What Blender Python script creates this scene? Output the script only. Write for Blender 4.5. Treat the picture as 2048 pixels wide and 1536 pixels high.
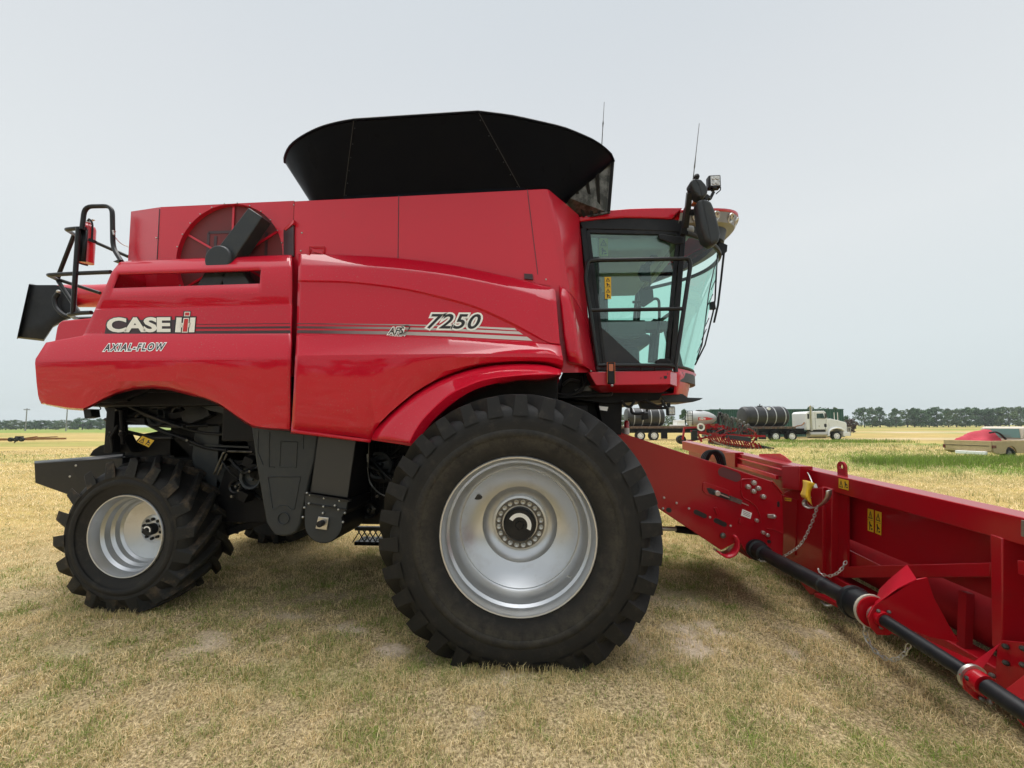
import bpy, bmesh, math, random
import numpy as np
from mathutils import Vector, Matrix

for _o in list(bpy.data.objects):
    bpy.data.objects.remove(_o)
SC = bpy.context.scene
COL = SC.collection
rad = math.radians

# ------------------------------------------------------------------ camera
CAM_H = 1.85
FPX = 769.0                      # focal length in pixels of the 2048 px wide photograph
YAW, PITCH, ROLL = rad(-3.9), rad(3.6), 0.0032
CY = 768 + 82 - FPX * math.tan(PITCH)          # the principal point lies a little below the middle of the picture
_F = Vector((math.sin(YAW) * math.cos(PITCH), math.cos(YAW) * math.cos(PITCH), math.sin(PITCH)))
_R0 = Vector((math.cos(YAW), -math.sin(YAW), 0))
_U0 = _R0.cross(_F)
_R = (_R0 * math.cos(ROLL) - _U0 * math.sin(ROLL)).normalized()
_U = _R.cross(_F).normalized()
CAM = Vector((0, 0, CAM_H))
cd = bpy.data.cameras.new('camera')
cam = bpy.data.objects.new('camera', cd)
COL.objects.link(cam)
cam.matrix_world = Matrix(((_R.x, _U.x, -_F.x, CAM.x), (_R.y, _U.y, -_F.y, CAM.y), (_R.z, _U.z, -_F.z, CAM.z), (0, 0, 0, 1)))
cd.sensor_width = 36.0
cd.lens = FPX / 2048 * 36
cd.shift_y = (CY - 768) / 2048
cd.clip_start = 0.05
cd.clip_end = 5000
SC.camera = cam

# ------------------------------------------------------------------ sky, sun, exposure
SUN_EL, SUN_AZ = rad(70), rad(335)
w = bpy.data.worlds.new('World')
SC.world = w
w.use_nodes = True
nt = w.node_tree
nt.nodes.clear()
out = nt.nodes.new('ShaderNodeOutputWorld')
mixs = nt.nodes.new('ShaderNodeMixShader')
bg1 = nt.nodes.new('ShaderNodeBackground'); bg1.inputs[1].default_value = 0.06
bg2 = nt.nodes.new('ShaderNodeBackground'); bg2.inputs[1].default_value = 1.0
sky = nt.nodes.new('ShaderNodeTexSky'); sky.sky_type = 'NISHITA'; sky.sun_disc = False
sky.sun_elevation = SUN_EL; sky.sun_rotation = SUN_AZ
nt.links.new(sky.outputs[0], bg1.inputs[0])
tc = nt.nodes.new('ShaderNodeTexCoord')
sep = nt.nodes.new('ShaderNodeSeparateXYZ'); nt.links.new(tc.outputs['Generated'], sep.inputs[0])
nz = nt.nodes.new('ShaderNodeTexNoise'); nz.inputs['Scale'].default_value = 1.6; nz.inputs['Detail'].default_value = 4
nt.links.new(tc.outputs['Generated'], nz.inputs['Vector'])
ma = nt.nodes.new('ShaderNodeMath'); ma.operation = 'MULTIPLY_ADD'; ma.inputs[1].default_value = 0.10; ma.inputs[2].default_value = -0.05
nt.links.new(nz.outputs[0], ma.inputs[0])
ad = nt.nodes.new('ShaderNodeMath'); ad.operation = 'ADD'
nt.links.new(sep.outputs[2], ad.inputs[0]); nt.links.new(ma.outputs[0], ad.inputs[1])
cr = nt.nodes.new('ShaderNodeValToRGB')
els = cr.color_ramp.elements
SKY = 0.72                                   # the picture is exposed for the machine, so the cloud is set a little lower
stops = ((0.0, (0.60, 0.675, 0.69)), (0.16, (0.68, 0.74, 0.75)), (0.38, (0.73, 0.765, 0.775)), (0.62, (0.67, 0.705, 0.73)), (0.77, (0.62, 0.665, 0.70)), (0.88, (1.3, 1.34, 1.38)), (1.0, (5.2, 5.25, 5.35)))
els[0].position = 0.0; els[0].color = (*[c * SKY for c in stops[0][1]], 1)
els[1].position = 1.0; els[1].color = (*[c * SKY for c in stops[-1][1]], 1)
for pos, c in stops[1:-1]:
    e = els.new(pos); e.color = (*[v * SKY for v in c], 1)
nt.links.new(ad.outputs[0], cr.inputs[0])
nt.links.new(cr.outputs[0], bg2.inputs[0])
mixs.inputs[0].default_value = 0.93
nt.links.new(bg1.outputs[0], mixs.inputs[1]); nt.links.new(bg2.outputs[0], mixs.inputs[2])
nt.links.new(mixs.outputs[0], out.inputs[0])

sl = bpy.data.lights.new('sun', 'SUN')
sl.energy = 1.5; sl.angle = rad(55); sl.color = (1.0, 0.96, 0.90)
sun = bpy.data.objects.new('sun', sl); COL.objects.link(sun)
sd = Vector((math.sin(SUN_AZ) * math.cos(SUN_EL), math.cos(SUN_AZ) * math.cos(SUN_EL), math.sin(SUN_EL)))
sun.rotation_euler = sd.to_track_quat('Z', 'Y').to_euler()
SC.view_settings.view_transform = 'Standard'
SC.view_settings.look = 'None'
SC.view_settings.exposure = 0.62
SC.view_settings.gamma = 1.0
SC.render.engine = 'CYCLES'
SC.cycles.max_bounces = 8
SC.cycles.transparent_max_bounces = 12
SC.cycles.use_denoising = True

# ------------------------------------------------------------------ pixel -> place
def ray(px, py):
    return _R * ((px - 1024) / FPX) + _U * ((CY - py) / FPX) + _F
def at(px, py, Y):
    d = ray(px, py); return CAM + d * (Y / d.y)
def atX(px, py, X):
    d = ray(px, py); return CAM + d * (X / d.x)
def atZ(px, py, Z):
    d = ray(px, py); return CAM + d * ((Z - CAM_H) / d.z)
def ground(px, py):
    return atZ(px, py, 0.0)
def atD(px, dist):                       # ground point in the direction of a pixel column
    d = ray(px, 850); d.z = 0; d /= d.dot(Vector((_F.x, _F.y, 0)).normalized())
    return Vector((d.x * dist, d.y * dist, 0))

# ------------------------------------------------------------------ materials
def mat(name, col, rough=0.5, metal=0.0, coat=0.0, col2=None, nscale=6.0, namt=0.5, dirt=None, dscale=3.0, dlo=0.55, dhi=0.75, bump=0.0, bscale=40.0, spec=0.5, rvar=0.0, coat_r=0.08, speck=None):
    m = bpy.data.materials.new(name); m.use_nodes = True
    t = m.node_tree; b = t.nodes['Principled BSDF']
    b.inputs['Base Color'].default_value = (*col, 1)
    b.inputs['Roughness'].default_value = rough
    b.inputs['Metallic'].default_value = metal
    b.inputs['Coat Weight'].default_value = coat
    b.inputs['Coat Roughness'].default_value = coat_r
    b.inputs['Specular IOR Level'].default_value = spec
    tc = t.nodes.new('ShaderNodeTexCoord')
    last = None
    if col2 is not None:
        n = t.nodes.new('ShaderNodeTexNoise'); n.inputs['Scale'].default_value = nscale; n.inputs['Detail'].default_value = 6
        n.inputs['Roughness'].default_value = 0.65
        t.links.new(tc.outputs['Object'], n.inputs['Vector'])
        r = t.nodes.new('ShaderNodeValToRGB')
        r.color_ramp.elements[0].position = 0.5 - namt / 2; r.color_ramp.elements[0].color = (*col, 1)
        r.color_ramp.elements[1].position = 0.5 + namt / 2; r.color_ramp.elements[1].color = (*col2, 1)
        t.links.new(n.outputs[0], r.inputs[0]); last = r.outputs[0]
    if dirt is not None:
        n = t.nodes.new('ShaderNodeTexNoise'); n.inputs['Scale'].default_value = dscale; n.inputs['Detail'].default_value = 9
        n.inputs['Roughness'].default_value = 0.7
        t.links.new(tc.outputs['Object'], n.inputs['Vector'])
        mr = t.nodes.new('ShaderNodeMapRange'); mr.inputs[1].default_value = dlo; mr.inputs[2].default_value = dhi
        t.links.new(n.outputs[0], mr.inputs[0])
        mx = t.nodes.new('ShaderNodeMix'); mx.data_type = 'RGBA'
        t.links.new(mr.outputs[0], mx.inputs[0])
        if last is not None: t.links.new(last, mx.inputs[6])
        else: mx.inputs[6].default_value = (*col, 1)
        mx.inputs[7].default_value = (*dirt, 1); last = mx.outputs[2]
    if speck is not None:                    # fine dust specks
        n = t.nodes.new('ShaderNodeTexNoise'); n.inputs['Scale'].default_value = 75; n.inputs['Detail'].default_value = 3
        t.links.new(tc.outputs['Object'], n.inputs['Vector'])
        n2 = t.nodes.new('ShaderNodeTexNoise'); n2.inputs['Scale'].default_value = 1.7; n2.inputs['Detail'].default_value = 5
        t.links.new(tc.outputs['Object'], n2.inputs['Vector'])
        mr = t.nodes.new('ShaderNodeMapRange'); mr.inputs[1].default_value = 0.60; mr.inputs[2].default_value = 0.74; mr.inputs[4].default_value = 0.9
        t.links.new(n.outputs[0], mr.inputs[0])
        mm = t.nodes.new('ShaderNodeMath'); mm.operation = 'MULTIPLY'; t.links.new(mr.outputs[0], mm.inputs[0]); t.links.new(n2.outputs[0], mm.inputs[1])
        mx = t.nodes.new('ShaderNodeMix'); mx.data_type = 'RGBA'; t.links.new(mm.outputs[0], mx.inputs[0]); t.links.new(last, mx.inputs[6]); mx.inputs[7].default_value = (*speck, 1); last = mx.outputs[2]
    if last is not None: t.links.new(last, b.inputs['Base Color'])
    if rvar > 0:
        n = t.nodes.new('ShaderNodeTexNoise'); n.inputs['Scale'].default_value = 5; n.inputs['Detail'].default_value = 6
        t.links.new(tc.outputs['Object'], n.inputs['Vector'])
        mr = t.nodes.new('ShaderNodeMapRange'); mr.inputs[1].default_value = 0.3; mr.inputs[2].default_value = 0.7
        mr.inputs[3].default_value = rough - rvar; mr.inputs[4].default_value = rough + rvar
        t.links.new(n.outputs[0], mr.inputs[0]); t.links.new(mr.outputs[0], b.inputs['Roughness'])
    if bump > 0:
        n = t.nodes.new('ShaderNodeTexNoise'); n.inputs['Scale'].default_value = bscale; n.inputs['Detail'].default_value = 5
        t.links.new(tc.outputs['Object'], n.inputs['Vector'])
        bp = t.nodes.new('ShaderNodeBump'); bp.inputs['Strength'].default_value = bump; bp.inputs['Distance'].default_value = 0.01
        t.links.new(n.outputs[0], bp.inputs['Height']); t.links.new(bp.outputs[0], b.inputs['Normal'])
    return m

M = {}
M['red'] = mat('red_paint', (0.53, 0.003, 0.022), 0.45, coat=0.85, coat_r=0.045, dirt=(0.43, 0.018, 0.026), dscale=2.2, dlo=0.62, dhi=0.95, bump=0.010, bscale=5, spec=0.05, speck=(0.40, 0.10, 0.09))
M['red_matt'] = mat('red_powder_coat', (0.58, 0.008, 0.028), 0.5, coat=1.0, coat_r=0.24, dirt=(0.42, 0.028, 0.032), dscale=3, dlo=0.58, dhi=0.95, bump=0.02, bscale=60, spec=0.1)
M['red_dark'] = mat('header_red_shaded', (0.31, 0.002, 0.008), 0.5, coat=0.7, coat_r=0.12, dirt=(0.24, 0.012, 0.014), dscale=4, dlo=0.55, dhi=0.9, bump=0.03, bscale=30, spec=0.1)  # machine red darkened to stand for the header faces getting less light
M['red_dull'] = mat('dull_red_paint', (0.24, 0.003, 0.007), 0.6, dirt=(0.15, 0.012, 0.012), dscale=4, dlo=0.5, dhi=0.85, spec=0.15)  # dull finish; tone also darkened to stand for shade in the header trough
M['screen'] = mat('perforated_screen', (0.17, 0.018, 0.022), 0.6, col2=(0.13, 0.02, 0.022), nscale=8)
M['chain'] = mat('dull_zinc_chain', (0.52, 0.52, 0.50), 0.35, metal=0.75)
M['black'] = mat('black_plastic', (0.007, 0.008, 0.010), 0.45, dirt=(0.032, 0.031, 0.03), dscale=4, dlo=0.5, dhi=0.9, rvar=0.1, spec=0.3)
M['black_metal'] = mat('black_painted_steel', (0.009, 0.010, 0.011), 0.38, dirt=(0.04, 0.034, 0.028), dscale=6, dlo=0.55, dhi=0.9, rvar=0.08, spec=0.35)
M['chassis'] = mat('chassis_black', (0.005, 0.005, 0.006), 0.5, dirt=(0.018, 0.016, 0.013), dscale=5, dlo=0.5, dhi=0.85, spec=0.18)
M['grey_plastic'] = mat('charcoal_plastic', (0.030, 0.035, 0.039), 0.42, dirt=(0.058, 0.056, 0.05), dscale=7, dlo=0.52, dhi=0.9, bump=0.02, bscale=120, spec=0.3)
M['hopper'] = mat('hopper_black_sheet', (0.004, 0.005, 0.0085), 0.34, dirt=(0.007, 0.008, 0.011), dscale=3, dlo=0.5, dhi=0.9, rvar=0.08, bump=0.02, bscale=3, spec=0.04)
M['rubber'] = mat('tyre_rubber', (0.009, 0.009, 0.009), 0.62, col2=(0.014, 0.0135, 0.013), nscale=9, dirt=(0.042, 0.037, 0.029), dscale=9, dlo=0.54, dhi=0.82, bump=0.12, bscale=70, spec=0.3)
M['rubber_mud'] = mat('tyre_rubber_dusty', (0.016, 0.016, 0.015), 0.7, dirt=(0.10, 0.072, 0.045), dscale=5, dlo=0.5, dhi=0.70, bump=0.15, bscale=50, spec=0.3)
M['silver'] = mat('silver_wheel_paint', (0.56, 0.575, 0.59), 0.33, metal=0.82, coat=0.2, dirt=(0.42, 0.41, 0.39), dscale=6, dlo=0.55, dhi=0.9, rvar=0.05, bump=0.01, bscale=150)
M['steel'] = mat('zinc_steel', (0.55, 0.54, 0.50), 0.35, metal=0.9, dirt=(0.3, 0.26, 0.2), dscale=40, dlo=0.55, dhi=0.8)
M['yellow'] = mat('warning_yellow', (0.72, 0.46, 0.02), 0.45)
M['ink'] = mat('black_ink', (0.012, 0.012, 0.014), 0.4)
M['white'] = mat('white_vinyl', (0.88, 0.88, 0.86), 0.4)
M['cream'] = mat('cream_vinyl', (0.88, 0.87, 0.80), 0.4)
M['stripe_dark'] = mat('stripe_dark_vinyl', (0.05, 0.022, 0.028), 0.38)
M['decal_red'] = mat('decal_red', (0.55, 0.02, 0.02), 0.4)
M['orange'] = mat('amber_lens', (0.42, 0.10, 0.02), 0.2, coat=0.5)
M['lamp'] = mat('lamp_reflector', (0.75, 0.75, 0.72), 0.15, metal=0.6, col2=(0.35, 0.35, 0.34), nscale=40, namt=0.2)
M['beige_lamp'] = mat('lamp_housing', (0.20, 0.17, 0.13), 0.3, metal=0.5)
M['grey_int'] = mat('cab_headliner', (0.26, 0.275, 0.28), 0.75)
M['dark_int'] = mat('cab_trim', (0.06, 0.065, 0.068), 0.6)
M['ext_red'] = mat('extinguisher_red', (0.55, 0.012, 0.02), 0.25, coat=0.6)
M['dirt_steel'] = mat('bare_sheet', (0.16, 0.155, 0.14), 0.35, metal=0.7, col2=(0.05, 0.05, 0.045), nscale=7, namt=0.15)

def glass_mat(name, tint, refl=0.12, base=0.09):
    m = bpy.data.materials.new(name); m.use_nodes = True
    t = m.node_tree; t.nodes.clear()
    o = t.nodes.new('ShaderNodeOutputMaterial'); mx = t.nodes.new('ShaderNodeMixShader')
    tr = t.nodes.new('ShaderNodeBsdfTransparent'); tr.inputs[0].default_value = (*tint, 1)
    gl = t.nodes.new('ShaderNodeBsdfGlossy'); gl.inputs['Roughness'].default_value = 0.02; gl.inputs[0].default_value = (0.9, 0.95, 0.95, 1)
    fr = t.nodes.new('ShaderNodeFresnel'); fr.inputs[0].default_value = 1.45
    ml = t.nodes.new('ShaderNodeMath'); ml.operation = 'MULTIPLY_ADD'; ml.inputs[1].default_value = refl * 5; ml.inputs[2].default_value = base
    t.links.new(fr.outputs[0], ml.inputs[0]); t.links.new(ml.outputs[0], mx.inputs[0])
    t.links.new(tr.outputs[0], mx.inputs[1]); t.links.new(gl.outputs[0], mx.inputs[2]); t.links.new(mx.outputs[0], o.inputs[0])
    return m
M['glass'] = glass_mat('green_tinted_glass', (0.80, 0.97, 0.92), 0.10, 0.06)
M['glass_front'] = glass_mat('windscreen_glass', (0.76, 0.975, 0.90), 0.06, 0.03)

# striped vinyl that fades from charcoal to silver along the machine (a printed fade)
def fade_mat(name, x0, x1, ca, cb):
    m = bpy.data.materials.new(name); m.use_nodes = True
    t = m.node_tree; b = t.nodes['Principled BSDF']; b.inputs['Roughness'].default_value = 0.35
    tc = t.nodes.new('ShaderNodeTexCoord'); s = t.nodes.new('ShaderNodeSeparateXYZ'); t.links.new(tc.outputs['Object'], s.inputs[0])
    mr = t.nodes.new('ShaderNodeMapRange'); mr.inputs[1].default_value = x0; mr.inputs[2].default_value = x1
    t.links.new(s.outputs[0], mr.inputs[0])
    mx = t.nodes.new('ShaderNodeMix'); mx.data_type = 'RGBA'; t.links.new(mr.outputs[0], mx.inputs[0])
    mx.inputs[6].default_value = (*ca, 1); mx.inputs[7].default_value = (*cb, 1)
    t.links.new(mx.outputs[2], b.inputs['Base Color'])
    return m

# ------------------------------------------------------------------ mesh builder
OFS = {}
def _lin(a, b, t): return a + (b - a) * t
class MB:
    def __init__(s): s.v = []; s.f = []; s.m = []
    def add(s, vs, fs, mi=0):
        b = len(s.v); s.v += [Vector(p) for p in vs]
        for f in fs: s.f.append([b + i for i in f]); s.m.append(mi)
    def box(s, x0, x1, y0, y1, z0, z1, mi=0):
        s.add([(x0, y0, z0), (x1, y0, z0), (x1, y1, z0), (x0, y1, z0), (x0, y0, z1), (x1, y0, z1), (x1, y1, z1), (x0, y1, z1)],
              [(0, 3, 2, 1), (4, 5, 6, 7), (0, 1, 5, 4), (1, 2, 6, 5), (2, 3, 7, 6), (3, 0, 4, 7)], mi)
    def prism(s, pts, vec, mi=0, scale=1.0):
        n = len(pts); vec = Vector(vec); pts = [Vector(p) for p in pts]
        c = sum(pts, Vector()) / n
        s.add(pts + [c + (p - c) * scale + vec for p in pts],
              [tuple(range(n))[::-1], tuple(range(n, 2 * n))] + [(i, (i + 1) % n, n + (i + 1) % n, n + i) for i in range(n)], mi)
    def bar(s, a, b, wx, wz, up=(0, 0, 1), mi=0):
        a = Vector(a); b = Vector(b); d = (b - a).normalized(); sx = d.cross(Vector(up)).normalized() * (wx / 2); sz = sx.cross(d).normalized() * (wz / 2)
        q = [a - sx - sz, a + sx - sz, a + sx + sz, a - sx + sz]
        s.prism(q, b - a, mi)
    def tube(s, path, r, n=10, closed=False, mi=0, cap=True):
        P = [Vector(p) for p in path]; k = len(P)
        rs = r if isinstance(r, (list, tuple)) else [r] * k
        T = []
        for i in range(k):
            if closed: d = P[(i + 1) % k] - P[i - 1]
            else: d = P[min(i + 1, k - 1)] - P[max(i - 1, 0)]
            T.append(d.normalized() if d.length > 1e-9 else Vector((0, 0, 1)))
        up = Vector((0, 0, 1)) if abs(T[0].z) < 0.9 else Vector((1, 0, 0))
        N = T[0].cross(up).normalized(); vs = []
        for i in range(k):
            N = (N - T[i] * N.dot(T[i])).normalized(); B = T[i].cross(N)
            for j in range(n):
                a = 2 * math.pi * j / n; vs.append(P[i] + (N * math.cos(a) + B * math.sin(a)) * rs[i])
        fs = []
        for i in range(k if closed else k - 1):
            i2 = (i + 1) % k
            for j in range(n):
                j2 = (j + 1) % n; fs.append((i * n + j, i * n + j2, i2 * n + j2, i2 * n + j))
        if cap and not closed: fs += [tuple(range(n))[::-1], tuple(range((k - 1) * n, k * n))]
        s.add(vs, fs, mi)
    def lathe(s, prof, c, axis='Y', n=48, mi=0, closed=False):
        c = Vector(c); vs = []
        for r, h in prof:
            for j in range(n):
                a = 2 * math.pi * j / n; ca, sa = math.cos(a) * r, math.sin(a) * r
                if axis == 'Y': q = (ca, h, sa)
                elif axis == 'Z': q = (ca, sa, h)
                else: q = (h, ca, sa)
                vs.append(c + Vector(q))
        fs = []; k = len(prof)
        for i in range(k if closed else k - 1):
            i2 = (i + 1) % k
            for j in range(n):
                j2 = (j + 1) % n; fs.append((i * n + j, i * n + j2, i2 * n + j2, i2 * n + j))
        s.add(vs, fs, mi)
    def cyl(s, c, r, h, axis='Y', n=16, mi=0):
        s.lathe([(0.0001, 0), (r, 0), (r, h), (0.0001, h)], c, axis, n, mi)
    def grid(s, rows, mi=0, skip=None):
        n = len(rows[0]); vs = [p for r in rows for p in r]; fs = []
        for i in range(len(rows) - 1):
            for j in range(n - 1):
                if skip and skip(i, j): continue
                fs.append((i * n + j, i * n + j + 1, (i + 1) * n + j + 1, (i + 1) * n + j))
        s.add(vs, fs, mi)
    def ball(s, c, r, n=12, mi=0):
        r = Vector(r) if not isinstance(r, (int, float)) else Vector((r, r, r)); c = Vector(c); vs = []; k = n // 2
        for i in range(k + 1):
            t = math.pi * i / k
            for j in range(n):
                a = 2 * math.pi * j / n
                vs.append(c + Vector((r.x * math.sin(t) * math.cos(a), r.y * math.sin(t) * math.sin(a), r.z * math.cos(t))))
        s.add(vs, [(i * n + j, i * n + (j + 1) % n, (i + 1) * n + (j + 1) % n, (i + 1) * n + j) for i in range(k) for j in range(n)], mi)
    def build(s, name, mats, parent=None, smooth=35, bevel=0, seg=2, solid=0, solid_off=-1, weld=True, ofs=None, face=None):
        if not isinstance(mats, (list, tuple)): mats = [mats]
        if ofs is None: ofs = OFS.get(parent.name, Vector()) if parent else Vector()
        me = bpy.data.meshes.new(name)
        me.from_pydata([tuple(p - ofs) for p in s.v], [], s.f)
        for m_ in mats: me.materials.append(m_)
        me.polygons.foreach_set('material_index', s.m)
        bm = bmesh.new(); bm.from_mesh(me)
        if weld: bmesh.ops.remove_doubles(bm, verts=bm.verts, dist=1e-5)
        bmesh.ops.recalc_face_normals(bm, faces=bm.faces)
        if face is not None:
            fv = Vector(face)
            if sum((f.normal.dot(fv) * f.calc_area() for f in bm.faces), 0.0) < 0: bmesh.ops.reverse_faces(bm, faces=bm.faces)
        bm.to_mesh(me); bm.free()
        if smooth:
            me.polygons.foreach_set('use_smooth', [True] * len(me.polygons))
            me.set_sharp_from_angle(angle=rad(smooth))
        o = bpy.data.objects.new(name, me); COL.objects.link(o)
        if parent: o.parent = parent
        OFS[o.name] = ofs
        if solid:
            md = o.modifiers.new('s', 'SOLIDIFY'); md.thickness = solid; md.offset = solid_off
        if bevel:
            md = o.modifiers.new('b', 'BEVEL'); md.width = bevel; md.segments = seg; md.limit_method = 'ANGLE'; md.angle_limit = rad(35)
        return o

    def split(s, name, mats, parent=None, **kw):       # one object for each separate piece
        par = list(range(len(s.v)))
        def find(a):
            while par[a] != a: par[a] = par[par[a]]; a = par[a]
            return a
        for f in s.f:
            for i in f[1:]: par[find(i)] = find(f[0])
        groups = {}
        for f, mi in zip(s.f, s.m): groups.setdefault(find(f[0]), []).append((f, mi))
        res = []
        for g in groups.values():
            idx = {}; b = MB()
            for f, mi in g:
                for i in f:
                    if i not in idx: idx[i] = len(idx); b.v.append(s.v[i])
                b.f.append([idx[i] for i in f]); b.m.append(mi)
            res.append(b.build(name, mats, parent, **kw))
        return res

def tag(o, label=None, cat=None, group=None, kind=None):
    if label: o['label'] = label
    if cat: o['category'] = cat
    if group: o['group'] = group
    if kind: o['kind'] = kind
    return o
def thing(name, label, cat, loc, group=None, rz=0):
    o = bpy.data.objects.new(name, None); COL.objects.link(o); o.location = loc; o.rotation_euler = (0, 0, rz)
    o.empty_display_size = 0.2
    OFS[o.name] = Vector(loc) if rz == 0 else Vector()
    return tag(o, label, cat, group)
def copy_tree(o, parent=None):
    c = o.copy(); COL.objects.link(c)
    if parent: c.parent = parent
    for ch in list(o.children): copy_tree(ch, c)
    OFS[c.name] = OFS.get(o.name, Vector())
    return c

def resample(pts, n):                    # polyline sampled at n even steps of its length
    pts = [Vector(p) for p in pts]; L = [0]
    for a, b in zip(pts, pts[1:]): L.append(L[-1] + (b - a).length)
    res = []; k = 0
    for i in range(n):
        t = L[-1] * i / (n - 1)
        while k < len(L) - 2 and L[k + 1] < t: k += 1
        d = L[k + 1] - L[k]; res.append(pts[k].lerp(pts[k + 1], (t - L[k]) / d if d > 0 else 0))
    return res
def smooth_curve(pts, n):                # Catmull-Rom through pts
    P = [Vector(p) for p in pts]; P = [P[0] * 2 - P[1]] + P + [P[-1] * 2 - P[-2]]
    res = []
    for i in range(1, len(P) - 2):
        for k in range(n):
            t = k / n; a, b, c, d = P[i - 1], P[i], P[i + 1], P[i + 2]
            res.append(0.5 * ((2 * b) + (c - a) * t + (2 * a - 5 * b + 4 * c - d) * t * t + (3 * b - a - 3 * c + d) * t ** 3))
    res.append(P[-2]); return res
def fillet(path, r, k=5):                # rounded corners for a tube path
    P = [Vector(p) for p in path]; res = [P[0]]
    for i in range(1, len(P) - 1):
        a, b, c = P[i - 1], P[i], P[i + 1]
        rr = min(r, (a - b).length * 0.45, (c - b).length * 0.45)
        p0 = b + (a - b).normalized() * rr; p1 = b + (c - b).normalized() * rr
        for j in range(k + 1):
            t = j / k; res.append(p0.lerp(b, t).lerp(b.lerp(p1, t), t))
    res.append(P[-1]); return res
def curve_px(pts, n, smooth=True):       # pixel curve resampled to n columns
    v = [Vector((p[0], p[1], 0)) for p in pts]
    if smooth and len(v) > 2: v = smooth_curve(v, 8)
    return [(p.x, p.y) for p in resample(v, n)]

# ------------------------------------------------------------------ lettering
_txt = {}
def text2d(s, shear=0.0, offset=0.0, space=1.0):
    key = (s, shear, offset, space)
    if key in _txt: return _txt[key]
    cu = bpy.data.curves.new('t', 'FONT'); cu.body = s; cu.shear = shear; cu.offset = offset; cu.space_character = space; cu.resolution_u = 4
    ob = bpy.data.objects.new('t', cu); COL.objects.link(ob)
    dg = bpy.context.evaluated_depsgraph_get()
    me = bpy.data.meshes.new_from_object(ob.evaluated_get(dg))
    vs = [v.co.copy() for v in me.vertices]; fs = [tuple(p.vertices) for p in me.polygons]
    bpy.data.objects.remove(ob); bpy.data.curves.remove(cu); bpy.data.meshes.remove(me)
    _txt[key] = (vs, fs); return vs, fs
def put_text(mb, s, O, ux, uy, shear=0.0, offset=0.0, space=1.0, mi=0, ref=None, shift=Vector((0, 0, 0))):
    vs, fs = text2d(s, shear, offset, space)
    rv = text2d(s, shear, ref if ref is not None else offset, space)[0]
    x0 = min(v.x for v in rv); x1 = max(v.x for v in rv); y0 = min(v.y for v in rv); y1 = max(v.y for v in rv)
    mb.add([O + ux * ((v.x - x0) / (x1 - x0)) + uy * ((v.y - y0) / (y1 - y0)) + shift for v in vs], fs, mi)

# ================================================================== COMBINE HARVESTER
YC = 4.9                                     # centre line of the machine (it stands along X)
comb = thing('combine_harvester', 'big red combine harvester with black hopper on top and silver wheels', 'combine harvester', (0, YC, 0))

def rows_px(spec, n, smooth=True):
    return [[at(px, py, Y) for px, py in curve_px(c, n, smooth)] for c, Y in spec]

# ---- rear side panel (sheet with a slot near its top)
NR = 72
rear_spec = [
    ([(250, 522), (420, 515), (582, 509)], 3.50),
    ([(238, 524), (420, 517), (583, 511)], 3.47),
    ([(224, 541), (400, 536), (583, 530)], 3.375),
    ([(220, 548), (400, 542), (583, 536)], 3.360),
    ([(208, 577), (400, 571), (583, 565)], 3.350),
    ([(198, 598), (400, 592), (583, 587)], 3.352),
    ([(189, 617), (400, 612), (583, 607)], 3.368),
    ([(188, 620), (400, 614), (583, 609)], 3.345),
    ([(167, 667), (380, 667), (582, 667)], 3.345),
    ([(164, 671), (380, 670.5), (582, 670)], 3.330),
    ([(92, 685), (134, 683), (300, 684), (582, 685)], 3.305),
    ([(71, 718), (300, 714), (580, 711)], 3.245),
    ([(70, 726), (300, 722), (580, 720)], 3.243),
    ([(73, 765), (300, 762), (579, 764)], 3.275),
    ([(76, 790), (180, 792), (260, 771), (320, 770), (400, 785), (460, 806), (520, 830), (579, 836)], 3.315),
    ([(79, 801), (92, 808), (136, 815), (166, 817), (184, 809), (206, 797), (236, 783), (271, 774), (306, 772.5), (341, 776), (376, 785), (410, 795), (439, 807), (478, 834), (504, 850), (530, 855), (579, 858)], 3.345),
    ([(80, 803), (92, 810), (136, 819), (166, 821.5), (184, 814), (206, 802), (236, 788), (271, 779), (306, 777.5), (341, 781), (376, 790), (410, 798), (439, 810), (478, 838), (504, 855), (530, 859), (579, 862)], 3.40),
]
rows = []
for i, (c, Y) in enumerate(rear_spec):
    cc = curve_px(c, NR, smooth=(i not in (15, 16)))
    r = [at(px, py, Y) for px, py in cc]
    # round the rear corner away from the side
    a = r[0]
    wrap = [a + Vector((0.10 if i < 10 else 0.02, 0.55, 0)), a + Vector((0.0, 0.14, 0)), a + Vector((-0.01, 0.03, 0))]
    if i < 10: r[0] = a + Vector((0.0, 0.006, 0))
    rows.append(wrap + r)
slotcols = {}
cols_px = [curve_px(rear_spec[3][0], NR, True), curve_px(rear_spec[4][0], NR, True)]
def skip_slot(i, j):
    if i != 3: return False
    k = j - 3
    if k < 0 or k >= NR - 1: return False
    m = (cols_px[0][k][0] + cols_px[0][k + 1][0] + cols_px[1][k][0] + cols_px[1][k + 1][0]) / 4
    return 231 < m < 520
mb = MB(); mb.grid(rows, skip=skip_slot)
rear_panel = mb.build('rear_side_panel', M['red'], comb, smooth=22, solid=0.025, bevel=0, face=(0, -1, 0))

# small hood corner behind the rear panel
mb = MB()
mb.prism([at(x, y, 3.5) for x, y in ((106, 690), (112, 655), (116, 645), (124, 640), (184, 635), (190, 690))], (0.12, 2.7, -0.02))
mb.build('rear_hood', M['red'], comb, bevel=0.02, seg=3)

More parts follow.
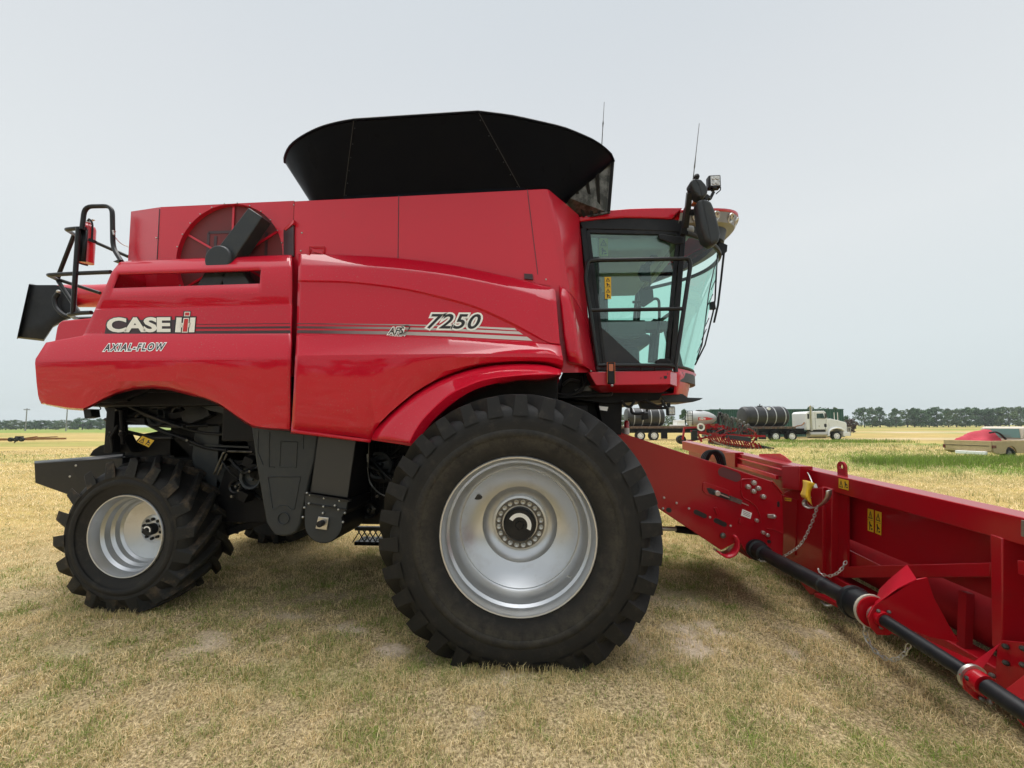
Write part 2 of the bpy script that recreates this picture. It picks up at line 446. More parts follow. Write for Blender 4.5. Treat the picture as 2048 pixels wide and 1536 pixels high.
# ---- front side panel
NF = 72
top = [(597, 508), (700, 511), (797, 517), (900, 530), (1000, 550), (1060, 564), (1110, 578)]
lip = [(597, 527), (700, 530), (797, 536), (900, 549), (1000, 569), (1060, 584), (1113, 600)]
arch = [(596, 560), (700, 563), (800, 575), (880, 592), (950, 612), (1010, 638), (1060, 664), (1096, 684), (1120, 687)]
arch2 = [(596, 564), (700, 567), (800, 579), (880, 597), (950, 617), (1008, 643), (1056, 667), (1094, 685), (1120, 688)]
rbot = [(593, 667), (760, 671), (900, 675.5), (1000, 679.5), (1060, 683), (1097, 686.5), (1121, 689.5)]
rbot2 = [(593, 670.5), (760, 674), (900, 679), (1000, 683), (1060, 686), (1097, 689), (1122, 692)]
fend = [(742, 879), (748, 864), (760, 848), (778, 830), (800, 811), (825, 791), (850, 775), (875, 761.5), (900, 750.5), (930, 740), (960, 733), (990, 728.5), (1020, 726.5), (1050, 726), (1080, 727.5), (1100, 731), (1122, 740)]
front_spec = [
    ([(597, 507), (700, 510), (797, 516), (900, 529), (1000, 549), (1060, 563), (1108, 577)], 3.50),
    (top, 3.47), (lip, 3.375), ([(x, y + 5) for x, y in lip], 3.362), (arch, 3.335), (arch2, 3.352), (rbot, 3.352), (rbot2, 3.330),
    ([(592, 690), (760, 690), (1000, 694), (1100, 700), (1124, 706)], 3.300),
    ([(591, 711), (760, 709), (1000, 707), (1085, 707), (1107, 709), (1126, 716)], 3.245),
    ([(590, 719), (760, 717), (1000, 714), (1100, 715), (1126, 721)], 3.243),
    ([(588, 770), (700, 778), (800, 765), (880, 745), (960, 727), (1040, 721.5), (1090, 723), (1126, 731)], 3.275),
    ([(584, 840), (640, 846), (700, 851), (735, 850)] + [(x + 2, y - 5) for x, y in fend[2:]], 3.305),
    ([(582, 858), (640, 865), (715, 874)] + fend, 3.34),
]
rows = []
for i, (c, Y) in enumerate(front_spec):
    cc = curve_px(c, NF, smooth=(i not in (12, 13)))
    r = [at(px, py, Y) for px, py in cc]
    b = r[-1]
    r[-2] = r[-2] + Vector((0, 0.0, 0)); r[-1] = b + Vector((0, 0.012, 0))
    rows.append(r + [b + Vector((0.008, 0.06, 0))])
mb = MB(); mb.grid(rows)
# strip under the panel between the gap and the fender
mb.grid([[at(x, y, 3.34) for x, y in curve_px([(582, 858), (640, 865), (742, 879)], 12, False)], [at(x, y, 3.42) for x, y in curve_px([(582, 862), (640, 869), (742, 881)], 12, False)]])
front_panel = mb.build('front_side_panel', M['red'], comb, smooth=22, solid=0.025, face=(0, -1, 0))

# ---- front fender flare
lipc = [(816, 886), (834, 852), (857, 824), (896, 789), (935, 769), (974, 756), (1033, 748.5), (1080, 746), (1122, 746)]
lip2 = [(834, 889), (850, 862), (866, 841), (900, 810), (936, 786), (974, 771), (1033, 759), (1080, 757), (1122, 750)]
NN = 48
fa = [at(x, y, 3.335) for x, y in curve_px(fend, NN, False)]
fb = [at(x, y, 3.18) for x, y in curve_px(lipc, NN)]
fc = [at(x, y, 3.155) for x, y in curve_px([(x + 1, y + 3) for x, y in lipc], NN)]
fd = [at(x, y, 3.20) for x, y in curve_px(lip2, NN)]
fe = [p + Vector((0.0, 0.55, 0.02)) for p in fd]
mid = []
for k, (p, q) in enumerate(zip(fa, fb)):
    t = k / (NN - 1); m_ = p.lerp(q, 0.5) + Vector((0, -0.02, 0.012)); mid.append(m_)
q1 = [p.lerp(m_, 0.5) + Vector((0, -0.006, 0.003)) for p, m_ in zip(fa, mid)]
mb = MB(); mb.grid([fa, q1, mid, fb, fc, fd, fe])
mb.build('front_fender', M['red'], comb, smooth=40, solid=0.012)
# corner of panel below the fender start
mb = MB(); mb.prism([at(x, y, 3.33) for x, y in ((742, 880), (765, 846), (818, 884), (826, 893))], (0, 0.04, 0))
mb.build('fender_corner', M['red'], comb, bevel=0.008)

# ---- nose panel between the front panel and the cab
mb = MB()
def noserow(y, xs, Ys):
    return [at(x, y + d, Y) for (x, d), Y in zip(xs, Ys)]
Yn = [3.55, 3.44, 3.42, 3.46, 3.60, 3.82, 4.02]
NR_ = [
    [(1117, 571, 3.60), (1119, 571, 3.50), (1128, 575, 3.46), (1138, 584, 3.47), (1150, 597, 3.60), (1163, 620, 3.80), (1176, 650, 4.02)],
    [(1118, 590, 3.55), (1120, 592, 3.42), (1132, 597, 3.40), (1143, 606, 3.43), (1154, 625, 3.56), (1166, 645, 3.78), (1179, 668, 4.02)],
    [(1122, 630, 3.55), (1124, 632, 3.40), (1138, 636, 3.375), (1150, 642, 3.40), (1160, 655, 3.54), (1171, 672, 3.77), (1183, 690, 4.02)],
    [(1126, 668, 3.55), (1128, 670, 3.39), (1142, 674, 3.365), (1155, 679, 3.39), (1166, 688, 3.54), (1177, 700, 3.77), (1187, 712, 4.02)],
    [(1131, 706, 3.55), (1133, 708, 3.395), (1147, 712, 3.37), (1160, 716, 3.40), (1172, 722, 3.55), (1182, 729, 3.78), (1191, 735, 4.02)],
    [(1134, 718, 3.55), (1136, 722, 3.43), (1149, 725, 3.41), (1162, 728, 3.43), (1174, 733, 3.58), (1184, 738, 3.80), (1193, 743, 4.02)],
    [(1136, 722, 3.62), (1138, 727, 3.52), (1151, 730, 3.50), (1164, 732, 3.52), (1176, 737, 3.66), (1185, 741, 3.84), (1194, 745, 4.03)],
]
rows = []
for r in NR_:
    P = smooth_curve([at(x, y, Y) for x, y, Y in r], 5); rows.append(P)
full = []
for k in range(len(rows) - 1):
    for t in range(4):
        full.append([p.lerp(q, t / 4) for p, q in zip(rows[k], rows[k + 1])])
full.append(rows[-1])
mb.grid(full)
mb.build('nose_panel', M['red'], comb, smooth=40, solid=0.012, face=(0, -1, 0))

# ---- grain tank side and its bevelled front corner
XA = at(589, 402, 3.52).x
def tank_row(side_px, y, c_px, cy, e_px, ey, Yside, Yend, dY=0.05):
    z = at(side_px, y, Yside).z
    p = [at(589, 402 + (y - 377) * 0.97 + (0 if y > 390 else 0), Yside)]
    p = [Vector((XA, Yside, z))]
    a = at(side_px, y, Yside); b = at(c_px, cy, Yside + dY); e = at(e_px, ey, Yend)
    a.z = z
    p += [Vector((XA + (a.x - XA) * t, Yside, z)) for t in (0.3, 0.6, 0.9, 0.975)]
    p += [a, a.lerp(b, 0.5) + Vector((0.008, -0.006, 0)), b, b.lerp(e, 0.5), e, Vector((e.x, 2 * YC - Yend, e.z))]
    return p
r_top = tank_row(1086, 377.5, 1098, 379.5, 1157.5, 430, 3.52, 4.0, 0.06)
r_mid = tank_row(1104, 455, 1119, 456, 1158, 431.5, 3.52, 4.0, -0.03)
r_bot = tank_row(1128, 585, 1140, 588, 1172, 590, 3.52, 4.06)
r_low = tank_row(1150, 745, 1160, 745, 1188, 745, 3.52, 4.06)
zt0 = at(590, 402, 3.52).z
for r in (r_top,):
    z1 = r[5].z
    for k in range(5): r[k].z = zt0 + (z1 - zt0) * (r[k].x - XA) / (r[5].x - XA)
mb = MB()
mb.grid([r_top, r_mid, r_bot, r_low])
zl = r_low[0].z
mb.add([r_top[0], r_low[0], Vector((XA, 2 * YC - 3.52, zl)), Vector((XA, 2 * YC - 3.52, zt0))], [(0, 1, 2, 3)])     # rear wall
back = [Vector((p.x, 2 * YC - 3.52, p.z)) for p in r_top[:8]]
mb.grid([r_top[:8], back])                                                                                      # top deck
mb.grid([[Vector((p.x, 2 * YC - 3.52, p.z)) for p in r_top[:8]], [Vector((p.x, 2 * YC - 3.52, p.z)) for p in r_low[:8]]])
tank = mb.build('grain_tank', M['red_matt'], comb, smooth=28, bevel=0.006)
# thin seams, corner plate and bolts on the tank side
mb = MB()
def seam(mb, pts, Y, w=0.006):
    for (x0, y0), (x1, y1) in zip(pts, pts[1:]): mb.bar(at(x0, y0, Y), at(x1, y1, Y), w, 0.004, up=(0, 1, 0))
seam(mb, [(797.5, 391), (796, 516)], 3.519); seam(mb, [(1054.5, 378), (1076, 552)], 3.519)
mb.split('panel_seam', M['stripe_dark'], tank)
def bolts(name, pts, Y, r, parent, m='steel', h=0.008):
    for x, y in pts:
        b = MB(); c = at(x, y, Y); b.lathe([(0.0001, -h), (r * 0.6, -h), (r, -h * 0.4), (r, 0.002)], c, 'Y', 10); b.build(name, M[m], parent)
bolts('bolt', [(604, 466), (602, 502), (1092, 559)], 3.519, 0.009, tank)
mb = MB(); c = at(632, 502, 3.515)
mb.tube([at(619, 507, 3.515), at(619, 493, 3.50), at(648, 493, 3.50), at(648, 507, 3.515)], 0.008, 6)
mb.prism([at(622, 496, 3.5), at(644, 503, 3.5), at(648, 509, 3.5), at(626, 503, 3.5)], (0, 0.02, 0))
mb.build('latch_handle', M['red_matt'], tank)
mb = MB(); mb.prism([at(1048, 547, 3.50), at(1065, 548, 3.50), at(1066, 559, 3.50), at(1049, 557, 3.50)], (0, 0.03, 0)); mb.build('latch_handle', M['stripe_dark'], tank)
mb = MB(); mb.prism([at(1066, 548, 3.515), at(1098, 551, 3.515), at(1102, 572, 3.515), at(1070, 566, 3.515)], (0, 0.01, 0)); mb.build('corner_plate', M['red_matt'], tank)

# ---- engine deck with the round rotary screen
YE = 3.60
zt = at(322, 414, YE).z; zb = at(322, 690, YE).z
pA = at(322, 414, YE); pB = at(588, 401.5, YE); pR = at(262, 423, 3.74)
mb = MB()
plan_t = [pR, pA, pB, Vector((pB.x, 6.2, pB.z)), Vector((pR.x, 6.2, pR.z))]
def low(p, z): return Vector((p.x, p.y, z))
# side wall with round hole for the screen
SCc = at(457.5, 516.5, YE); SCr = (at(565, 516, YE) - SCc).length
ang = [2 * math.pi * k / 64 for k in range(64)]
circ = [SCc + Vector((math.cos(a) * SCr, 0, math.sin(a) * SCr)) for a in ang]
rect = []
x0, x1 = pA.x, pB.x
def zline(x): return pA.z + (pB.z - pA.z) * (x - x0) / (x1 - x0)
for a in ang:
    dx, dz = math.cos(a), math.sin(a); t = 1e9
    if dx > 1e-6: t = min(t, (x1 - SCc.x) / dx)
    if dx < -1e-6: t = min(t, (x0 - SCc.x) / dx)
    if dz < -1e-6: t = min(t, (zb - SCc.z) / dz)
    if dz > 1e-6:
        for _ in range(1): t = min(t, (zline(SCc.x + min(max(dx * t, x0 - SCc.x), x1 - SCc.x)) - SCc.z) / dz)
    rect.append(SCc + Vector((dx * t, 0, dz * t)))
for tgt in ((x0, pA.z), (x1, pB.z), (x0, zb), (x1, zb)):
    k = min(range(64), key=lambda k: (rect[k].x - tgt[0]) ** 2 + (rect[k].z - tgt[1]) ** 2); rect[k] = Vector((tgt[0], YE, tgt[1]))
mb.add(circ + rect, [(k, (k + 1) % 64, 64 + (k + 1) % 64, 64 + k) for k in range(64)])
inner = [p + Vector((0, 0.05, 0)) for p in circ]
mb.add(circ + inner, [(k, (k + 1) % 64, 64 + (k + 1) % 64, 64 + k) for k in range(64)])
mb.add([pR, pA, low(pA, zb), low(pR, zb)], [(0, 1, 2, 3)])
mb.add([pR, low(pR, zb), Vector((pR.x, 6.2, zb)), Vector((pR.x, 6.2, pR.z))], [(0, 1, 2, 3)])
mb.add(plan_t, [(0, 1, 2, 3, 4)])
mb.add([Vector((pR.x, 6.2, pR.z)), Vector((pB.x, 6.2, pB.z)), Vector((pB.x, 6.2, zb)), Vector((pR.x, 6.2, zb))], [(0, 1, 2, 3)])
deck = mb.build('engine_housing', M['red_matt'], comb, smooth=0)
mb = MB(); seam(mb, [(319, 418), (314, 520)], YE - 0.001); mb.split('panel_seam', M['stripe_dark'], deck)
# right edge shutter of the housing
mb = MB(); mb.prism([at(567, 460, 3.56), at(587, 441, 3.50), at(587, 512, 3.50), at(567, 512, 3.56)], (0.0, 0.05, 0)); mb.build('shutter', M['stripe_dark'], deck)
mb = MB(); mb.prism([at(567, 458, 3.54), at(587, 439, 3.48), at(587, 446, 3.48), at(571, 461, 3.54)], (0.0, 0.05, 0)); mb.build('shutter_lip', M['red_matt'], deck)
bolts('bolt', [(313, 476), (588, 410)], YE, 0.008, deck)
mb = MB()
mb.add([SCc + Vector((0, 0.045, 0))] + [p + Vector((0, 0.045, 0)) for p in circ], [(0, 1 + k, 1 + (k + 1) % 64) for k in range(64)])
screen = mb.build('rotary_screen', M['screen'], comb)
mb = MB()
for k in range(6):
    a = math.pi / 2 + k * math.pi / 3; d = Vector((math.cos(a), 0, math.sin(a)))
    mb.bar(SCc + Vector((0, 0.036, 0)), SCc + d * SCr * 0.985 + Vector((0, 0.036, 0)), 0.022, 0.008, up=(0, 1, 0))
mb.build('screen_spokes', M['red_matt'], screen)
mb = MB()
a0 = SCc + Vector((-0.30, 0.04, -0.28))
for (x0_, z0_, x1_, z1_) in ((-0.27, 0.02, -0.27, 0.30), (-0.19, 0.0, -0.19, 0.26), (-0.27, 0.30, 0.0, 0.30), (0.36, -0.1, 0.36, 0.28)):
    mb.bar(SCc + Vector((x0_, 0.043, z0_)), SCc + Vector((x1_, 0.043, z1_)), 0.03, 0.004, up=(0, 1, 0))
mb.split('screen_brace', M['stripe_dark'], screen)
mb = MB()
for k in range(26):
    a = 2 * math.pi * k / 26; c = SCc + Vector((math.cos(a) * SCr * 1.012, -0.003, math.sin(a) * SCr * 1.012)); mb.ball(c, 0.008, 6)
mb.split('rivet', M['steel'], screen)
# black suction duct across the screen
mb = MB()
mb.prism([at(x, y, 3.45) for x, y in ((497, 415), (524, 433.5), (471, 512), (437, 493))], (0, 0.13, 0))
mb.prism([at(x, y, 3.45) for x, y in ((437, 493), (471, 512), (438, 575), (392, 575))], (0, 0.13, 0))
mb.prism([at(x, y, 3.45) for x, y in ((440, 530), (475, 525), (502, 572), (446, 572))], (0, 0.12, 0))
duct = mb.build('suction_duct', M['grey_plastic'], comb, bevel=0.008)
mb = MB(); c = at(434, 517, 3.40); rr = (at(461, 517, 3.4) - c).length
mb.lathe([(0.0001, 0), (rr * 0.9, 0), (rr, 0.015), (rr, 0.07)], c, 'Y', 32); mb.build('duct_hub', M['grey_plastic'], duct, bevel=0.006)

# ---- black hopper extension on the tank
Zr = at(835, 232, 3.14).z
yb = 3.56
far = 2 * YC
n1 = [atZ(708.7, 239.5, Zr), atZ(956, 223.5, Zr)]
crn = resample(smooth_curve([atZ(x, y, Zr) for x, y in ((956, 223.5), (1021, 232), (1073, 243), (1124, 255), (1158, 268), (1192, 284), (1220, 306), (1227, 320))], 6), 16)
cln = resample(smooth_curve([atZ(x, y, Zr) for x, y in ((708.7, 239.5), (673, 246), (638.6, 256), (604, 273.5), (580.5, 292), (570, 313), (569.5, 325))], 6), 16)
R1, L1 = crn[-1], cln[-1]; crn = crn[1:-1]; cln = cln[1:-1]
rim = [n1[0], n1[0].lerp(n1[1], 0.33), n1[0].lerp(n1[1], 0.66), n1[1]]
ring_near = [L1] + cln[::-1] + rim + crn + [R1]
def corner(p0, p1, p2, n):
    return [p0.lerp(p1, t).lerp(p1.lerp(p2, t), t) for t in [k / n for k in range(1, n)]]
# matching bottom ring
B0 = at(688, 397, yb); B1 = at(1045, 379, yb); BR = at(1114, 384, 3.80); BL = at(634, 400, 3.72)
zz = lambda x: zt0 + (r_top[5].z - zt0) * (x - XA) / (r_top[5].x - XA) - 0.004
brim = [B0, B0.lerp(B1, 0.33), B0.lerp(B1, 0.66), B1]
bcrn = corner(B1, Vector((BR.x - 0.03, yb + 0.02, 0)), BR, 15)
bcln = corner(B0, Vector((BL.x, yb, 0)), BL, 15)
ring_bot = [BL] + bcln[::-1] + brim + bcrn + [BR]
for p in ring_bot: p.z = zz(min(p.x, r_top[5].x))
def mirror(r): return [Vector((p.x, far - p.y, p.z)) for p in r[::-1]]
rt = ring_near + mirror(ring_near); rb = ring_bot + mirror(ring_bot)
rt.append(rt[0]); rb.append(rb[0])
mb = MB()
bulge = []
rows = []
for t in (0, 0.03, 0.25, 0.5, 0.75, 0.98, 1.0):
    rows.append([p.lerp(q, t) for p, q in zip(rb, rt)])
mb.grid(rows)
hopper = mb.build('hopper_extension', M['hopper'], comb, smooth=45, solid=0.02, face=(0, -1, 0))
mb = MB(); mb.tube(ring_near, 0.012, 6); mb.build('hopper_rim', M['hopper'], hopper)
bb = []
for t in (0.08, 0.24, 0.4, 0.56, 0.72, 0.9):
    for q0, q1, dx in ((B0, n1[0], 0.02), (B1, n1[1], -0.02)):
        p = q0.lerp(q1, t); bb.append(p + Vector((dx, -0.012, -0.006)))
mb = MB()
for p in bb: mb.ball(p, 0.006, 6)
mb.split('hopper_screw', M['grey_plastic'], hopper)
mb = MB()
for q0, q1 in ((B0, n1[0]), (B1, n1[1])): mb.bar(q0 + Vector((0, -0.008, 0)), q1 + Vector((0, -0.008, 0)), 0.006, 0.004, up=(0, 1, 0))
mb.split('hopper_seam', M['ink'], hopper)
# front flap below the rim (bare sheet with ribs)
fl = [at(1117, 386, 3.83), at(1228, 319.5, R1.y + 0.02), atX(1219, 425, R1.x - 0.03), at(1150, 440, 4.05)]
mb = MB(); mb.prism(fl, (0.01, 0.02, 0.0)); flap = mb.build('hopper_flap', M['dirt_steel'], hopper)
mb = MB()
def fl_pt(u, v): return fl[0].lerp(fl[1], u).lerp(fl[3].lerp(fl[2], u), v) + Vector((0, -0.012, 0))
for u in (0.28, 0.5, 0.7, 0.97): mb.bar(fl_pt(u, 0.02), fl_pt(u, 0.98), 0.03, 0.012, up=(0, 1, 0))
mb.bar(fl_pt(0, 0.02), fl_pt(1, 0.02), 0.03, 0.012, up=(0, 1, 0))
mb.build('flap_ribs', M['chassis'], flap)
mb = MB(); mb.bar(at(688, 396.5, 3.53), at(1050, 378.5, 3.53), 0.02, 0.03); mb.build('hopper_base_rail', M['hopper'], hopper)

# ---- wheels
def make_wheel(name, hub_px, Yout, Rt, W, prof, nlug, hubr, hub_y, holes, tyre_mat, lug_mat, lug_w, delta, rim_r, bolt_mat, seat):
    c = at(hub_px[0], hub_px[1], Yout + 0.03); c = Vector((c.x, Yout, c.z))
    mb = MB(); yo = seat
    mb.lathe([(r, yo + y) for r, y in prof] , c, 'Y', 72)
    # back half of the rim barrel
    mb.lathe([(prof[0][0], yo), (prof[0][0] - 0.004, yo + 0.03), (prof[4][0], yo + 0.06), (prof[4][0], W - yo - 0.05), (prof[0][0], W - yo)], c, 'Y', 72)
    wheel = mb.build(name, M['silver'], comb, smooth=28)
    # tyre carcass
    h = W / 2
    half = [(rim_r - 0.012, yo + 0.012), (rim_r + 0.012, yo + 0.004), (rim_r + 0.05, yo - 0.012), (rim_r + (Rt - rim_r) * 0.32, 0.012), (rim_r + (Rt - rim_r) * 0.52, 0.004), (Rt - 0.19, 0.008), (Rt - 0.145, 0.022), (Rt - 0.11, 0.05), (Rt - 0.08, 0.10), (Rt - 0.062, h)]
    full = half + [(r, W - y) for r, y in half[::-1][1:]]
    mb = MB(); mb.lathe(full, c, 'Y', 96)
    # moulded ring on the sidewall
    rr = rim_r + (Rt - rim_r) * 0.40
    mb.lathe([(rr - 0.05, 0.0095), (rr - 0.035, 0.002), (rr - 0.02, 0.001), (rr, 0.001), (rr + 0.012, 0.0085)], c, 'Y', 96)
    for v in mb.v: v.z = max(v.z, 0.012)
    tyre = mb.build('tyre', M[tyre_mat], wheel, smooth=40)
    # lugs
    mb = MB(); T = [0, 0.06, 0.2, 0.4, 0.62, 0.84, 1.0]
    for side in (0, 1):
        for k in range(nlug):
            th0 = 2 * math.pi * (k + 0.5 * side) / nlug + 0.07
            rings = []
            for i, t in enumerate(T):
                y = _lin(0.028, h + 0.03, t)
                th = th0 + delta * (t ** 0.85)
                rt = Rt - 0.016 * (1 - min(1, t / 0.5)) ** 1.5
                rb = Rt - 0.20 if i == 0 else (Rt - 0.16 if i == 1 else Rt - 0.11 if i == 2 else Rt - 0.085)
                wt = lug_w * (0.62 if i == 0 else 0.58 if i == 1 else 0.50) * (1 - 0.12 * t); wb = wt * 1.35
                if i == 0: rt = Rt - 0.018; rb = Rt - 0.18; y = 0.026
                sl = -0.30 * (1 - t)                      # shoulders lean
                if side: y = W - y
                def P(r, off, yy): a = th + off / r; return c + Vector((math.cos(a) * r, yy, math.sin(a) * r))
                yb_ = y + (-0.028 if not side else 0.028) if i == 0 else y
                rings.append([P(rb, -wb / 2, yb_), P(rt, -wt / 2, y), P(rt, wt / 2, y), P(rb, wb / 2, yb_)])
            n = len(rings); vs = [p for r in rings for p in r]; fs = []
            for i in range(n - 1):
                for j in range(3): fs.append((i * 4 + j, i * 4 + j + 1, (i + 1) * 4 + j + 1, (i + 1) * 4 + j))
            fs += [(0, 1, 2, 3), ((n - 1) * 4 + 3, (n - 1) * 4 + 2, (n - 1) * 4 + 1, (n - 1) * 4)]
            mb.add(vs, fs)
    for v in mb.v: v.z = max(v.z, 0.0) if v.z > -0.05 else 0.001
    mb.build('tread_lugs', M[lug_mat], tyre, smooth=25, bevel=0.006, seg=1)
    # hub cap and bolts
    mb = MB(); mb.lathe([(0.0001, -0.075), (hubr * 0.22, -0.075), (hubr * 0.25, -0.068), (hubr * 0.9, -0.066), (hubr, -0.05), (hubr, 0.02)], c + Vector((0, yo + hub_y, 0)), 'Y', 36)
    cap = mb.build('hub_cap', M['black'], wheel, smooth=30)
    mb = MB(); a0, a1 = rad(-25), rad(150)
    rows = [[c + Vector((math.cos(a0 + (a1 - a0) * k / 20) * r, yo + hub_y - 0.0695, math.sin(a0 + (a1 - a0) * k / 20) * r)) for k in range(21)] for r in (hubr * 0.48, hubr * 0.72)]
    mb.grid(rows); mb.build('hub_sticker', M['white'], cap, smooth=0)
    nb, rbolt, rb2, hole = holes
    if hole:
        mb = MB(); mb.lathe([(rbolt - rb2 * 1.5, 0.001), (rbolt - rb2 * 1.45, -0.003), (rbolt + rb2 * 1.45, -0.003), (rbolt + rb2 * 1.5, 0.001)], c + Vector((0, yo + hub_y, 0)), 'Y', 48); mb.build('bolt_shade_ring', M['bolt_shade_ring'], wheel)  # dark ring added to draw the shading between the bolts
    mb = MB()
    for k in range(nb):
        a = 2 * math.pi * (k + 0.5) / nb
        q = c + Vector((math.cos(a) * rbolt, yo + hub_y, math.sin(a) * rbolt))
        mb.lathe([(rb2, 0.001), (rb2, -0.016), (rb2 * 0.75, -0.02 if hole else -0.02), (0.0001, -0.012 if hole else -0.02)], q, 'Y', 12)
    mb.split('wheel_bolt', M[bolt_mat], wheel)
    return wheel, c

# rubber of the front tyre: the same, with the dusty scuffed ring half way up its sidewall
_c = at(1034.7, 1073.5, 3.02)
def ring_dust(m, cx, cz, r0, wd, col):
    t = m.node_tree; b = t.nodes['Principled BSDF']; old = b.inputs['Base Color'].links[0].from_socket
    tc = t.nodes.new('ShaderNodeTexCoord'); s = t.nodes.new('ShaderNodeSeparateXYZ'); t.links.new(tc.outputs['Object'], s.inputs[0])
    cb = t.nodes.new('ShaderNodeCombineXYZ'); t.links.new(s.outputs[0], cb.inputs[0]); t.links.new(s.outputs[2], cb.inputs[2])
    d = t.nodes.new('ShaderNodeVectorMath'); d.operation = 'DISTANCE'; d.inputs[1].default_value = (cx, 0, cz); t.links.new(cb.outputs[0], d.inputs[0])
    n = t.nodes.new('ShaderNodeTexNoise'); n.inputs['Scale'].default_value = 11; n.inputs['Detail'].default_value = 9; n.inputs['Roughness'].default_value = 0.75; t.links.new(tc.outputs['Object'], n.inputs[0])
    def mth(op, a, b_, c=None):
        k = t.nodes.new('ShaderNodeMath'); k.operation = op
        for i, v in enumerate((a, b_, c)):
            if v is None: continue
            if isinstance(v, (int, float)): k.inputs[i].default_value = v
            else: t.links.new(v, k.inputs[i])
        return k.outputs[0]
    q = mth('DIVIDE', mth('ABSOLUTE', mth('SUBTRACT', d.outputs['Value'], r0), 0), wd)
    mask = mth('MULTIPLY', mth('SUBTRACT', 1.0, mth('MINIMUM', q, 1.0)), mth('MULTIPLY', mth('MAXIMUM', mth('SUBTRACT', n.outputs[0], 0.36), 0), 3.2))
    mx = t.nodes.new('ShaderNodeMix'); mx.data_type = 'RGBA'; t.links.new(mth('MINIMUM', mask, 0.6), mx.inputs[0]); t.links.new(old, mx.inputs[6]); mx.inputs[7].default_value = (*col, 1)
    t.links.new(mx.outputs[2], b.inputs['Base Color'])
M['rubber_front'] = M['rubber'].copy(); M['rubber_front'].name = 'tyre_rubber_scuffed'
ring_dust(M['rubber_front'], _c.x, _c.z, 0.755, 0.10, (0.06, 0.053, 0.040))
M['bolt_shade_ring'] = mat('shaded_hub_ring', (0.14, 0.13, 0.115), 0.5, metal=0.5)  # dark grey stands for shade between the hub bolts
prof_f = [(0.617, 0.0), (0.610, -0.012), (0.600, -0.010), (0.594, 0.012), (0.582, 0.03), (0.575, 0.075), (0.556, 0.095), (0.552, 0.15), (0.535, 0.185), (0.510, 0.235), (0.498, 0.245), (0.490, 0.238), (0.474, 0.255), (0.42, 0.305), (0.36, 0.345), (0.325, 0.360), (0.305, 0.385), (0.262, 0.420), (0.238, 0.425), (0.236, 0.402), (0.226, 0.398), (0.145, 0.398), (0.143, 0.41), (0.0001, 0.41)]
wf, cf = make_wheel('front_wheel', (1034.7, 1073.5), 2.99, 1.115, 0.54, prof_f, 30, 0.142, 0.398, (20, 0.186, 0.021, True), 'rubber_front', 'rubber', 0.142, 0.34, 0.617, 'steel', 0.045)
prof_r = [(0.415, 0.0), (0.409, -0.010), (0.400, -0.008), (0.395, 0.012), (0.386, 0.03), (0.381, 0.085), (0.360, 0.11), (0.356, 0.165), (0.334, 0.19), (0.330, 0.235), (0.312, 0.255), (0.302, 0.25), (0.22, 0.275), (0.15, 0.29), (0.138, 0.284), (0.0001, 0.284)]
wr, crr = make_wheel('rear_wheel', (246, 1073.5), 3.64, 0.785, 0.64, prof_r, 18, 0.062, 0.284, (10, 0.103, 0.017, False), 'rubber', 'rubber_mud', 0.15, 0.44, 0.415, 'black', 0.05)
# valve hole and stem on the front wheel
mb = MB(); a = rad(146); q = cf + Vector((math.cos(a) * 0.435, 0.045 + 0.286, math.sin(a) * 0.435)); 
mb.prism([q + Vector((math.cos(t) * 0.035, -0.006, math.sin(t) * 0.022)) for t in [2 * math.pi * k / 14 for k in range(14)]], (0.006, 0.03, -0.006)); mb.build('valve_hole', M['ink'], wf)
mb = MB(); a = rad(-40); q = cf + Vector((math.cos(a) * 0.545, 0.045 + 0.13, math.sin(a) * 0.545)); mb.tube([q, q + Vector((-0.03, -0.03, 0.02))], 0.008, 6); mb.build('valve_stem', M['steel'], wf)
# far side pair
for wsrc, yo, W in ((wf, 2.99, 0.54), (wr, 3.64, 0.64)):
    c2 = copy_tree(wsrc, comb)
    c2.rotation_euler = (0, 0, 0); c2.scale = (1, -1, 1); c2.location.y = 0.35 if wsrc is wr else 0.0          # mirrored about the centre line of the machine

# ---- axles and chassis
mb = MB()
mb.box(at(470, 900, 4.3).x, 0.42, 4.05, 5.8, 0.80, 1.95)
mb.box(-0.55, 0.50, 3.95, 5.9, 1.35, 2.05)
mb.box(at(360, 800, 4.2).x, at(560, 800, 4.2).x, 4.1, 5.7, 1.45, 2.1)
mb.box(at(250, 700, 4.1).x, at(520, 700, 4.1).x, 3.75, 6.1, 2.06, 2.5)
mb.box(at(520, 700, 4.1).x, at(1110, 700, 4.1).x, 3.62, 6.2, 1.70, 2.7)
chas = mb.build('chassis', M['chassis'], comb, bevel=0.01)
mb = MB()
mb.tube([(cf.x, 3.56, cf.z), (cf.x, 6.24, cf.z)], 0.17, 20); mb.box(cf.x - 0.22, cf.x + 0.22, 3.95, 4.3, 0.75, 1.5); mb.box(cf.x - 0.22, cf.x + 0.22, 5.5, 5.85, 0.75, 1.5)
mb.build('front_axle', M['chassis'], comb, bevel=0.01)
mb = MB()
mb.box(crr.x - 0.12, crr.x + 0.12, 4.1, 5.7, 0.62, 0.86); mb.tube([(crr.x, 4.06, crr.z), (crr.x, 5.74, crr.z)], 0.09, 14)
mb.prism([(crr.x - 0.35, 4.45, 1.35), (crr.x + 0.4, 4.45, 1.35), (crr.x + 0.14, 4.45, 0.8), (crr.x - 0.14, 4.45, 0.8)], (0, 0.9, 0))
mb.tube([(crr.x + 0.1, 4.2, 0.78), (crr.x + 0.95, 4.2, 0.70)], 0.03, 10)
p0 = at(458, 1063, 4.15); p1 = at(530, 1040, 4.15); mb.bar(p0, p1 + (p1 - p0), 0.08, 0.08)
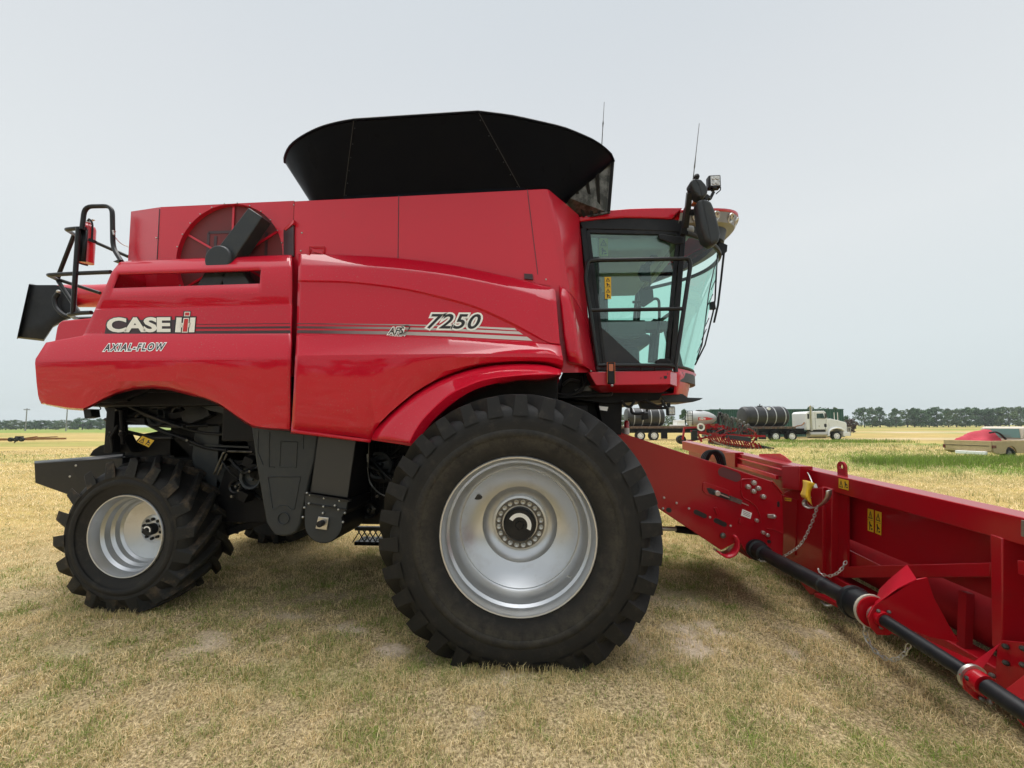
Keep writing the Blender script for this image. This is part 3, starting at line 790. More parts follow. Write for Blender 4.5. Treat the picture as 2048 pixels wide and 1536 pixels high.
mb.build('rear_axle', M['chassis'], comb, bevel=0.008)

# residue machinery seen in the rear wheel arch
mb = MB()
mb.prism([at(x, y, 4.0) for x, y in ((200, 800), (215, 830), (224, 842), (300, 846), (395, 850), (470, 850), (520, 800), (300, 760))], (0, 1.9, 0))
mb.prism([at(x, y, 3.95) for x, y in ((213, 806), (228, 838), (246, 843), (252, 815), (244, 800))], (0, 0.03, 0))
cv = mb.build('chopper_housing', M['chassis'], comb, bevel=0.01)
mb = MB()
mb.bar(at(232, 815, 3.92), at(226, 905, 3.92), 0.10, 0.10); mb.bar(at(246, 820, 3.92), at(248, 870, 3.92), 0.05, 0.05)
mb.prism([at(x, y, 3.95) for x, y in ((222, 868), (240, 862), (262, 905), (228, 905))], (0, 0.12, 0))
mb.tube([at(243, 820, 3.88), at(246, 888, 3.88)], 0.018, 8); mb.tube([at(236, 850, 3.86), at(222, 875, 3.86), at(226, 900, 3.86)], 0.014, 8)
mb.ball(at(224, 872, 3.9), 0.04, 8); mb.ball(at(245, 868, 3.88), 0.035, 8)
mb.prism([at(x, y, 4.1) for x, y in ((250, 905), (285, 868), (330, 860), (372, 862), (384, 915), (250, 915))], (0, 0.5, 0))
mb.build('steering_linkage', M['chassis'], comb, bevel=0.004)
mb = MB(); mb.prism([at(x, y, 4.05) for x, y in ((382, 912), (388, 865), (400, 848), (492, 852), (500, 892), (500, 925), (470, 925), (452, 945), (440, 985), (430, 990), (384, 930))], (0, 0.5, 0))
side_box = mb.build('battery_cover', M['grey_plastic'], comb, bevel=0.02, seg=3)
mb = MB(); mb.prism([at(x, y, 4.04) for x, y in ((382, 888), (500, 893), (500, 896), (382, 891))], (0, -0.02, 0)); mb.build('cover_lip', M['grey_plastic'], side_box)
mb = MB(); mb.prism([at(x, y, 3.9) for x, y in ((378, 782), (440, 800), (480, 828), (470, 832), (420, 822), (400, 812))], (0, 0.3, 0)); mb.build('inner_fender', M['grey_plastic'], comb, bevel=0.01)
mb = MB(); mb.tube([at(428, 948, 4.0), at(447, 906, 4.0), at(452, 902, 4.0), at(505, 904, 4.0)], 0.012, 8); mb.tube([at(435, 950, 4.0), at(454, 908, 4.0)], 0.010, 8); mb.build('guard_rail', M['dirt_steel'], comb)
mb = MB(); mb.prism([at(x, y, 4.0) for x, y in ((447, 844), (463, 840), (465, 845), (449, 851))], (0, 0.05, 0)); mb.tube([at(482, 862, 3.8), at(492, 850, 3.8)], 0.009, 8); mb.ball(at(499, 925, 4.1), 0.03, 8); mb.ball(at(497, 921, 4.1), 0.024, 8); mb.split('hydraulic_fitting', M['steel'], comb, bevel=0.003)
mb = MB(); mb.prism([at(x, y, 3.5) for x, y in ((166, 818), (181, 818), (183, 834), (169, 837))], (0, 0.08, 0)); mb.tube(fillet([at(183, 822, 3.55), at(196, 822, 3.55), at(203, 817, 3.55), at(196, 811, 3.55)], 0.03), 0.005, 6); mb.build('hanging_lamp', M['black'], comb, bevel=0.004)

# belts, pulleys, hoses and pipes that fill the dark space under the side panels
random.seed(21)
def hose_run(mb, x0, y0, x1, y1, Y, r, sag=12):
    n_ = 5; P_ = [at(_lin(x0, x1, k / (n_ - 1)) + random.uniform(-5, 5) * (0 < k < n_ - 1), _lin(y0, y1, k / (n_ - 1)) + sag * math.sin(math.pi * k / (n_ - 1)) + random.uniform(-4, 4) * (0 < k < n_ - 1), Y + random.uniform(-.08, .08)) for k in range(n_)]
    mb.tube(smooth_curve(P_, 5), r, 7)
mb = MB()
for k in range(9): hose_run(mb, random.uniform(205, 300), random.uniform(800, 850), random.uniform(320, 470), random.uniform(800, 905), random.uniform(3.85, 4.3), random.uniform(.012, .022))
for k in range(7): hose_run(mb, random.uniform(440, 490), random.uniform(905, 960), random.uniform(505, 545), random.uniform(900, 1010), random.uniform(3.9, 4.1), random.uniform(.010, .018), 6)
for k in range(8): hose_run(mb, random.uniform(700, 740), random.uniform(880, 1000), random.uniform(770, 830), random.uniform(885, 1040), random.uniform(3.8, 4.0), random.uniform(.010, .018), 10)
mb.split('hydraulic_hose', M['black'], comb, smooth=60)
for (x, y, Y, r) in ((318, 832, 3.98, .11), (360, 826, 3.99, .07), (286, 838, 3.97, .06), (505, 955, 3.98, .12), (475, 972, 3.99, .07), (760, 930, 3.93, .14), (800, 985, 3.94, .09), (740, 1020, 3.93, .08)):
    mb = MB(); c = at(x, y, Y); mb.lathe([(0.0001, -.02), (r * .25, -.03), (r * .3, 0), (r * .75, .01), (r * .8, -.03), (r, -.04), (r * .93, 0.0), (r, .04)], c, 'Y', 28); mb.build('drive_pulley', M['grey_plastic'] if r > .1 else M['black_metal'], comb, smooth=30)
mb = MB()
for k in range(16): x, y = random.choice(((random.uniform(215, 380), random.uniform(800, 900)), (random.uniform(445, 540), random.uniform(910, 1000)), (random.uniform(715, 800), random.uniform(890, 1030)))); q = at(x, y, 3.86); mb.cyl(q, random.uniform(.008, .016), .03, 'Y', 6)
mb.split('hex_bolt', M['dirt_steel'], comb)
for k in range(12):
    x, y = random.choice(((random.uniform(260, 400), random.uniform(800, 860)), (random.uniform(450, 520), random.uniform(920, 1000)), (random.uniform(720, 790), random.uniform(900, 1020)))); w_, h_ = random.uniform(8, 30), random.uniform(6, 16); a_ = random.uniform(-.5, .5)
    mb = MB(); mb.prism([at(x + dx * math.cos(a_) - dy * math.sin(a_), y + dx * math.sin(a_) + dy * math.cos(a_), 3.92) for dx, dy in ((-w_, -h_), (w_, -h_), (w_, h_), (-w_ * .6, h_), (-w_, h_ * .3))], (0, .12, 0)); mb.build('bracket', M['chassis'] if k % 3 else M['black_metal'], comb, bevel=0.006)
mb = MB()
for q in ((205, 803, 258, 800, .03), (250, 800, 300, 778, .025), (296, 783, 385, 783, .02)): mb.bar(at(q[0], q[1], 3.7), at(q[2], q[3], 3.7), q[4], q[4])
mb.split('arch_stay', M['black_metal'], comb)
plate_ = MB(); plate_.prism([at(x, y, 3.90) for x, y in ((224, 858), (231, 857), (231, 866), (224, 866))], (0, -.004, 0)); plate_.build('tag_plate', M['white'], comb)
b_ = MB(); O_ = at(216, 834, 3.938); put_text(b_, 'EO', O_, at(235, 834, 3.938) - O_, at(216, 823, 3.938) - O_, 0, 0.02) if False else None

# rear spreader plate beside the rear wheel
mb = MB()
ps = [at(x, y, 3.98) for x, y in ((68, 926), (245, 915), (240, 1000), (140, 990), (132, 988), (70, 966))]
mb.prism(ps, (0, 1.8, 0))
spread = mb.build('spreader_shield', M['black_metal'], comb, bevel=0.006)
mb = MB(); a, b, c_, d_ = at(68.5, 927, 3.976), at(245, 916, 3.976), at(245, 908, 4.12), at(69, 922, 4.12); mb.add([a, b, c_, d_], [(0, 1, 2, 3)]); mb.build('shield_flange', M['black_metal'], spread, solid=0.004)
bolts('bolt', [(152, 931), (140, 953)], 3.979, 0.012, spread)
mb = MB(); mb.prism([at(x, y, 4.3) for x, y in ((178, 912), (186, 900), (200, 891), (220, 886), (240, 888), (240, 914))], (0, 0.4, 0)); mb.build('spreader_disc', M['chassis'], comb, bevel=0.006)

# ---- clean grain shield and elevator leg below the side panels
mb = MB()
sh = [(502, 850), (636, 868), (633, 890), (629, 921), (619, 955), (600, 1050), (592, 1064), (580, 1071), (566, 1073), (548, 1070), (532, 1046), (520, 975), (512, 930)]
mb.prism([at(x, y, 3.55) for x, y in sh], (0, 0.3, 0))
shield = mb.build('chain_shield', M['grey_plastic'], comb, bevel=0.018, seg=3)
def frame_px(mb, pts, Y, w=0.012, d=0.012, closed=True):
    P = [at(x, y, Y) for x, y in pts]
    for a, b in zip(P, P[1:] + ([P[0]] if closed else [])): mb.tube([a, b], w / 2, 6)
mb = MB()
frame_px(mb, [(561, 883), (595, 884), (592, 935), (559, 933)], 3.549)
frame_px(mb, [(536, 954), (601, 954), (589, 1018), (582, 1019), (575, 1012), (560, 1011), (550, 1018), (545, 1017)], 3.549)
frame_px(mb, [(516, 862), (516, 905), (526, 930)], 3.549, closed=False); frame_px(mb, [(539, 864), (538, 934), (549, 935)], 3.549, closed=False)
frame_px(mb, [(607, 868), (606, 898)], 3.549, closed=False)
c = at(567, 1037, 3.545); mb.tube([c + Vector((math.cos(t) * 0.055, 0, math.sin(t) * 0.055)) for t in [2 * math.pi * k / 24 for k in range(24)]], 0.006, 6, closed=True)
mb.build('moulded_ribs', M['grey_plastic'], shield, smooth=60)
mb = MB()
mb.prism([at(x, y, 3.47) for x, y in ((636, 868), (713, 878), (695.5, 997), (620, 985))], (0.0, 0.42, 0))
leg = mb.build('elevator_leg', M['chassis'], comb, bevel=0.006)
mb = MB(); mb.prism([at(x, y, 3.466) for x, y in ((637.5, 869), (711, 879), (694.5, 995), (622, 984))], (0, 0.004, 0)); mb.build('elevator_face', mat('dusty_black_sheet', (0.028, 0.028, 0.027), 0.45, dirt=(0.012, 0.012, 0.012), dscale=14, dlo=0.62, dhi=0.75), leg)
mb = MB()
c = at(647, 1046, 3.44); r0 = (at(686, 1046, 3.44) - c).length
prof = [at(609, 987, 3.44), at(697, 1001, 3.44), at(695, 1020, 3.44)]
arcp = [c + Vector((math.cos(t) * r0, 0, math.sin(t) * r0)) for t in [rad(20) - rad(205) * k / 22 for k in range(23)]]
mb.prism(prof + arcp, (0, 0.46, 0))
boot = mb.build('elevator_boot', M['chassis'], leg, bevel=0.008)
mb = MB(); mb.prism([at(x, y, 3.438) for x, y in ((610.5, 989), (695, 1002.5), (691, 1020))] + [c + Vector((math.cos(t) * r0 * 0.95, -0.002, math.sin(t) * r0 * 0.95)) for t in [rad(18) - rad(200) * k / 22 for k in range(23)]], (0, 0.006, 0)); mb.build('boot_cover', M['grey_plastic'], leg)
mb = MB(); mb.bar(at(609, 988, 3.43), at(697, 1002, 3.43), 0.02, 0.02); mb.bar(at(613, 1007, 3.43), at(694, 1020, 3.43), 0.012, 0.012); mb.bar(at(697, 1002, 3.43), at(722, 994, 3.9), 0.02, 0.02); mb.build('boot_flange', M['black_metal'], leg)
bl = [(614, 986), (620, 990), (648, 996), (679, 1001), (618, 1007), (647, 1013), (677, 1019), (690, 1026), (686, 1044), (646, 1026), (606, 1034), (609, 1015), (670, 1011)]
mb = MB()
for x, y in bl: mb.ball(at(x, y, 3.428), 0.011, 8)
mb.split('boot_bolt', M['steel'], leg)
mb = MB(); q = at(645, 1046, 3.434); s_ = 0.06; mb.prism([q + Vector((-s_, 0, -s_ * 0.8)), q + Vector((s_ * 0.8, 0, -s_)), q + Vector((s_, 0, s_ * 0.8)), q + Vector((-s_ * 0.6, 0, s_))], (0, -0.012, 0)); mb.build('bearing_plate', M['steel'], leg, bevel=0.004)
mb = MB(); mb.cyl(at(638, 1049, 3.37), 0.028, 0.06, 'Y', 16); mb.build('shaft_end', M['black'], leg, bevel=0.004)
# open frame and mesh between leg and front wheel
mb = MB()
for k in range(9): mb.tube([at(735 + 8 * k, 890, 3.95), at(735 + 8 * k, 1000, 3.95)], 0.003, 5)
for k in range(12): mb.tube([at(730, 895 + 9 * k, 3.95), at(805, 893 + 9 * k, 3.95)], 0.003, 5)
mb.build('mesh_guard', M['black_metal'], comb)
mb = MB(); mb.tube([at(738, 885, 3.7), at(736, 935, 3.7)], 0.005, 6); mb.tube(fillet([at(735, 935, 3.72), at(738, 965, 3.72), at(760, 990, 3.72), at(790, 995, 3.72)], 0.1), 0.007, 6); mb.tube([at(735, 908, 3.7), at(736, 924, 3.7)], 0.012, 8); mb.ball(at(750, 1018, 3.8), 0.014, 8); mb.build('wiring_hose', M['dirt_steel'], comb)
# far side step
mb = MB()
za = at(716, 1050, 5.4); zb_ = at(716, 1082, 5.4)
for z in (za.z - 0.02, zb_.z): mb.box(za.x, za.x + 0.75, 5.3, 5.36, z - 0.03, z + 0.02)
for k in range(9): mb.bar((za.x + 0.08 * k, 5.33, za.z), (za.x + 0.08 * k + 0.14, 5.33, zb_.z), 0.012, 0.012)
for k in range(9): mb.bar((za.x + 0.08 * k + 0.1, 5.33, za.z), (za.x + 0.08 * k - 0.04, 5.33, zb_.z), 0.012, 0.012)
for z in (zb_.z,):
    for k in range(12): mb.box(za.x + 0.06 * k, za.x + 0.06 * k + 0.04, 5.3, 5.6, z - 0.03, z + 0.01)
mb.build('ladder_step', M['black_metal'], comb)

# ---- rear rail, unloading spout
def rail(mb, pts, r=0.021, f=0.09):
    mb.tube(fillet([at(x, y, Y) for x, y, Y in pts], f), r, 10)
mb = MB()
rail(mb, [(243, 523, 3.62), (226, 496, 3.66), (224.5, 412, 3.66), (169.5, 413, 3.66), (164, 459, 3.66)])
rail(mb, [(170, 456.5, 3.68), (150, 457, 3.68), (133, 459, 3.70), (149, 469, 4.2), (192, 485, 4.3), (256, 513, 4.4)], f=0.05)
rail(mb, [(222, 544, 3.68), (150, 547, 3.68), (97, 550, 3.70), (113, 558, 4.3), (200, 586, 4.4)], f=0.05)
rail(mb, [(183, 625, 3.70), (160, 626, 3.70), (138, 629, 3.72), (152, 637, 4.2), (190, 636, 4.4)], f=0.04)
rail(mb, [(157, 455, 3.66), (150, 560, 3.66), (146, 628, 3.70)])
rail(mb, [(149, 468, 4.2), (118, 548, 4.3), (115, 560, 4.3), (158, 625, 4.3)], f=0.04)
mb.prism([at(226, 523, 3.62), at(236, 519, 3.62), at(243, 520, 3.62), at(243, 524, 3.62)], (0, 0.06, 0))
mb.build('rear_handrail', M['black_metal'], comb, smooth=60)
mb = MB(); mb.tube(smooth_curve([at(226, 463, 3.66), at(231, 462, 3.66), at(229, 472, 3.7), at(242, 487, 3.8), at(257, 494, 3.9)], 5), 0.004, 6); mb.tube([at(226, 461, 3.65), at(228, 470, 3.65)], 0.01, 6); mb.build('lanyard', M['steel'], comb)
mb = MB()
Ys = 6.0
ax = [at(196, 592, Ys), at(130, 592, Ys)]
mb.tube([ax[0] + Vector((3.0, 0, 0.05)), ax[0], ax[1]], 0.19, 24)
spout = mb.build('unloading_auger', M['red_matt'], comb, smooth=40)
mb = MB()
r1 = [at(x, y, Y) for x, y, Y in ((140, 582, 5.78), (108, 572, 5.78), (65, 569, 5.78))]
def ringq(quad, n=6):
    Q = [Vector(q) for q in quad]; res = []
    for k in range(4):
        a, b = Q[k], Q[(k + 1) % 4]
        for t in range(n): res.append(a.lerp(b, t / n))
    c = sum(res, Vector()) / len(res); m_ = max((p - c).length for p in res)
    return [c + (p - c) * (0.90 if False else min(1, 0.80 * m_ / (p - c).length + 0.12)) for p in res]
qa = ringq([at(146, 578, 5.8), at(150, 628, 5.8), at(150, 632, 6.25), at(146, 584, 6.25)])
qb = ringq([at(112, 570, 5.75), at(106, 655, 5.75), at(106, 655, 6.3), at(112, 575, 6.3)])
qc = ringq([at(64, 567, 5.7), at(36, 677, 5.7), at(40, 675, 6.35), at(66, 571, 6.35)])
qc2 = ringq([at(58, 567, 5.66), at(33, 679, 5.66), at(36, 677, 6.39), at(60, 571, 6.39)])
mid_ = ringq([at(76, 570, 5.72), at(88, 683, 5.72), at(88, 680, 6.33), at(78, 575, 6.33)])
rings = [qa, qb, mid_, qc, qc2]
vs = [p for r in rings for p in r]; n = 24
fs = [(i * n + j, i * n + (j + 1) % n, (i + 1) * n + (j + 1) % n, (i + 1) * n + j) for i in range(len(rings) - 1) for j in range(n)]
mb.add(vs, fs + [tuple(range((len(rings) - 1) * n, len(rings) * n))])
sb = mb.build('spout_boot', M['black'], spout, smooth=50, solid=0.012)
mb = MB(); mb.tube(smooth_curve([at(117, 586, 5.7), at(110, 598, 5.7), at(114, 616, 5.7), at(128, 630, 5.7), at(142, 634, 5.75)], 5), 0.035, 10); mb.build('boot_clamp', M['black_metal'], spout)
mb = MB(); mb.ball(at(117, 583, 5.68), 0.03, 8); mb.build('clamp_bolt', M['steel'], spout)

# ---- cab
YR, YL = 4.03, 2 * YC - 4.03
def mir(p): return Vector((p.x, 2 * YC - p.y, p.z))
# roof: red shell, black fascia
mb = MB()
ro = [(1157, 434), (1180, 426), (1215, 420), (1260, 416.5), (1310, 415), (1366, 415), (1352, 428), (1344, 437), (1300, 435), (1250, 434), (1200, 437), (1159, 442)]
A_ = [at(x, y, YR - 0.02) for x, y in ro]; B_ = [mir(p) for p in A_]
mb.prism(A_, (0, 2 * (YC - YR) + 0.04, 0))
cab_roof = mb.build('cab_roof', M['red'], comb, bevel=0.012, seg=3, smooth=30)
mb = MB()
fa_ = [(1159, 440), (1200, 437), (1250, 434.5), (1300, 435.5), (1344, 438), (1372, 442), (1374, 466), (1340, 463), (1250, 459), (1165, 458)]
mb.prism([at(x, y, YR) for x, y in fa_], (0, 2 * (YC - YR), 0))
fascia = mb.build('roof_fascia', M['black'], cab_roof, bevel=0.008, smooth=30)
# visor with work lights, curved in plan
def visor_arc(xs, xm, z, n=25, inset=0.0, zs=None):
    hw = YC - YR + 0.02 - inset; zs = z if zs is None else zs
    res = []
    for k in range(n):
        s = -1 + 2 * k / (n - 1); y = YC + s * hw
        res.append(Vector((xs + (xm - xs) * (1 - abs(s) ** 2.4), y, zs + (z - zs) * (1 - abs(s) ** 2.2))))
    return res
tipT = at(1476, 440, 4.75); tipM = at(1470, 462, 4.75); tipB = at(1452, 488, 4.75)
xs0 = at(1350, 432, YR).x
zt_ = at(1366, 416, YR).z
mb = MB()
mb.grid([visor_arc(xs0 - 0.20, xs0 + 0.05, tipT.z + 0.02, inset=0.25, zs=zt_ - 0.01), visor_arc(xs0 + 0.02, tipT.x - 0.10, tipT.z + 0.04, inset=0.04, zs=zt_ - 0.01), visor_arc(xs0 + 0.05, tipT.x, tipT.z + 0.02, zs=zt_ - 0.035), visor_arc(xs0 + 0.05, tipT.x, tipT.z - 0.02, zs=zt_ - 0.06)])
mb.build('roof_visor', M['red'], cab_roof, smooth=40, solid=0.015)
mb = MB()
mb.grid([visor_arc(xs0 + 0.05, tipT.x - 0.006, tipT.z - 0.02, inset=0.005, zs=zt_ - 0.06), visor_arc(xs0 + 0.03, tipM.x - 0.01, tipM.z, inset=0.02, zs=zt_ - 0.17), visor_arc(xs0 + 0.02, tipM.x - 0.13, tipM.z - 0.035, inset=0.06, zs=zt_ - 0.20)])
lh = mb.build('lamp_panel', M['beige_lamp'], cab_roof, smooth=40)
mb = MB()
mb.grid([visor_arc(xs0 + 0.02, tipM.x - 0.10, tipM.z - 0.02, inset=0.06, zs=zt_ - 0.19), visor_arc(xs0 + 0.0, tipB.x - 0.02, tipB.z - 0.01, inset=0.08, zs=zt_ - 0.27), visor_arc(xs0 - 0.02, tipB.x - 0.13, tipB.z - 0.03, inset=0.12, zs=zt_ - 0.28)])
mb.build('visor_underside', M['black'], cab_roof, smooth=40)
arcm = visor_arc(xs0 + 0.04, tipT.x - 0.035, (tipT.z + tipM.z) / 2 - 0.015, n=41, zs=zt_ - 0.115)
for k in (2, 5, 9, 13, 17, 23, 27, 31, 35, 38):
    p = arcm[k]; tn = (arcm[k + 1] - arcm[k - 1]).normalized(); nr = Vector((tn.y, -tn.x, 0)); nr = nr if nr.x > 0 else -nr
    nr = (nr + Vector((0, 0, -0.5))).normalized()
    b = MB(); e1 = nr.cross(Vector((0, 0, 1))).normalized(); e2 = e1.cross(nr)
    rings = []
    for r_, h_ in ((0.056, 0.0), (0.055, 0.010), (0.048, 0.013), (0.026, -0.008), (0.001, -0.012)):
        rings.append([p + nr * h_ + e1 * (math.cos(t) * r_) + e2 * (math.sin(t) * r_) for t in [2 * math.pi * j / 20 for j in range(21)]])
    b.grid(rings); b.build('work_light', M['lamp'], cab_roof, smooth=40)

# windscreen and pillars
def screen_row(pa, xm, n=25):
    hw = YC - pa.y
    return [Vector((pa.x + (xm - pa.x) * (1 - abs(-1 + 2 * k / (n - 1)) ** 2.2), YC + hw * (-1 + 2 * k / (n - 1)), pa.z)) for k in range(n)]
p_t = at(1372, 466, YR + 0.02); p_b = at(1349, 732, YR + 0.02)
xmt = at(1442, 492, 4.7).x; xmb = at(1387, 752, 4.7).x
rws = []
for t in (0, 0.33, 0.66, 1):
    pa = p_t.lerp(p_b, t); xm = _lin(xmt, xmb, t) + 0.03 * math.sin(t * math.pi); rws.append(screen_row(pa, xm))
mb = MB(); mb.grid(rws); ws = mb.build('windscreen', M['glass_front'], comb, smooth=60)
mb = MB(); mb.tube(rws[0], 0.025, 8); mb.build('windscreen_header', M['black'], ws)
mb = MB(); mb.tube(rws[-1], 0.018, 8); mb.build('windscreen_sill', M['black'], ws)
# side door frames and glass, both sides
RP = [(1161, 458), (1176, 458), (1208, 726), (1196, 728)]
def quad_frame(mb, pts, Y, th=0.05, flip=False):
    P = [at(x, y, Y) for x, y in pts]
    if flip: P = [mir(p) for p in P]; th = -th
    mb.prism(P, (0, th, 0))
door = None
for flip in (False, True):
    mb = MB()
    quad_frame(mb, [(1161, 456), (1172, 456), (1206, 732), (1194, 732)], YR - 0.01, 0.07, flip)
    quad_frame(mb, [(1172, 460), (1180, 460), (1213, 732), (1206, 732)], YR + 0.004, 0.04, flip)
    quad_frame(mb, [(1354, 462), (1361, 462), (1338, 732), (1330, 732)], YR + 0.004, 0.04, flip)
    quad_frame(mb, [(1363, 462), (1373, 462), (1351, 732), (1340, 732)], YR - 0.005, 0.06, flip)
    quad_frame(mb, [(1176, 458), (1360, 462), (1360, 470), (1178, 466)], YR + 0.004, 0.03, flip)
    quad_frame(mb, [(1206, 726), (1345, 727), (1345, 742), (1198, 742)], YR - 0.004, 0.06, flip)
    d = mb.build('door_frame', M['black'], comb, bevel=0.005)
    mb = MB()
    quad_frame(mb, [(1178, 462), (1358, 465), (1335, 728), (1212, 728)], YR + 0.02, 0.006, flip)
    mb.build('door_glass', M['glass'], d)
    if not flip: door = d
mb = MB(); quad_frame(mb, [(1203, 655), (1208, 659), (1282, 727), (1211, 727)], YR + 0.008, 0.008); mb.build('door_corner_panel', M['grey_plastic'], door)
mb = MB(); quad_frame(mb, [(1316, 470), (1322, 467), (1368, 474), (1368, 487), (1350, 488), (1320, 478)], YR - 0.012, 0.03); quad_frame(mb, [(1312, 721), (1320, 717), (1340, 717), (1344, 728), (1312, 728)], YR - 0.008, 0.03); mb.split('door_hinge', M['black'], door, bevel=0.008)
# cab shell: rear wall, floor, headliner, under-sill nose
mb = MB()
rwx0 = at(1176, 460, YR).x; rwx1 = at(1206, 728, YR).x; zt2 = at(1176, 460, YR).z; zb2 = at(1206, 740, YR).z; zmid = _lin(zb2, zt2, 0.40); ztop = _lin(zb2, zt2, 0.8)
def rw(z): return rwx0 + (rwx1 - rwx0) * (zt2 - z) / (zt2 - zb2) - 0.02
mb.prism([(rw(zb2), YR, zb2), (rw(zb2), YL, zb2), (rw(zmid), YL, zmid), (rw(zmid), YR, zmid)], (-0.05, 0, 0))
mb.prism([(rw(ztop), YR, ztop), (rw(ztop), YL, ztop), (rw(zt2), YL, zt2), (rw(zt2), YR, zt2)], (-0.05, 0, 0))
mb.box(rw(zmid) - 0.05, rw(zmid) + 0.06, YR + 0.02, YR + 0.09, zmid - 0.05, ztop + 0.02); mb.box(rw(zmid) - 0.05, rw(zmid) + 0.06, YL - 0.09, YL - 0.02, zmid - 0.05, ztop + 0.02)
mb.build('cab_rear_wall', M['dark_int'], comb, bevel=0.01)
mb = MB()
zc = at(1250, 462, YR).z
mb.box(rwx0 - 0.05, p_t.x + 0.1, YR + 0.03, YL - 0.03, zc - 0.02, zc + 0.06)
mb.box(rwx0, rwx0 + 0.9, YR + 0.10, YL - 0.10, zc - 0.16, zc - 0.02)
mb.box(rwx0, rwx0 + 0.12, YR + 0.05, YL - 0.05, zc - 0.34, zc - 0.02)
mb.build('headliner', M['grey_int'], comb, bevel=0.03, seg=3)
mb = MB()
fl_ = screen_row(Vector((p_b.x, YR, zb2)), xmb + 0.02)
mb.prism([Vector((rwx1 - 0.1, YL, zb2 - 0.12))] + [Vector((rwx1 - 0.1, YR, zb2 - 0.12))] + [p + Vector((0, 0, -0.12)) for p in fl_], (0, 0, 0.10)); mb.build('cab_floor', M['dark_int'], comb)
nosz = [at(1345, 740, YR).z, at(1350, 786, YR).z]
r0 = screen_row(Vector((p_b.x - 0.02, YR, nosz[0] + 0.02)), xmb + 0.03); xn = at(1386, 772, 4.6).x
r1_ = screen_row(Vector((p_b.x, YR - 0.01, nosz[0] - 0.06)), xn); r2_ = screen_row(Vector((p_b.x - 0.02, YR + 0.02, nosz[1])), xn - 0.04); r3_ = screen_row(Vector((p_b.x - 0.2, YR + 0.1, nosz[1] - 0.01)), xn - 0.35)
mb = MB(); mb.grid([r0, r1_, r2_, r3_]); mb.build('cab_front_sill', M['red_matt'], comb, smooth=50, solid=0.01)
# seat, steering column, console and monitors
mb = MB()
sx = at(1250, 700, 4.9).x; sz = zb2
mb.box(sx - 0.30, sx + 0.25, 4.62, 5.18, sz + 0.38, sz + 0.52); mb.box(sx - 0.38, sx - 0.24, 4.64, 5.16, sz + 0.48, sz + 1.05); mb.box(sx - 0.24, sx + 0.15, 4.75, 5.05, sz, sz + 0.38)
mb.build('driver_seat', M['dark_int'], comb, bevel=0.05, seg=3)
mb = MB(); mb.box(sx - 0.25, sx + 0.35, 4.38, 4.55, sz + 0.50, sz + 0.60); mb.prism([at(x, y, 4.35) for x, y in ((1216, 640), (1290, 640), (1292, 668), (1262, 680), (1215, 672))], (0, 0.12, 0)); mb.tube([at(1205, 672, 4.3), at(1290, 671, 4.3)], 0.012, 8); mb.build('armrest_console', M['dark_int'], comb, bevel=0.02)
mb = MB()
stx = at(1330, 640, 4.9).x
mb.bar((stx + 0.18, 4.9, sz - 0.05), (stx + 0.02, 4.9, sz + 0.72), 0.12, 0.09)
cw = Vector((stx - 0.03, 4.9, sz + 0.76)); e1 = Vector((0, 1, 0)); e2 = Vector((0.80, 0, 0.55))
mb.tube([cw + (e1 * math.cos(t) + e2 * math.sin(t)) * 0.20 for t in [2 * math.pi * k / 24 for k in range(24)]], 0.015, 8, closed=True)
mb.bar(cw - e1 * 0.19, cw + e1 * 0.19, 0.03, 0.02)
mb.build('steering_column', M['dark_int'], comb)
mb = MB()
mb.prism([at(x, y, 4.30) for x, y in ((1280, 582), (1306, 578), (1308, 600), (1290, 612), (1281, 610))], (0, 0.05, 0)); mb.prism([at(x, y, 4.30) for x, y in ((1277, 545), (1284, 528), (1300, 532), (1302, 562), (1285, 560))], (0, 0.06, 0))
mb.tube([at(1301, 560, 4.33), at(1298, 582, 4.33)], 0.008, 6); mb.bar(at(1286, 540, 4.33), at(1330, 480, 4.33), 0.09, 0.05); mb.bar(at(1296, 530, 4.3), at(1315, 515, 4.3), 0.06, 0.05)
mb.tube(fillet([at(1265, 604, 4.32), at(1290, 604, 4.32), at(1318, 594, 4.32), at(1319, 640, 4.32), at(1305, 725, 4.32)], 0.08), 0.016, 8)
mb.bar(at(1305, 725, 4.6), at(1312, 640, 4.6), 0.09, 0.09)
mb.build('monitor_arm', M['black'], comb, bevel=0.006)
mb = MB(); mb.ball(at(1199, 582, 4.15), (0.025, 0.03, 0.05), 10); mb.bar(at(1199, 565, 4.15), at(1197, 545, 4.15), 0.02, 0.02); mb.build('door_handle', M['black'], door)

# handrail around the door
mb = MB()
rail(mb, [(1345, 731, 3.86), (1196, 731, 3.86)], 0.02)
rail(mb, [(1196, 732, 3.86), (1170, 553, 3.86), (1176, 522, 3.86), (1196, 520.5, 3.86), (1378, 517.5, 3.86), (1381, 530, 3.86), (1351, 730, 3.86)], 0.021, 0.07)
rail(mb, [(1180, 620.8, 3.86), (1366, 617.5, 3.86), (1367, 622, 3.86)], 0.019, 0.02)
rail(mb, [(1330, 731, 3.86), (1352, 733, 3.86), (1352, 744, 3.86)], 0.019, 0.05)
rail(mb, [(1282, 731, 3.86), (1282, 745, 3.88)], 0.011); rail(mb, [(1310, 731, 3.86), (1310, 745, 3.88)], 0.009)
mb.build('door_handrail', M['black_metal'], comb, smooth=60)
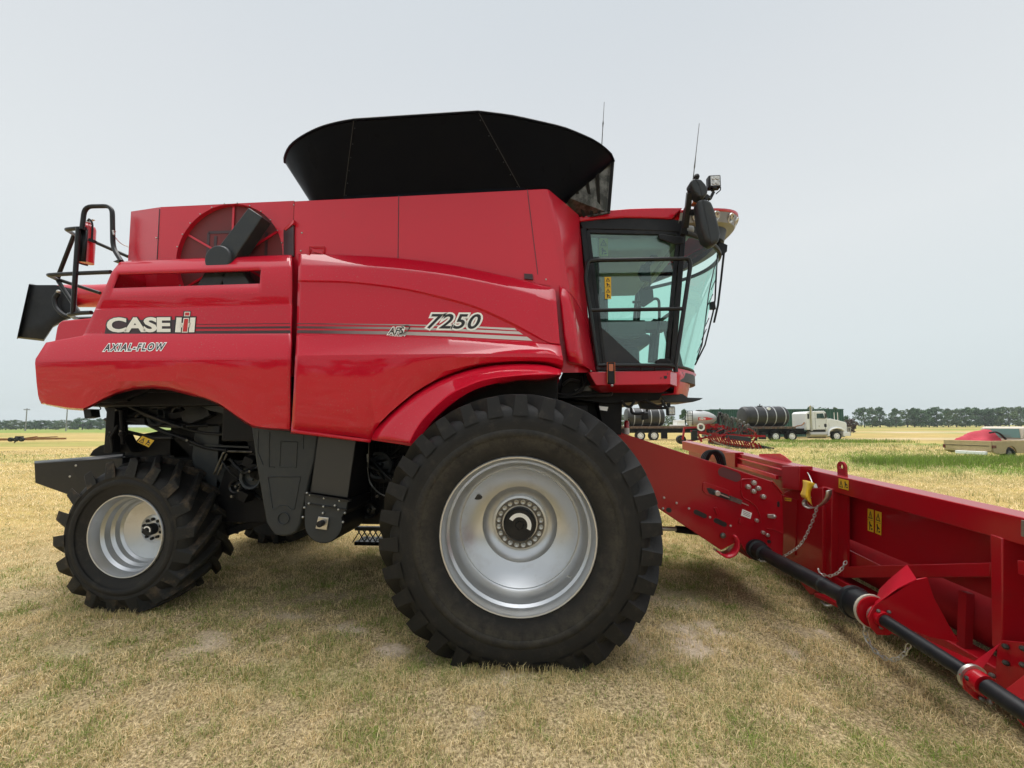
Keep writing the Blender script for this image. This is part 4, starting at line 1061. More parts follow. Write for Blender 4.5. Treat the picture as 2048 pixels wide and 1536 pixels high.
# red platform beam
mb = MB()
zp = at(1178, 743, 3.80)
pa = [at(x, y, 3.80) for x, y in ((1176, 744), (1341, 741), (1341, 769), (1192, 771))]
mb.prism(pa, (0.0, 0.45, 0)); mb.prism([at(1341, 741, 3.80), at(1341, 769, 3.80), at(1354, 773, 4.0), at(1354, 745, 4.0)], (-0.1, 0.3, 0))
plat = mb.build('platform_beam', M['red_matt'], comb, bevel=0.008)
mb = MB(); mb.prism([at(1180, 771, 3.86), at(1192, 771, 3.81), at(1345, 770, 3.82), at(1330, 783, 3.9), at(1205, 783, 3.9)], (0, 0.4, 0)); mb.build('platform_underside', M['red_dark'], plat)
mb = MB()
for x, y, r in ((1331, 754.5, 0.016), (1322, 756, 0.006), (1335, 748, 0.006)): mb.lathe([(0.0001, -0.002), (r, -0.002), (r, 0.01)], at(x, y, 3.798), 'Y', 14)
mb.split('platform_hole', M['ink'], plat)
mb = MB()
mb.prism([at(x, y, 3.74) for x, y in ((1214, 724), (1229, 724), (1230, 768), (1216, 768))], (0, 0.05, 0))
mk = mb.build('marker_light', M['black'], comb, bevel=0.01)
mb = MB(); mb.prism([at(x, y, 3.735) for x, y in ((1217.5, 728), (1226.5, 728), (1226.5, 742), (1218, 742))], (0, 0.02, 0)); mb.tube([at(1214.5, 766, 3.738), at(1214.5, 724.5, 3.738), at(1229.5, 724.5, 3.738), at(1230, 766, 3.738)], 0.004, 6); mb.build('marker_lens', M['orange'], mk)
mb = MB(); mb.ball(at(1224, 771, 3.74), 0.014, 8); mb.ball(at(1182, 742, 3.79), 0.01, 6); mb.split('marker_bolt', M['steel'], mk)

# machinery below the cab
mb = MB()
mb.prism([at(x, y, 4.05) for x, y in ((1125, 745), (1150, 738), (1195, 745), (1330, 780), (1318, 800), (1215, 808), (1120, 795))], (0, 1.7, 0))
mb.prism([at(x, y, 4.1) for x, y in ((1195, 800), (1245, 800), (1243, 870), (1205, 862))], (0, 0.3, 0))
mb.prism([at(x, y, 4.3) for x, y in ((1120, 800), (1200, 805), (1200, 860), (1120, 860))], (0, 1.2, 0))
mb.box(-0.2, 0.9, 4.25, 5.55, 1.2, 1.75)
und = mb.build('cab_mount', M['chassis'], comb, bevel=0.01)
mb = MB()
hoses = [[(1098, 790), (1130, 793), (1165, 780), (1163, 752)], [(1100, 785), (1140, 790), (1168, 770), (1172, 748)], [(1126, 795), (1180, 792), (1220, 790), (1221, 781)], [(1243, 802), (1252, 812), (1262, 812), (1270, 800)], [(1262, 815), (1264, 825), (1275, 828), (1288, 826)], [(1125, 770), (1140, 760), (1160, 763)], [(1322, 800), (1330, 812), (1336, 818)], [(1290, 800), (1315, 812), (1330, 806)]]
for hpt in hoses: mb.tube(smooth_curve([at(x, y, 3.98) for x, y in hpt], 6), 0.014, 8)
mb.split('hydraulic_hose', M['black'], und, smooth=60)
mb = MB(); mb.prism([at(x, y, 4.0) for x, y in ((1150, 779), (1180, 771), (1184, 782), (1152, 782))], (0, 0.1, 0)); mb.build('fluid_tank', M['dirt_steel'], und)
mb = MB(); mb.prism([at(x, y, 4.0) for x, y in ((1198, 812), (1216, 814), (1214, 822), (1200, 820))], (0, -0.01, 0)); mb.ball(at(1096, 781, 4.0), 0.014, 6); mb.split('tag_plate', M['white'], und)
mb = MB(); mb.prism([at(x, y, 4.15) for x, y in ((1319, 781), (1345, 786), (1366, 788), (1376, 795), (1407, 796), (1400, 800), (1386, 804), (1340, 805.5), (1330, 804), (1323, 795))], (0, 0.5, 0)); mb.build('deflector', M['grey_plastic'], comb, bevel=0.006)
mb = MB(); mb.prism([at(x, y, 4.2) for x, y in ((1278, 803), (1305, 806), (1322, 813), (1336, 814), (1336, 818), (1300, 819), (1284, 817))], (0, 0.08, 0)); mb.bar(at(1337, 806, 4.1), at(1337, 815, 4.1), 0.03, 0.03); mb.build('lamp_bracket', M['black'], comb)
def led_lamp(px0, py0, px1, py1, Y, name, tilt=0):
    a = at(px0, py0, Y); b = at(px1, py1, Y)
    m = MB(); m.box(a.x, b.x, Y, Y + 0.07, b.z, a.z); o = m.build(name, M['black'], comb, bevel=0.014, seg=3)
    w_ = b.x - a.x; h_ = a.z - b.z
    m = MB(); m.prism([(a.x + w_ * .15, Y - 0.003, b.z + h_ * .12), (b.x - w_ * .12, Y - 0.003, b.z + h_ * .12), (b.x - w_ * .12, Y - 0.003, a.z - h_ * .12), (a.x + w_ * .15, Y - 0.003, a.z - h_ * .12)], (0, 0.006, 0))
    l = m.build('lamp_lens', M['lamp'], o)
    m = MB()
    for i in (0.36, 0.66):
        for j in (0.3, 0.68): m.lathe([(0.0001, -0.004), (w_ * 0.12, -0.006), (w_ * 0.15, 0.0)], (a.x + w_ * i, Y - 0.003, b.z + h_ * j), 'Y', 12)
    m.split('lamp_diode', M['steel'], l); return o
led_lamp(1335, 812.5, 1351.5, 831, 4.05, 'work_light')
led_lamp(1294, 832, 1301, 840, 4.05, 'mount_block') if False else None
mb = MB(); mb.prism([at(x, y, 4.1) for x, y in ((1284, 827), (1296, 826), (1298, 838), (1285, 840))], (0, 0.06, 0)); mb.ball(at(1294, 821, 4.08), 0.015, 8); mb.build('sensor_block', M['black'], comb, bevel=0.004)

# mirrors, lamp and aerials on the roof corner
YM = 3.62
def cushion(name, pts, Y, th, m, bev=0.03):
    b = MB(); b.prism([at(x, y, Y) for x, y in pts], (0, th, 0)); return b.build(name, m, comb, bevel=bev, seg=4, smooth=45)
mir1 = cushion('side_mirror', [(1396, 398), (1412, 396), (1424, 402), (1432, 421), (1443, 467), (1438, 484), (1424, 488), (1411, 478), (1403, 452)], YM, 0.14, M['grey_plastic'])
mir2 = cushion('wide_angle_mirror', [(1380.5, 364), (1384, 358), (1391, 356), (1403, 358), (1412, 368), (1416, 377), (1416, 386), (1408, 394), (1398, 393), (1388, 381)], YM, 0.12, M['grey_plastic'])
mb = MB(); seam(mb, [(1406, 399), (1410, 420), (1424, 487)], YM - 0.001, 0.006); mb.split('mirror_seam', M['ink'], mir1)
mb = MB(); seam(mb, [(1391, 357), (1400, 372), (1405, 392)], YM - 0.001, 0.005); mb.split('mirror_seam', M['ink'], mir2)
mb = MB()
mb.bar(at(1371, 455, 3.9), at(1379, 385, 3.7), 0.05, 0.06); mb.bar(at(1379, 385, 3.7), at(1392, 370, 3.68), 0.05, 0.05); mb.bar(at(1372, 425, 3.85), at(1400, 425, 3.72), 0.05, 0.05); mb.bar(at(1396, 390, 3.70), at(1412, 400, 3.72), 0.07, 0.05)
mb.bar(at(1412, 392, 3.75), at(1420, 398, 3.8), 0.03, 0.03); mb.bar(at(1420, 398, 3.8), at(1427, 384, 3.8), 0.028, 0.028); mb.bar(at(1424, 378, 3.8), at(1431, 378, 3.8), 0.06, 0.02); mb.ball(at(1393, 354, 3.66), 0.03, 8)
mb.tube([at(1441, 374, 3.8), at(1441, 380, 3.8), at(1432, 388, 3.8)], 0.006, 6); mb.bar(at(1366, 470, 3.95), at(1374, 415, 3.95), 0.06, 0.05)
mb.build('mirror_arm', M['black'], comb, bevel=0.006)
mb = MB(); mb.prism([at(x, y, 3.72) for x, y in ((1385, 406), (1389, 395), (1396, 400), (1397, 408))], (0, 0.06, 0)); mb.prism([at(x, y, 3.74) for x, y in ((1388, 404), (1390, 388), (1394, 392), (1393, 404))], (0, 0.03, 0)); mb.build('amber_marker', M['orange'], comb, bevel=0.004)
led_lamp(1417, 349.5, 1443, 373.5, 3.78, 'work_light')
mb = MB(); a, b = at(1386.5, 356, 4.1), at(1398.5, 247, 4.1); mb.tube([a, a.lerp(b, 0.16), a.lerp(b, 0.2), a.lerp(b, 0.42), b], [0.005, 0.005, 0.008, 0.004, 0.003], 6); mb.tube([a + (a - b) * 0.9, a], 0.006, 6); mb.build('aerial', M['dirt_steel'], comb)
mb = MB(); a, b = at(1203, 300, 4.6), at(1208.5, 204, 4.6); mb.tube([a + (a - b) * 1.2, a, a.lerp(b, 0.45), a.lerp(b, 0.55), a.lerp(b, 0.62), b], [0.008, 0.007, 0.005, 0.010, 0.004, 0.003], 6); mb.build('aerial', M['dirt_steel'], comb)
# wiper
mb = MB()
for pts, r in (([(1445, 492), (1448, 505), (1442, 560), (1436, 610), (1428, 645)], 0.012), ([(1436, 492), (1433, 540), (1430, 600), (1426, 625), (1410, 690), (1390, 730)], 0.009), ([(1430, 530), (1423, 560), (1417, 590), (1411, 640), (1404, 690), (1393, 720)], 0.007)):
    mb.tube([at(x, y, 4.62) for x, y in pts], r, 6)
mb.prism([at(x, y, 4.6) for x, y in ((1421, 604), (1430, 602), (1432, 618), (1422, 618))], (0, 0.04, 0)); mb.prism([at(x, y, 4.6) for x, y in ((1437, 482), (1455, 490), (1454, 503), (1442, 512), (1436, 500))], (0, 0.05, 0))
for x, y in ((1427, 570), (1421, 600), (1413, 648), (1408, 670), (1400, 695)): mb.tube([at(x - 5, y + 10, 4.62), at(x + 5, y - 12, 4.62)], 0.005, 5)
mb.build('windscreen_wiper', M['black'], comb)

# ---- lettering and stripes
def plane_text(name, s, x0, y0, x1, y1, xt, yt, Y, layers, shear=0.0, space=1.0, parent=None):
    """box: bottom-left (x0,y0), bottom-right (x1,y1), top-left (xt,yt) in photo pixels on plane Y"""
    O = at(x0, y0, Y); ux = at(x1, y1, Y) - O; uy = at(xt, yt, Y) - O
    first = None
    for i, (m, off) in enumerate(layers):
        b = MB(); put_text(b, s, O, ux, uy, shear, off, space, 0, ref=layers[-1][1], shift=Vector((0, -0.0012 * (i + 1), 0)))
        o = b.build(name if i == len(layers) - 1 else name + '_outline', m, parent, smooth=0, weld=False)
    return o
YLg = 3.345 - 0.002
mb = MB()
mb.add([at(x, y, YLg) for x, y in ((214, 640), (392, 639), (390, 667.5), (209, 668))], [(0, 1, 2, 3)])
# charcoal stripes running on from the badge, sheet by sheet
def strip(mb, a, b, Y): mb.add([at(a[0], a[1], Y), at(b[0], b[1], Y), at(b[0], b[2], Y), at(a[0], a[2], Y)], [(0, 1, 2, 3)])
strip(mb, (391, 648.2, 649.4), (581, 646.2, 647.4), YLg); strip(mb, (391, 654, 657.5), (581, 652.5, 656.5), YLg); strip(mb, (391, 662, 668), (581, 660.5, 666.5), YLg)
badge = mb.build('badge_stripes', M['stripe_dark'], rear_panel, smooth=0, ofs=OFS[comb.name])
plane_text('maker_lettering', 'CASE', 213.5, 665, 341.5, 664.5, 214, 635, YLg, [(M['ink'], 0.085), (M['cream'], 0.040)], 0.0, 0.93, rear_panel)
mb = MB()
def poly(mb, pts, Y, mi=0): mb.add([at(x, y, Y) for x, y in pts], [tuple(range(len(pts)))], mi)
e = YLg - 0.0012
poly(mb, [(350, 632.5), (366, 632.5), (367, 622), (382, 622), (381, 632.5), (393, 632.5), (390, 667), (347, 667)], e, 0)
poly(mb, [(353, 635), (363.5, 635), (361.5, 664.5), (350, 664.5)], e - .0012, 1); poly(mb, [(380.5, 635), (391, 635), (388.5, 664.5), (377.5, 664.5)], e - .0012, 1)
poly(mb, [(362, 645), (366, 646.5), (366, 654), (361.5, 655.5)], e - .0012, 1); poly(mb, [(377, 646.5), (381, 645), (380, 655.5), (377, 654)], e - .0012, 1)
poly(mb, [(367, 636), (378, 636), (375.5, 665), (363.5, 665)], e - .0012, 1); poly(mb, [(369, 623.5), (380.5, 623.5), (379.5, 632.5), (368, 632.5)], e - .0012, 1)
poly(mb, [(368.6, 637.6), (376.4, 637.6), (374, 663.3), (365.2, 663.3)], e - .0024, 2); poly(mb, [(370.4, 625), (379, 625), (378.2, 631), (369.6, 631)], e - .0024, 2)
mb.build('maker_emblem', [M['ink'], M['cream'], M['decal_red']], rear_panel, smooth=0, weld=False)
# AXIAL-FLOW sits on the lower leaning band: use its own plane
def band_quad(pts, n_spec):       # points on the leaning band between Y 3.330 (y~671) and 3.305 (y~685) and 3.245 (y~716)
    res = []
    for x, y in pts:
        Yv = 3.305 - (y - 684.5) / (715.5 - 684.5) * 0.060 if y > 684.5 else 3.330 - (y - 671) / 13.5 * 0.025
        res.append(at(x, y, Yv - 0.004))
    return res
O, U1, V1 = band_quad([(207, 702.5), (331, 700.5), (209, 688)], 0)
for i, (m, off) in enumerate(((M['white'], 0.105), (M['ink'], 0.022))):
    b = MB(); put_text(b, 'AXIAL-FLOW', O, U1 - O, V1 - O, 0.32, off, 1.28, 0, ref=0.022, shift=Vector((0, -0.0014 * (i + 1), 0)))
    b.build('rotor_lettering' if i else 'rotor_lettering_outline', m, rear_panel, smooth=0, weld=False)
# front panel
YF2 = 3.352 - 0.002
fade = fade_mat('stripe_fade', at(640, 660, YF2).x, at(960, 660, YF2).x, (0.085, 0.04, 0.045), (0.62, 0.60, 0.60))
mb = MB()
def run(mb, tp, bt, Y, n=24):
    mb.grid([[at(x, y, Y) for x, y in curve_px(tp, n, False)], [at(x, y, Y) for x, y in curve_px(bt, n, False)]])
run(mb, [(594, 646.3), (780, 648.2), (900, 650.5), (1029, 656.2)], [(594, 647.8), (780, 650.4), (900, 653), (1034, 660.8)], YF2)
run(mb, [(594, 652.4), (780, 654), (900, 656.8), (1037, 663)], [(594, 656.6), (780, 658.4), (900, 661.4), (1046, 669)], YF2)
run(mb, [(594, 660.3), (780, 662.5), (900, 666), (1054, 673.5)], [(594, 666.3), (780, 669), (900, 673), (1065, 681.5)], YF2)
mb.build('side_stripes', fade, front_panel, smooth=0, ofs=OFS[comb.name])
plane_text('model_number', '7250', 854, 657.5, 960, 658.5, 857, 627.5, YF2 - 0.001, [(M['white'], 0.10), (M['ink'], 0.018)], 0.30, 1.12, front_panel)
plane_text('system_lettering', 'AFS', 776, 669, 808, 668.5, 777, 655, YF2 - 0.001, [(M['white'], 0.11), (M['ink'], 0.015)], 0.3, 1.1, front_panel)
plane_text('system_lettering', 'CONNECT', 779, 675.5, 812, 675, 779, 670.5, YF2 - 0.001, [(M['ink'], 0.10), (M['white'], 0.03)], 0.2, 1.0, front_panel)
mb = MB()
sw = smooth_curve([at(x, y, YF2 - 0.003) for x, y in ((803, 653), (811, 651), (818, 652), (819, 656), (814, 662), (806, 667))], 6)
mb.tube(sw, 0.004, 5); mb.build('system_swoosh', M['dirt_steel'], front_panel)

M['faded_yellow'] = mat('faded_decal', (0.17, 0.19, 0.05), 0.5)
# ---- warning decals
def decal(name, quad, Yf, parent, kind=1, m_='yellow'):
    """yellow sticker with black pictograms; quad = 4 pixel corners (tl, tr, br, bl); Yf maps a pixel to a point"""
    P = [Yf(x, y) for x, y in quad]; nrm = (P[1] - P[0]).cross(P[3] - P[0]).normalized()
    if nrm.dot(CAM - P[0]) < 0: nrm = -nrm
    def q(u, v, h): a = P[0].lerp(P[1], u); b = P[3].lerp(P[2], u); return a.lerp(b, v) + nrm * h
    m = MB(); m.add([q(0, 0, .003), q(1, 0, .003), q(1, 1, .003), q(0, 1, .003)], [(0, 1, 2, 3)]); base = m.build(name, M[m_], parent, smooth=0)
    m = MB()
    def pl(pts, h=.0045): m.add([q(u, v, h) for u, v in pts], [tuple(range(len(pts)))])
    def tri(u0, v0, u1, v1):
        w_ = (u1 - u0); h_ = (v1 - v0); cx = (u0 + u1) / 2
        a = [(cx, v0), (u1, v1), (u0, v1)]; b = [(cx, v0 + h_ * .28), (u1 - w_ * .2, v1 - h_ * .12), (u0 + w_ * .2, v1 - h_ * .12)]
        for i in range(3): j = (i + 1) % 3; pl([a[i], a[j], b[j], b[i]])
        pl([(cx - w_ * .05, v0 + h_ * .42), (cx + w_ * .05, v0 + h_ * .42), (cx + w_ * .03, v0 + h_ * .7), (cx - w_ * .03, v0 + h_ * .7)]); pl([(cx - w_ * .05, v0 + h_ * .75), (cx + w_ * .05, v0 + h_ * .75), (cx + w_ * .05, v0 + h_ * .83), (cx - w_ * .05, v0 + h_ * .83)])
    def man(u0, v0, u1, v1):
        w_ = u1 - u0; h_ = v1 - v0
        pl([(u0 + w_ * .15, v0 + h_ * .1), (u0 + w_ * .4, v0), (u0 + w_ * .5, v0 + h_ * .3), (u0 + w_ * .9, v0 + h_ * .45), (u0 + w_ * .85, v0 + h_ * .6), (u0 + w_ * .5, v0 + h_ * .55), (u0 + w_ * .35, v0 + h_), (u0 + w_ * .2, v0 + h_), (u0 + w_ * .25, v0 + h_ * .5)])
        pl([(u0 + w_ * .6, v0 + h_ * .75), (u0 + w_, v0 + h_ * .72), (u0 + w_, v0 + h_ * .92), (u0 + w_ * .6, v0 + h_ * .95)])
    if kind == 'h': tri(.06, .12, .46, .88); man(.54, .14, .94, .86); 
    elif kind == 'v': tri(.12, .06, .88, .42); man(.14, .54, .86, .94); pl([(.05, .485), (.95, .485), (.95, .5), (.05, .5)])
    elif kind == 'vv': tri(.14, .03, .86, .21); man(.16, .27, .86, .46); tri(.14, .53, .86, .71); man(.16, .77, .86, .96); pl([(.05, .49), (.95, .49), (.95, .5), (.05, .5)])
    elif kind == 't': pl([(.08, .3), (.3, .3), (.3, .7), (.08, .7)]); pl([(.38, .4), (.9, .4), (.9, .55), (.38, .55)])
    m.build('pictogram', M['ink'], base, smooth=0, weld=False)
    return base
decal('warning_decal', [(1209, 554), (1222, 554), (1222.5, 598), (1210, 598)], lambda x, y: at(x, y, YR + 0.012), door, 'vv')
decal('warning_decal', [(1198, 477), (1216, 477), (1216, 512), (1198, 512)], lambda x, y: at(x, y, YR + 0.06), door, 'v', 'faded_yellow')
decal('warning_decal', [(285, 871.5), (309, 881), (298, 894.5), (275, 884)], lambda x, y: at(x, y, 3.80), comb, 'h')

# ---- feeder house (part of the combine)
YFH = 4.15
fh = [(1235, 862), (1250, 868), (1380, 910), (1448, 931), (1542, 962), (1553, 975), (1565, 990), (1568, 1060), (1566, 1118), (1530, 1124), (1500, 1118), (1478, 1082), (1443, 1101), (1331, 1026.6), (1240, 965)]
mb = MB(); mb.prism([at(x, y, YFH) for x, y in fh], (0, 1.5, 0))
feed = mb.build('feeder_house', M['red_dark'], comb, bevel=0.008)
mb = MB()
def ring_px(cx, cy, r, Y, n=40, a0=0, a1=360):
    c = at(cx, cy, Y); rr = (at(cx + r, cy, Y) - c).length
    return [c + Vector((math.cos(rad(a0 + (a1 - a0) * k / n)) * rr, 0, math.sin(rad(a0 + (a1 - a0) * k / n)) * rr)) for k in range(n + 1)]
mb.tube(smooth_curve([at(x, y, YFH - 0.002) for x, y in ((1482, 975), (1483, 960), (1495, 958), (1515, 959))], 5), 0.007, 6)
mb.tube(smooth_curve([at(x, y, YFH - 0.002) for x, y in ((1481, 980), (1486, 995), (1500, 1003), (1512, 1014), (1519, 1030), (1521, 1045))], 6), 0.007, 6)
mb.tube(smooth_curve([at(x, y, YFH - 0.002) for x, y in ((1533, 1057), (1550, 1060), (1565, 1067))], 6), 0.007, 6)
mb.tube([at(1543, 962, YFH - 0.002), at(1564, 987, YFH - 0.002)], 0.010, 6)
mb.split('weld_seam', M['red_dark'], feed, smooth=60)
mb = MB(); mb.prism([at(x, y, YFH - 0.012) for x, y in ((1410, 964), (1458, 981), (1460, 998), (1452, 1003), (1412, 989), (1405, 982), (1406, 966))], (0, 0.02, 0)); sp_plate = mb.build('tensioner_plate', M['red_dark'], feed, bevel=0.004)
mb = MB()
mb.prism([at(x, y, YFH - 0.014) for x, y in ((1413, 976), (1420, 976), (1455, 989), (1459, 995), (1455, 1000), (1418, 987))], (0, 0.004, 0)); mb.build('tensioner_slot', M['ink'], sp_plate)
mb = MB(); mb.cyl(at(1436, 987, YFH - 0.05), 0.027, 0.045, 'Y', 16); mb.split('tensioner_bolt', M['steel'], sp_plate, bevel=0.005)
mb = MB(); mb.bar(at(1440, 988, YFH - 0.03), at(1460, 996, YFH - 0.03), 0.012, 0.012); mb.bar(at(1478, 1003, YFH - 0.03), at(1497, 1011, YFH - 0.03), 0.010, 0.010); mb.split('tensioner_rod', M['steel'], sp_plate)
mb = MB(); mb.bar(at(1459, 995.5, YFH - 0.03), at(1481, 1004, YFH - 0.03), 0.05, 0.045)
for k in range(7): q = at(1460 + 3 * k, 993 + 1.15 * k, YFH - 0.055); mb.bar(q, q + Vector((0, 0, -0.06)), 0.006, 0.012)
mb.build('tensioner_spring', M['dirt_steel'], sp_plate)
big = [(1509.5, 966), (1498, 974), (1518.5, 977), (1509, 983), (1528.5, 994)]
mb = MB()
for x, y in big: mb.cyl(at(x, y, YFH - 0.03), 0.024, 0.035, 'Y', 14); mb.ball(at(x, y, YFH - 0.03), 0.013, 6)
for x, y in ((1515, 1041.5), (1528, 1066), (1537, 1071)): mb.cyl(at(x, y, YFH - 0.025), 0.018, 0.03, 'Y', 12)
mb.split('flange_bolt', M['steel'], feed, bevel=0.004)
mb = MB()
for x, y in ((1328, 995.5), (1353, 1006), (1378, 1017), (1420, 1034.5), (1461, 1051.5), (1326, 1017)): mb.ball(at(x, y, YFH - 0.004), 0.013, 8)
mb.split('carriage_bolt', M['steel'], feed)
mb = MB()
def slot_px(mb, x0, y0, x1, y1, r, Y):
    a, b = at(x0, y0, Y), at(x1, y1, Y); d = (b - a).normalized(); n_ = Vector((-d.z, 0, d.x)); pts = []
    for k in range(9): t = math.pi * k / 8; pts.append(a + n_ * math.cos(t) * r - d * math.sin(t) * r)
    for k in range(9): t = math.pi * k / 8; pts.append(b - n_ * math.cos(t) * r + d * math.sin(t) * r)
    mb.prism(pts, (0, 0.004, 0))
slot_px(mb, 1392, 1024, 1409, 1032, 0.024, YFH - 0.003); slot_px(mb, 1432, 1041, 1449, 1049, 0.024, YFH - 0.003); slot_px(mb, 1337, 1020, 1338.5, 1020.5, 0.024, YFH - 0.003); slot_px(mb, 1538, 1083, 1538.5, 1083.5, 0.018, YFH - 0.003); slot_px(mb, 1557, 1005, 1557, 1012, 0.012, YFH - 0.003)
mb.split('access_slot', M['ink'], feed)
mb = MB(); slot_px(mb, 1446, 944, 1472, 954, 0.05, YFH - 0.003); mb.build('sanded_patch', mat('worn_red', (0.10, 0.02, 0.022), 0.6), feed)
mb = MB(); mb.prism([at(x, y, YFH - 0.003) for x, y in ((1485, 1018), (1504, 1026), (1501, 1038), (1482, 1031))], (0, 0.004, 0)); st_ = mb.build('serial_sticker', M['white'], feed)
mb = MB()
for k in range(3): seam(mb, [(1486.5, 1022 + 3.2 * k), (1500, 1027.7 + 3.2 * k)], YFH - 0.004, 0.004)
mb.split('sticker_print', M['dirt_steel'], st_)
mb = MB(); mb.prism([at(x, y, YFH - 0.02) for x, y in ((1536, 1029), (1550, 1029), (1554, 1033), (1551, 1038), (1537, 1036))], (0, 0.02, 0)); mb.ball(at(1549, 1033, YFH - 0.02), 0.016, 8); mb.split('retaining_clip', M['steel'], feed, bevel=0.003)
mb = MB(); mb.prism([at(x, y, YFH - 0.015) for x, y in ((1428, 1016), (1434, 1014), (1440, 1028), (1434, 1030))], (0, 0.02, 0)); mb.prism([at(x, y, YFH - 0.015) for x, y in ((1480, 1036), (1487, 1039), (1483, 1049), (1478, 1046))], (0, 0.02, 0)); mb.split('stop_bracket', M['red_dark'], feed, bevel=0.003)
mb = MB(); mb.ball(at(1446, 1071, YFH - 0.01), (0.03, 0.02, 0.03), 10); mb.build('rubber_plug', M['dirt_steel'], feed)
# curved hook at the lower corner of the feeder house
mb = MB()
hk = smooth_curve([at(x, y, YFH - 0.06) for x, y in ((1440, 1109), (1455, 1117), (1470, 1113), (1479, 1100), (1480, 1084), (1474, 1072))], 6)
hk2 = [p + Vector((0, 0.16, 0)) for p in hk]
mb.grid([hk, hk2]); mb.build('shaft_guard', M['red_matt'], feed, solid=0.02)
mb = MB(); mb.tube([at(1310, 1056.5, 4.5), at(1352, 1058, 4.5)], 0.024, 10); rod = mb.build('lift_rod', M['steel'], feed)
mb = MB(); mb.tube([at(1352, 1058, 4.5), at(1420, 1066, 4.5)], 0.04, 12); mb.build('lift_cylinder', M['chassis'], feed)
# hydraulic multi-hose bundle on the feeder house
mb = MB()
for k in range(4):
    mb.tube(smooth_curve([at(1403 + 3 * k, 925 - k, 4.6 - .08 * k), at(1408 + 4 * k, 910 - k, 4.55 - .08 * k), at(1421 + 4 * k, 903, 4.5 - .08 * k), at(1432 + 4 * k, 910, 4.45 - .08 * k), at(1440 + 3 * k, 930, 4.4 - .06 * k)], 6), 0.022, 8)
mb.split('feeder_hose', M['black'], feed, smooth=60)

# ================================================================== HARVESTER HEADER
XH = 2.80
hd = thing('harvester_header', 'long dark red harvester header with black drive shaft, attached in front of the combine', 'header', (XH, 4.5, 0))
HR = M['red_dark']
def hx(x, y, X=XH): return atX(x, y, X)
# top beam: square tube running the whole width
bt0, bt1 = hx(1364, 882), hx(1674, 951.5)
dirh = (bt1 - bt0).normalized()
def along(p, y): return p + dirh * ((y - p.y) / dirh.y)
YN, YFA = 1.35, bt0.y
bbot = hx(1661, 982.5)
hgt = along(bt1, bbot.y).z - bbot.z
a, b = along(bt0, YFA), along(bt0, YN)
upv = Vector((0, 0, 1)); dep = Vector((0.17, 0, 0))
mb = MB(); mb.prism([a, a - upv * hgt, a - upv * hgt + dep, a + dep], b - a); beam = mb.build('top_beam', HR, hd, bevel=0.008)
# back sheet below the beam (a little farther) and lower trough
XB = XH + 0.12
def onX(y, z, X): 
    base = along(bt0, y); return Vector((X, y, base.z - z))
mb = MB(); mb.prism([onX(YFA, hgt - .01, XB), onX(YN, hgt - .01, XB), onX(YN, 0.60, XB), onX(YFA, 0.60, XB)], (0.02, 0, 0)); mb.build('back_sheet', HR, hd)
# trough: half round sheet under the back sheet
rows = []
for k in range(13):
    t = rad(-95 + 165 * k / 12)
    rows.append([onX(y, 0.80 - 0.0 + math.sin(t) * -0.24, XB + 0.30 - math.cos(t) * 0.30) for y in (YFA, 5.6, YN)])
mb = MB(); mb.grid(rows); mb.build('auger_trough', M['red_dull'], hd, smooth=60, solid=0.01)
# lower tool bar with the dark gap above it
lo_y = 0.98
mb = MB(); mb.prism([onX(YFA, 0.58, XB + 0.40), onX(YFA, 1.02, XB + 0.30), onX(YFA, 1.02, XB + 1.5), onX(YFA, 0.75, XB + 1.5)], onX(YN, 0, 0) - onX(YFA, 0, 0)); mb.build('header_deck', M['chassis'], hd)
mb = MB(); mb.prism([onX(YFA, lo_y, XH + 0.02), onX(YFA, lo_y + .10, XH + 0.02), onX(YFA, lo_y + .10, XH + 0.16), onX(YFA, lo_y, XH + 0.16)], onX(YN, lo_y, 0) - onX(YFA, lo_y, 0)); mb.build('lower_beam', HR, hd, bevel=0.008)
mb = MB()
for y in (2.9, 3.3, 5.6, 6.4, 7.2): p, q = onX(y, 0.62, XB - 0.02), onX(y, lo_y + .02, XH + 0.06); mb.bar(p, q, 0.05, 0.05, up=(0, 1, 0))
mb.split('lower_strut', M['red_dull'], hd)
# posts
def post(pts, X, depth):
    m = MB(); m.prism([atX(x, y, X) for x, y in pts], (depth, 0, 0)); return m.build('frame_post', HR, hd, bevel=0.006)
post([(1643, 972), (1664, 978), (1662, 1160), (1640, 1148)], XH - 0.02, 0.14)
post([(1980, 1068), (2005, 1077), (2004, 1300), (1983, 1292)], XH - 0.01, 0.13)
mb = MB(); mb.prism([atX(x, y, XH + 0.04) for x, y in ((1664, 985), (1695, 992), (1695, 1130), (1690, 1155), (1664, 1150))], (0.02, 0, 0)); mb.build('gusset_sheet', HR, hd)
# sloping rail between the posts
mb = MB(); mb.prism([atX(x, y, XH + 0.03) for x, y in ((1686, 1133), (1981, 1125), (1981, 1154), (1686, 1156))], (0.10, 0, 0)); mb.build('cross_rail', HR, hd, bevel=0.006)
mb = MB(); mb.prism([atX(x, y, XH + 0.08) for x, y in ((1695, 1099), (1760, 1131), (1695, 1133))], (0.01, 0, 0)); mb.build('corner_gusset', HR, hd)
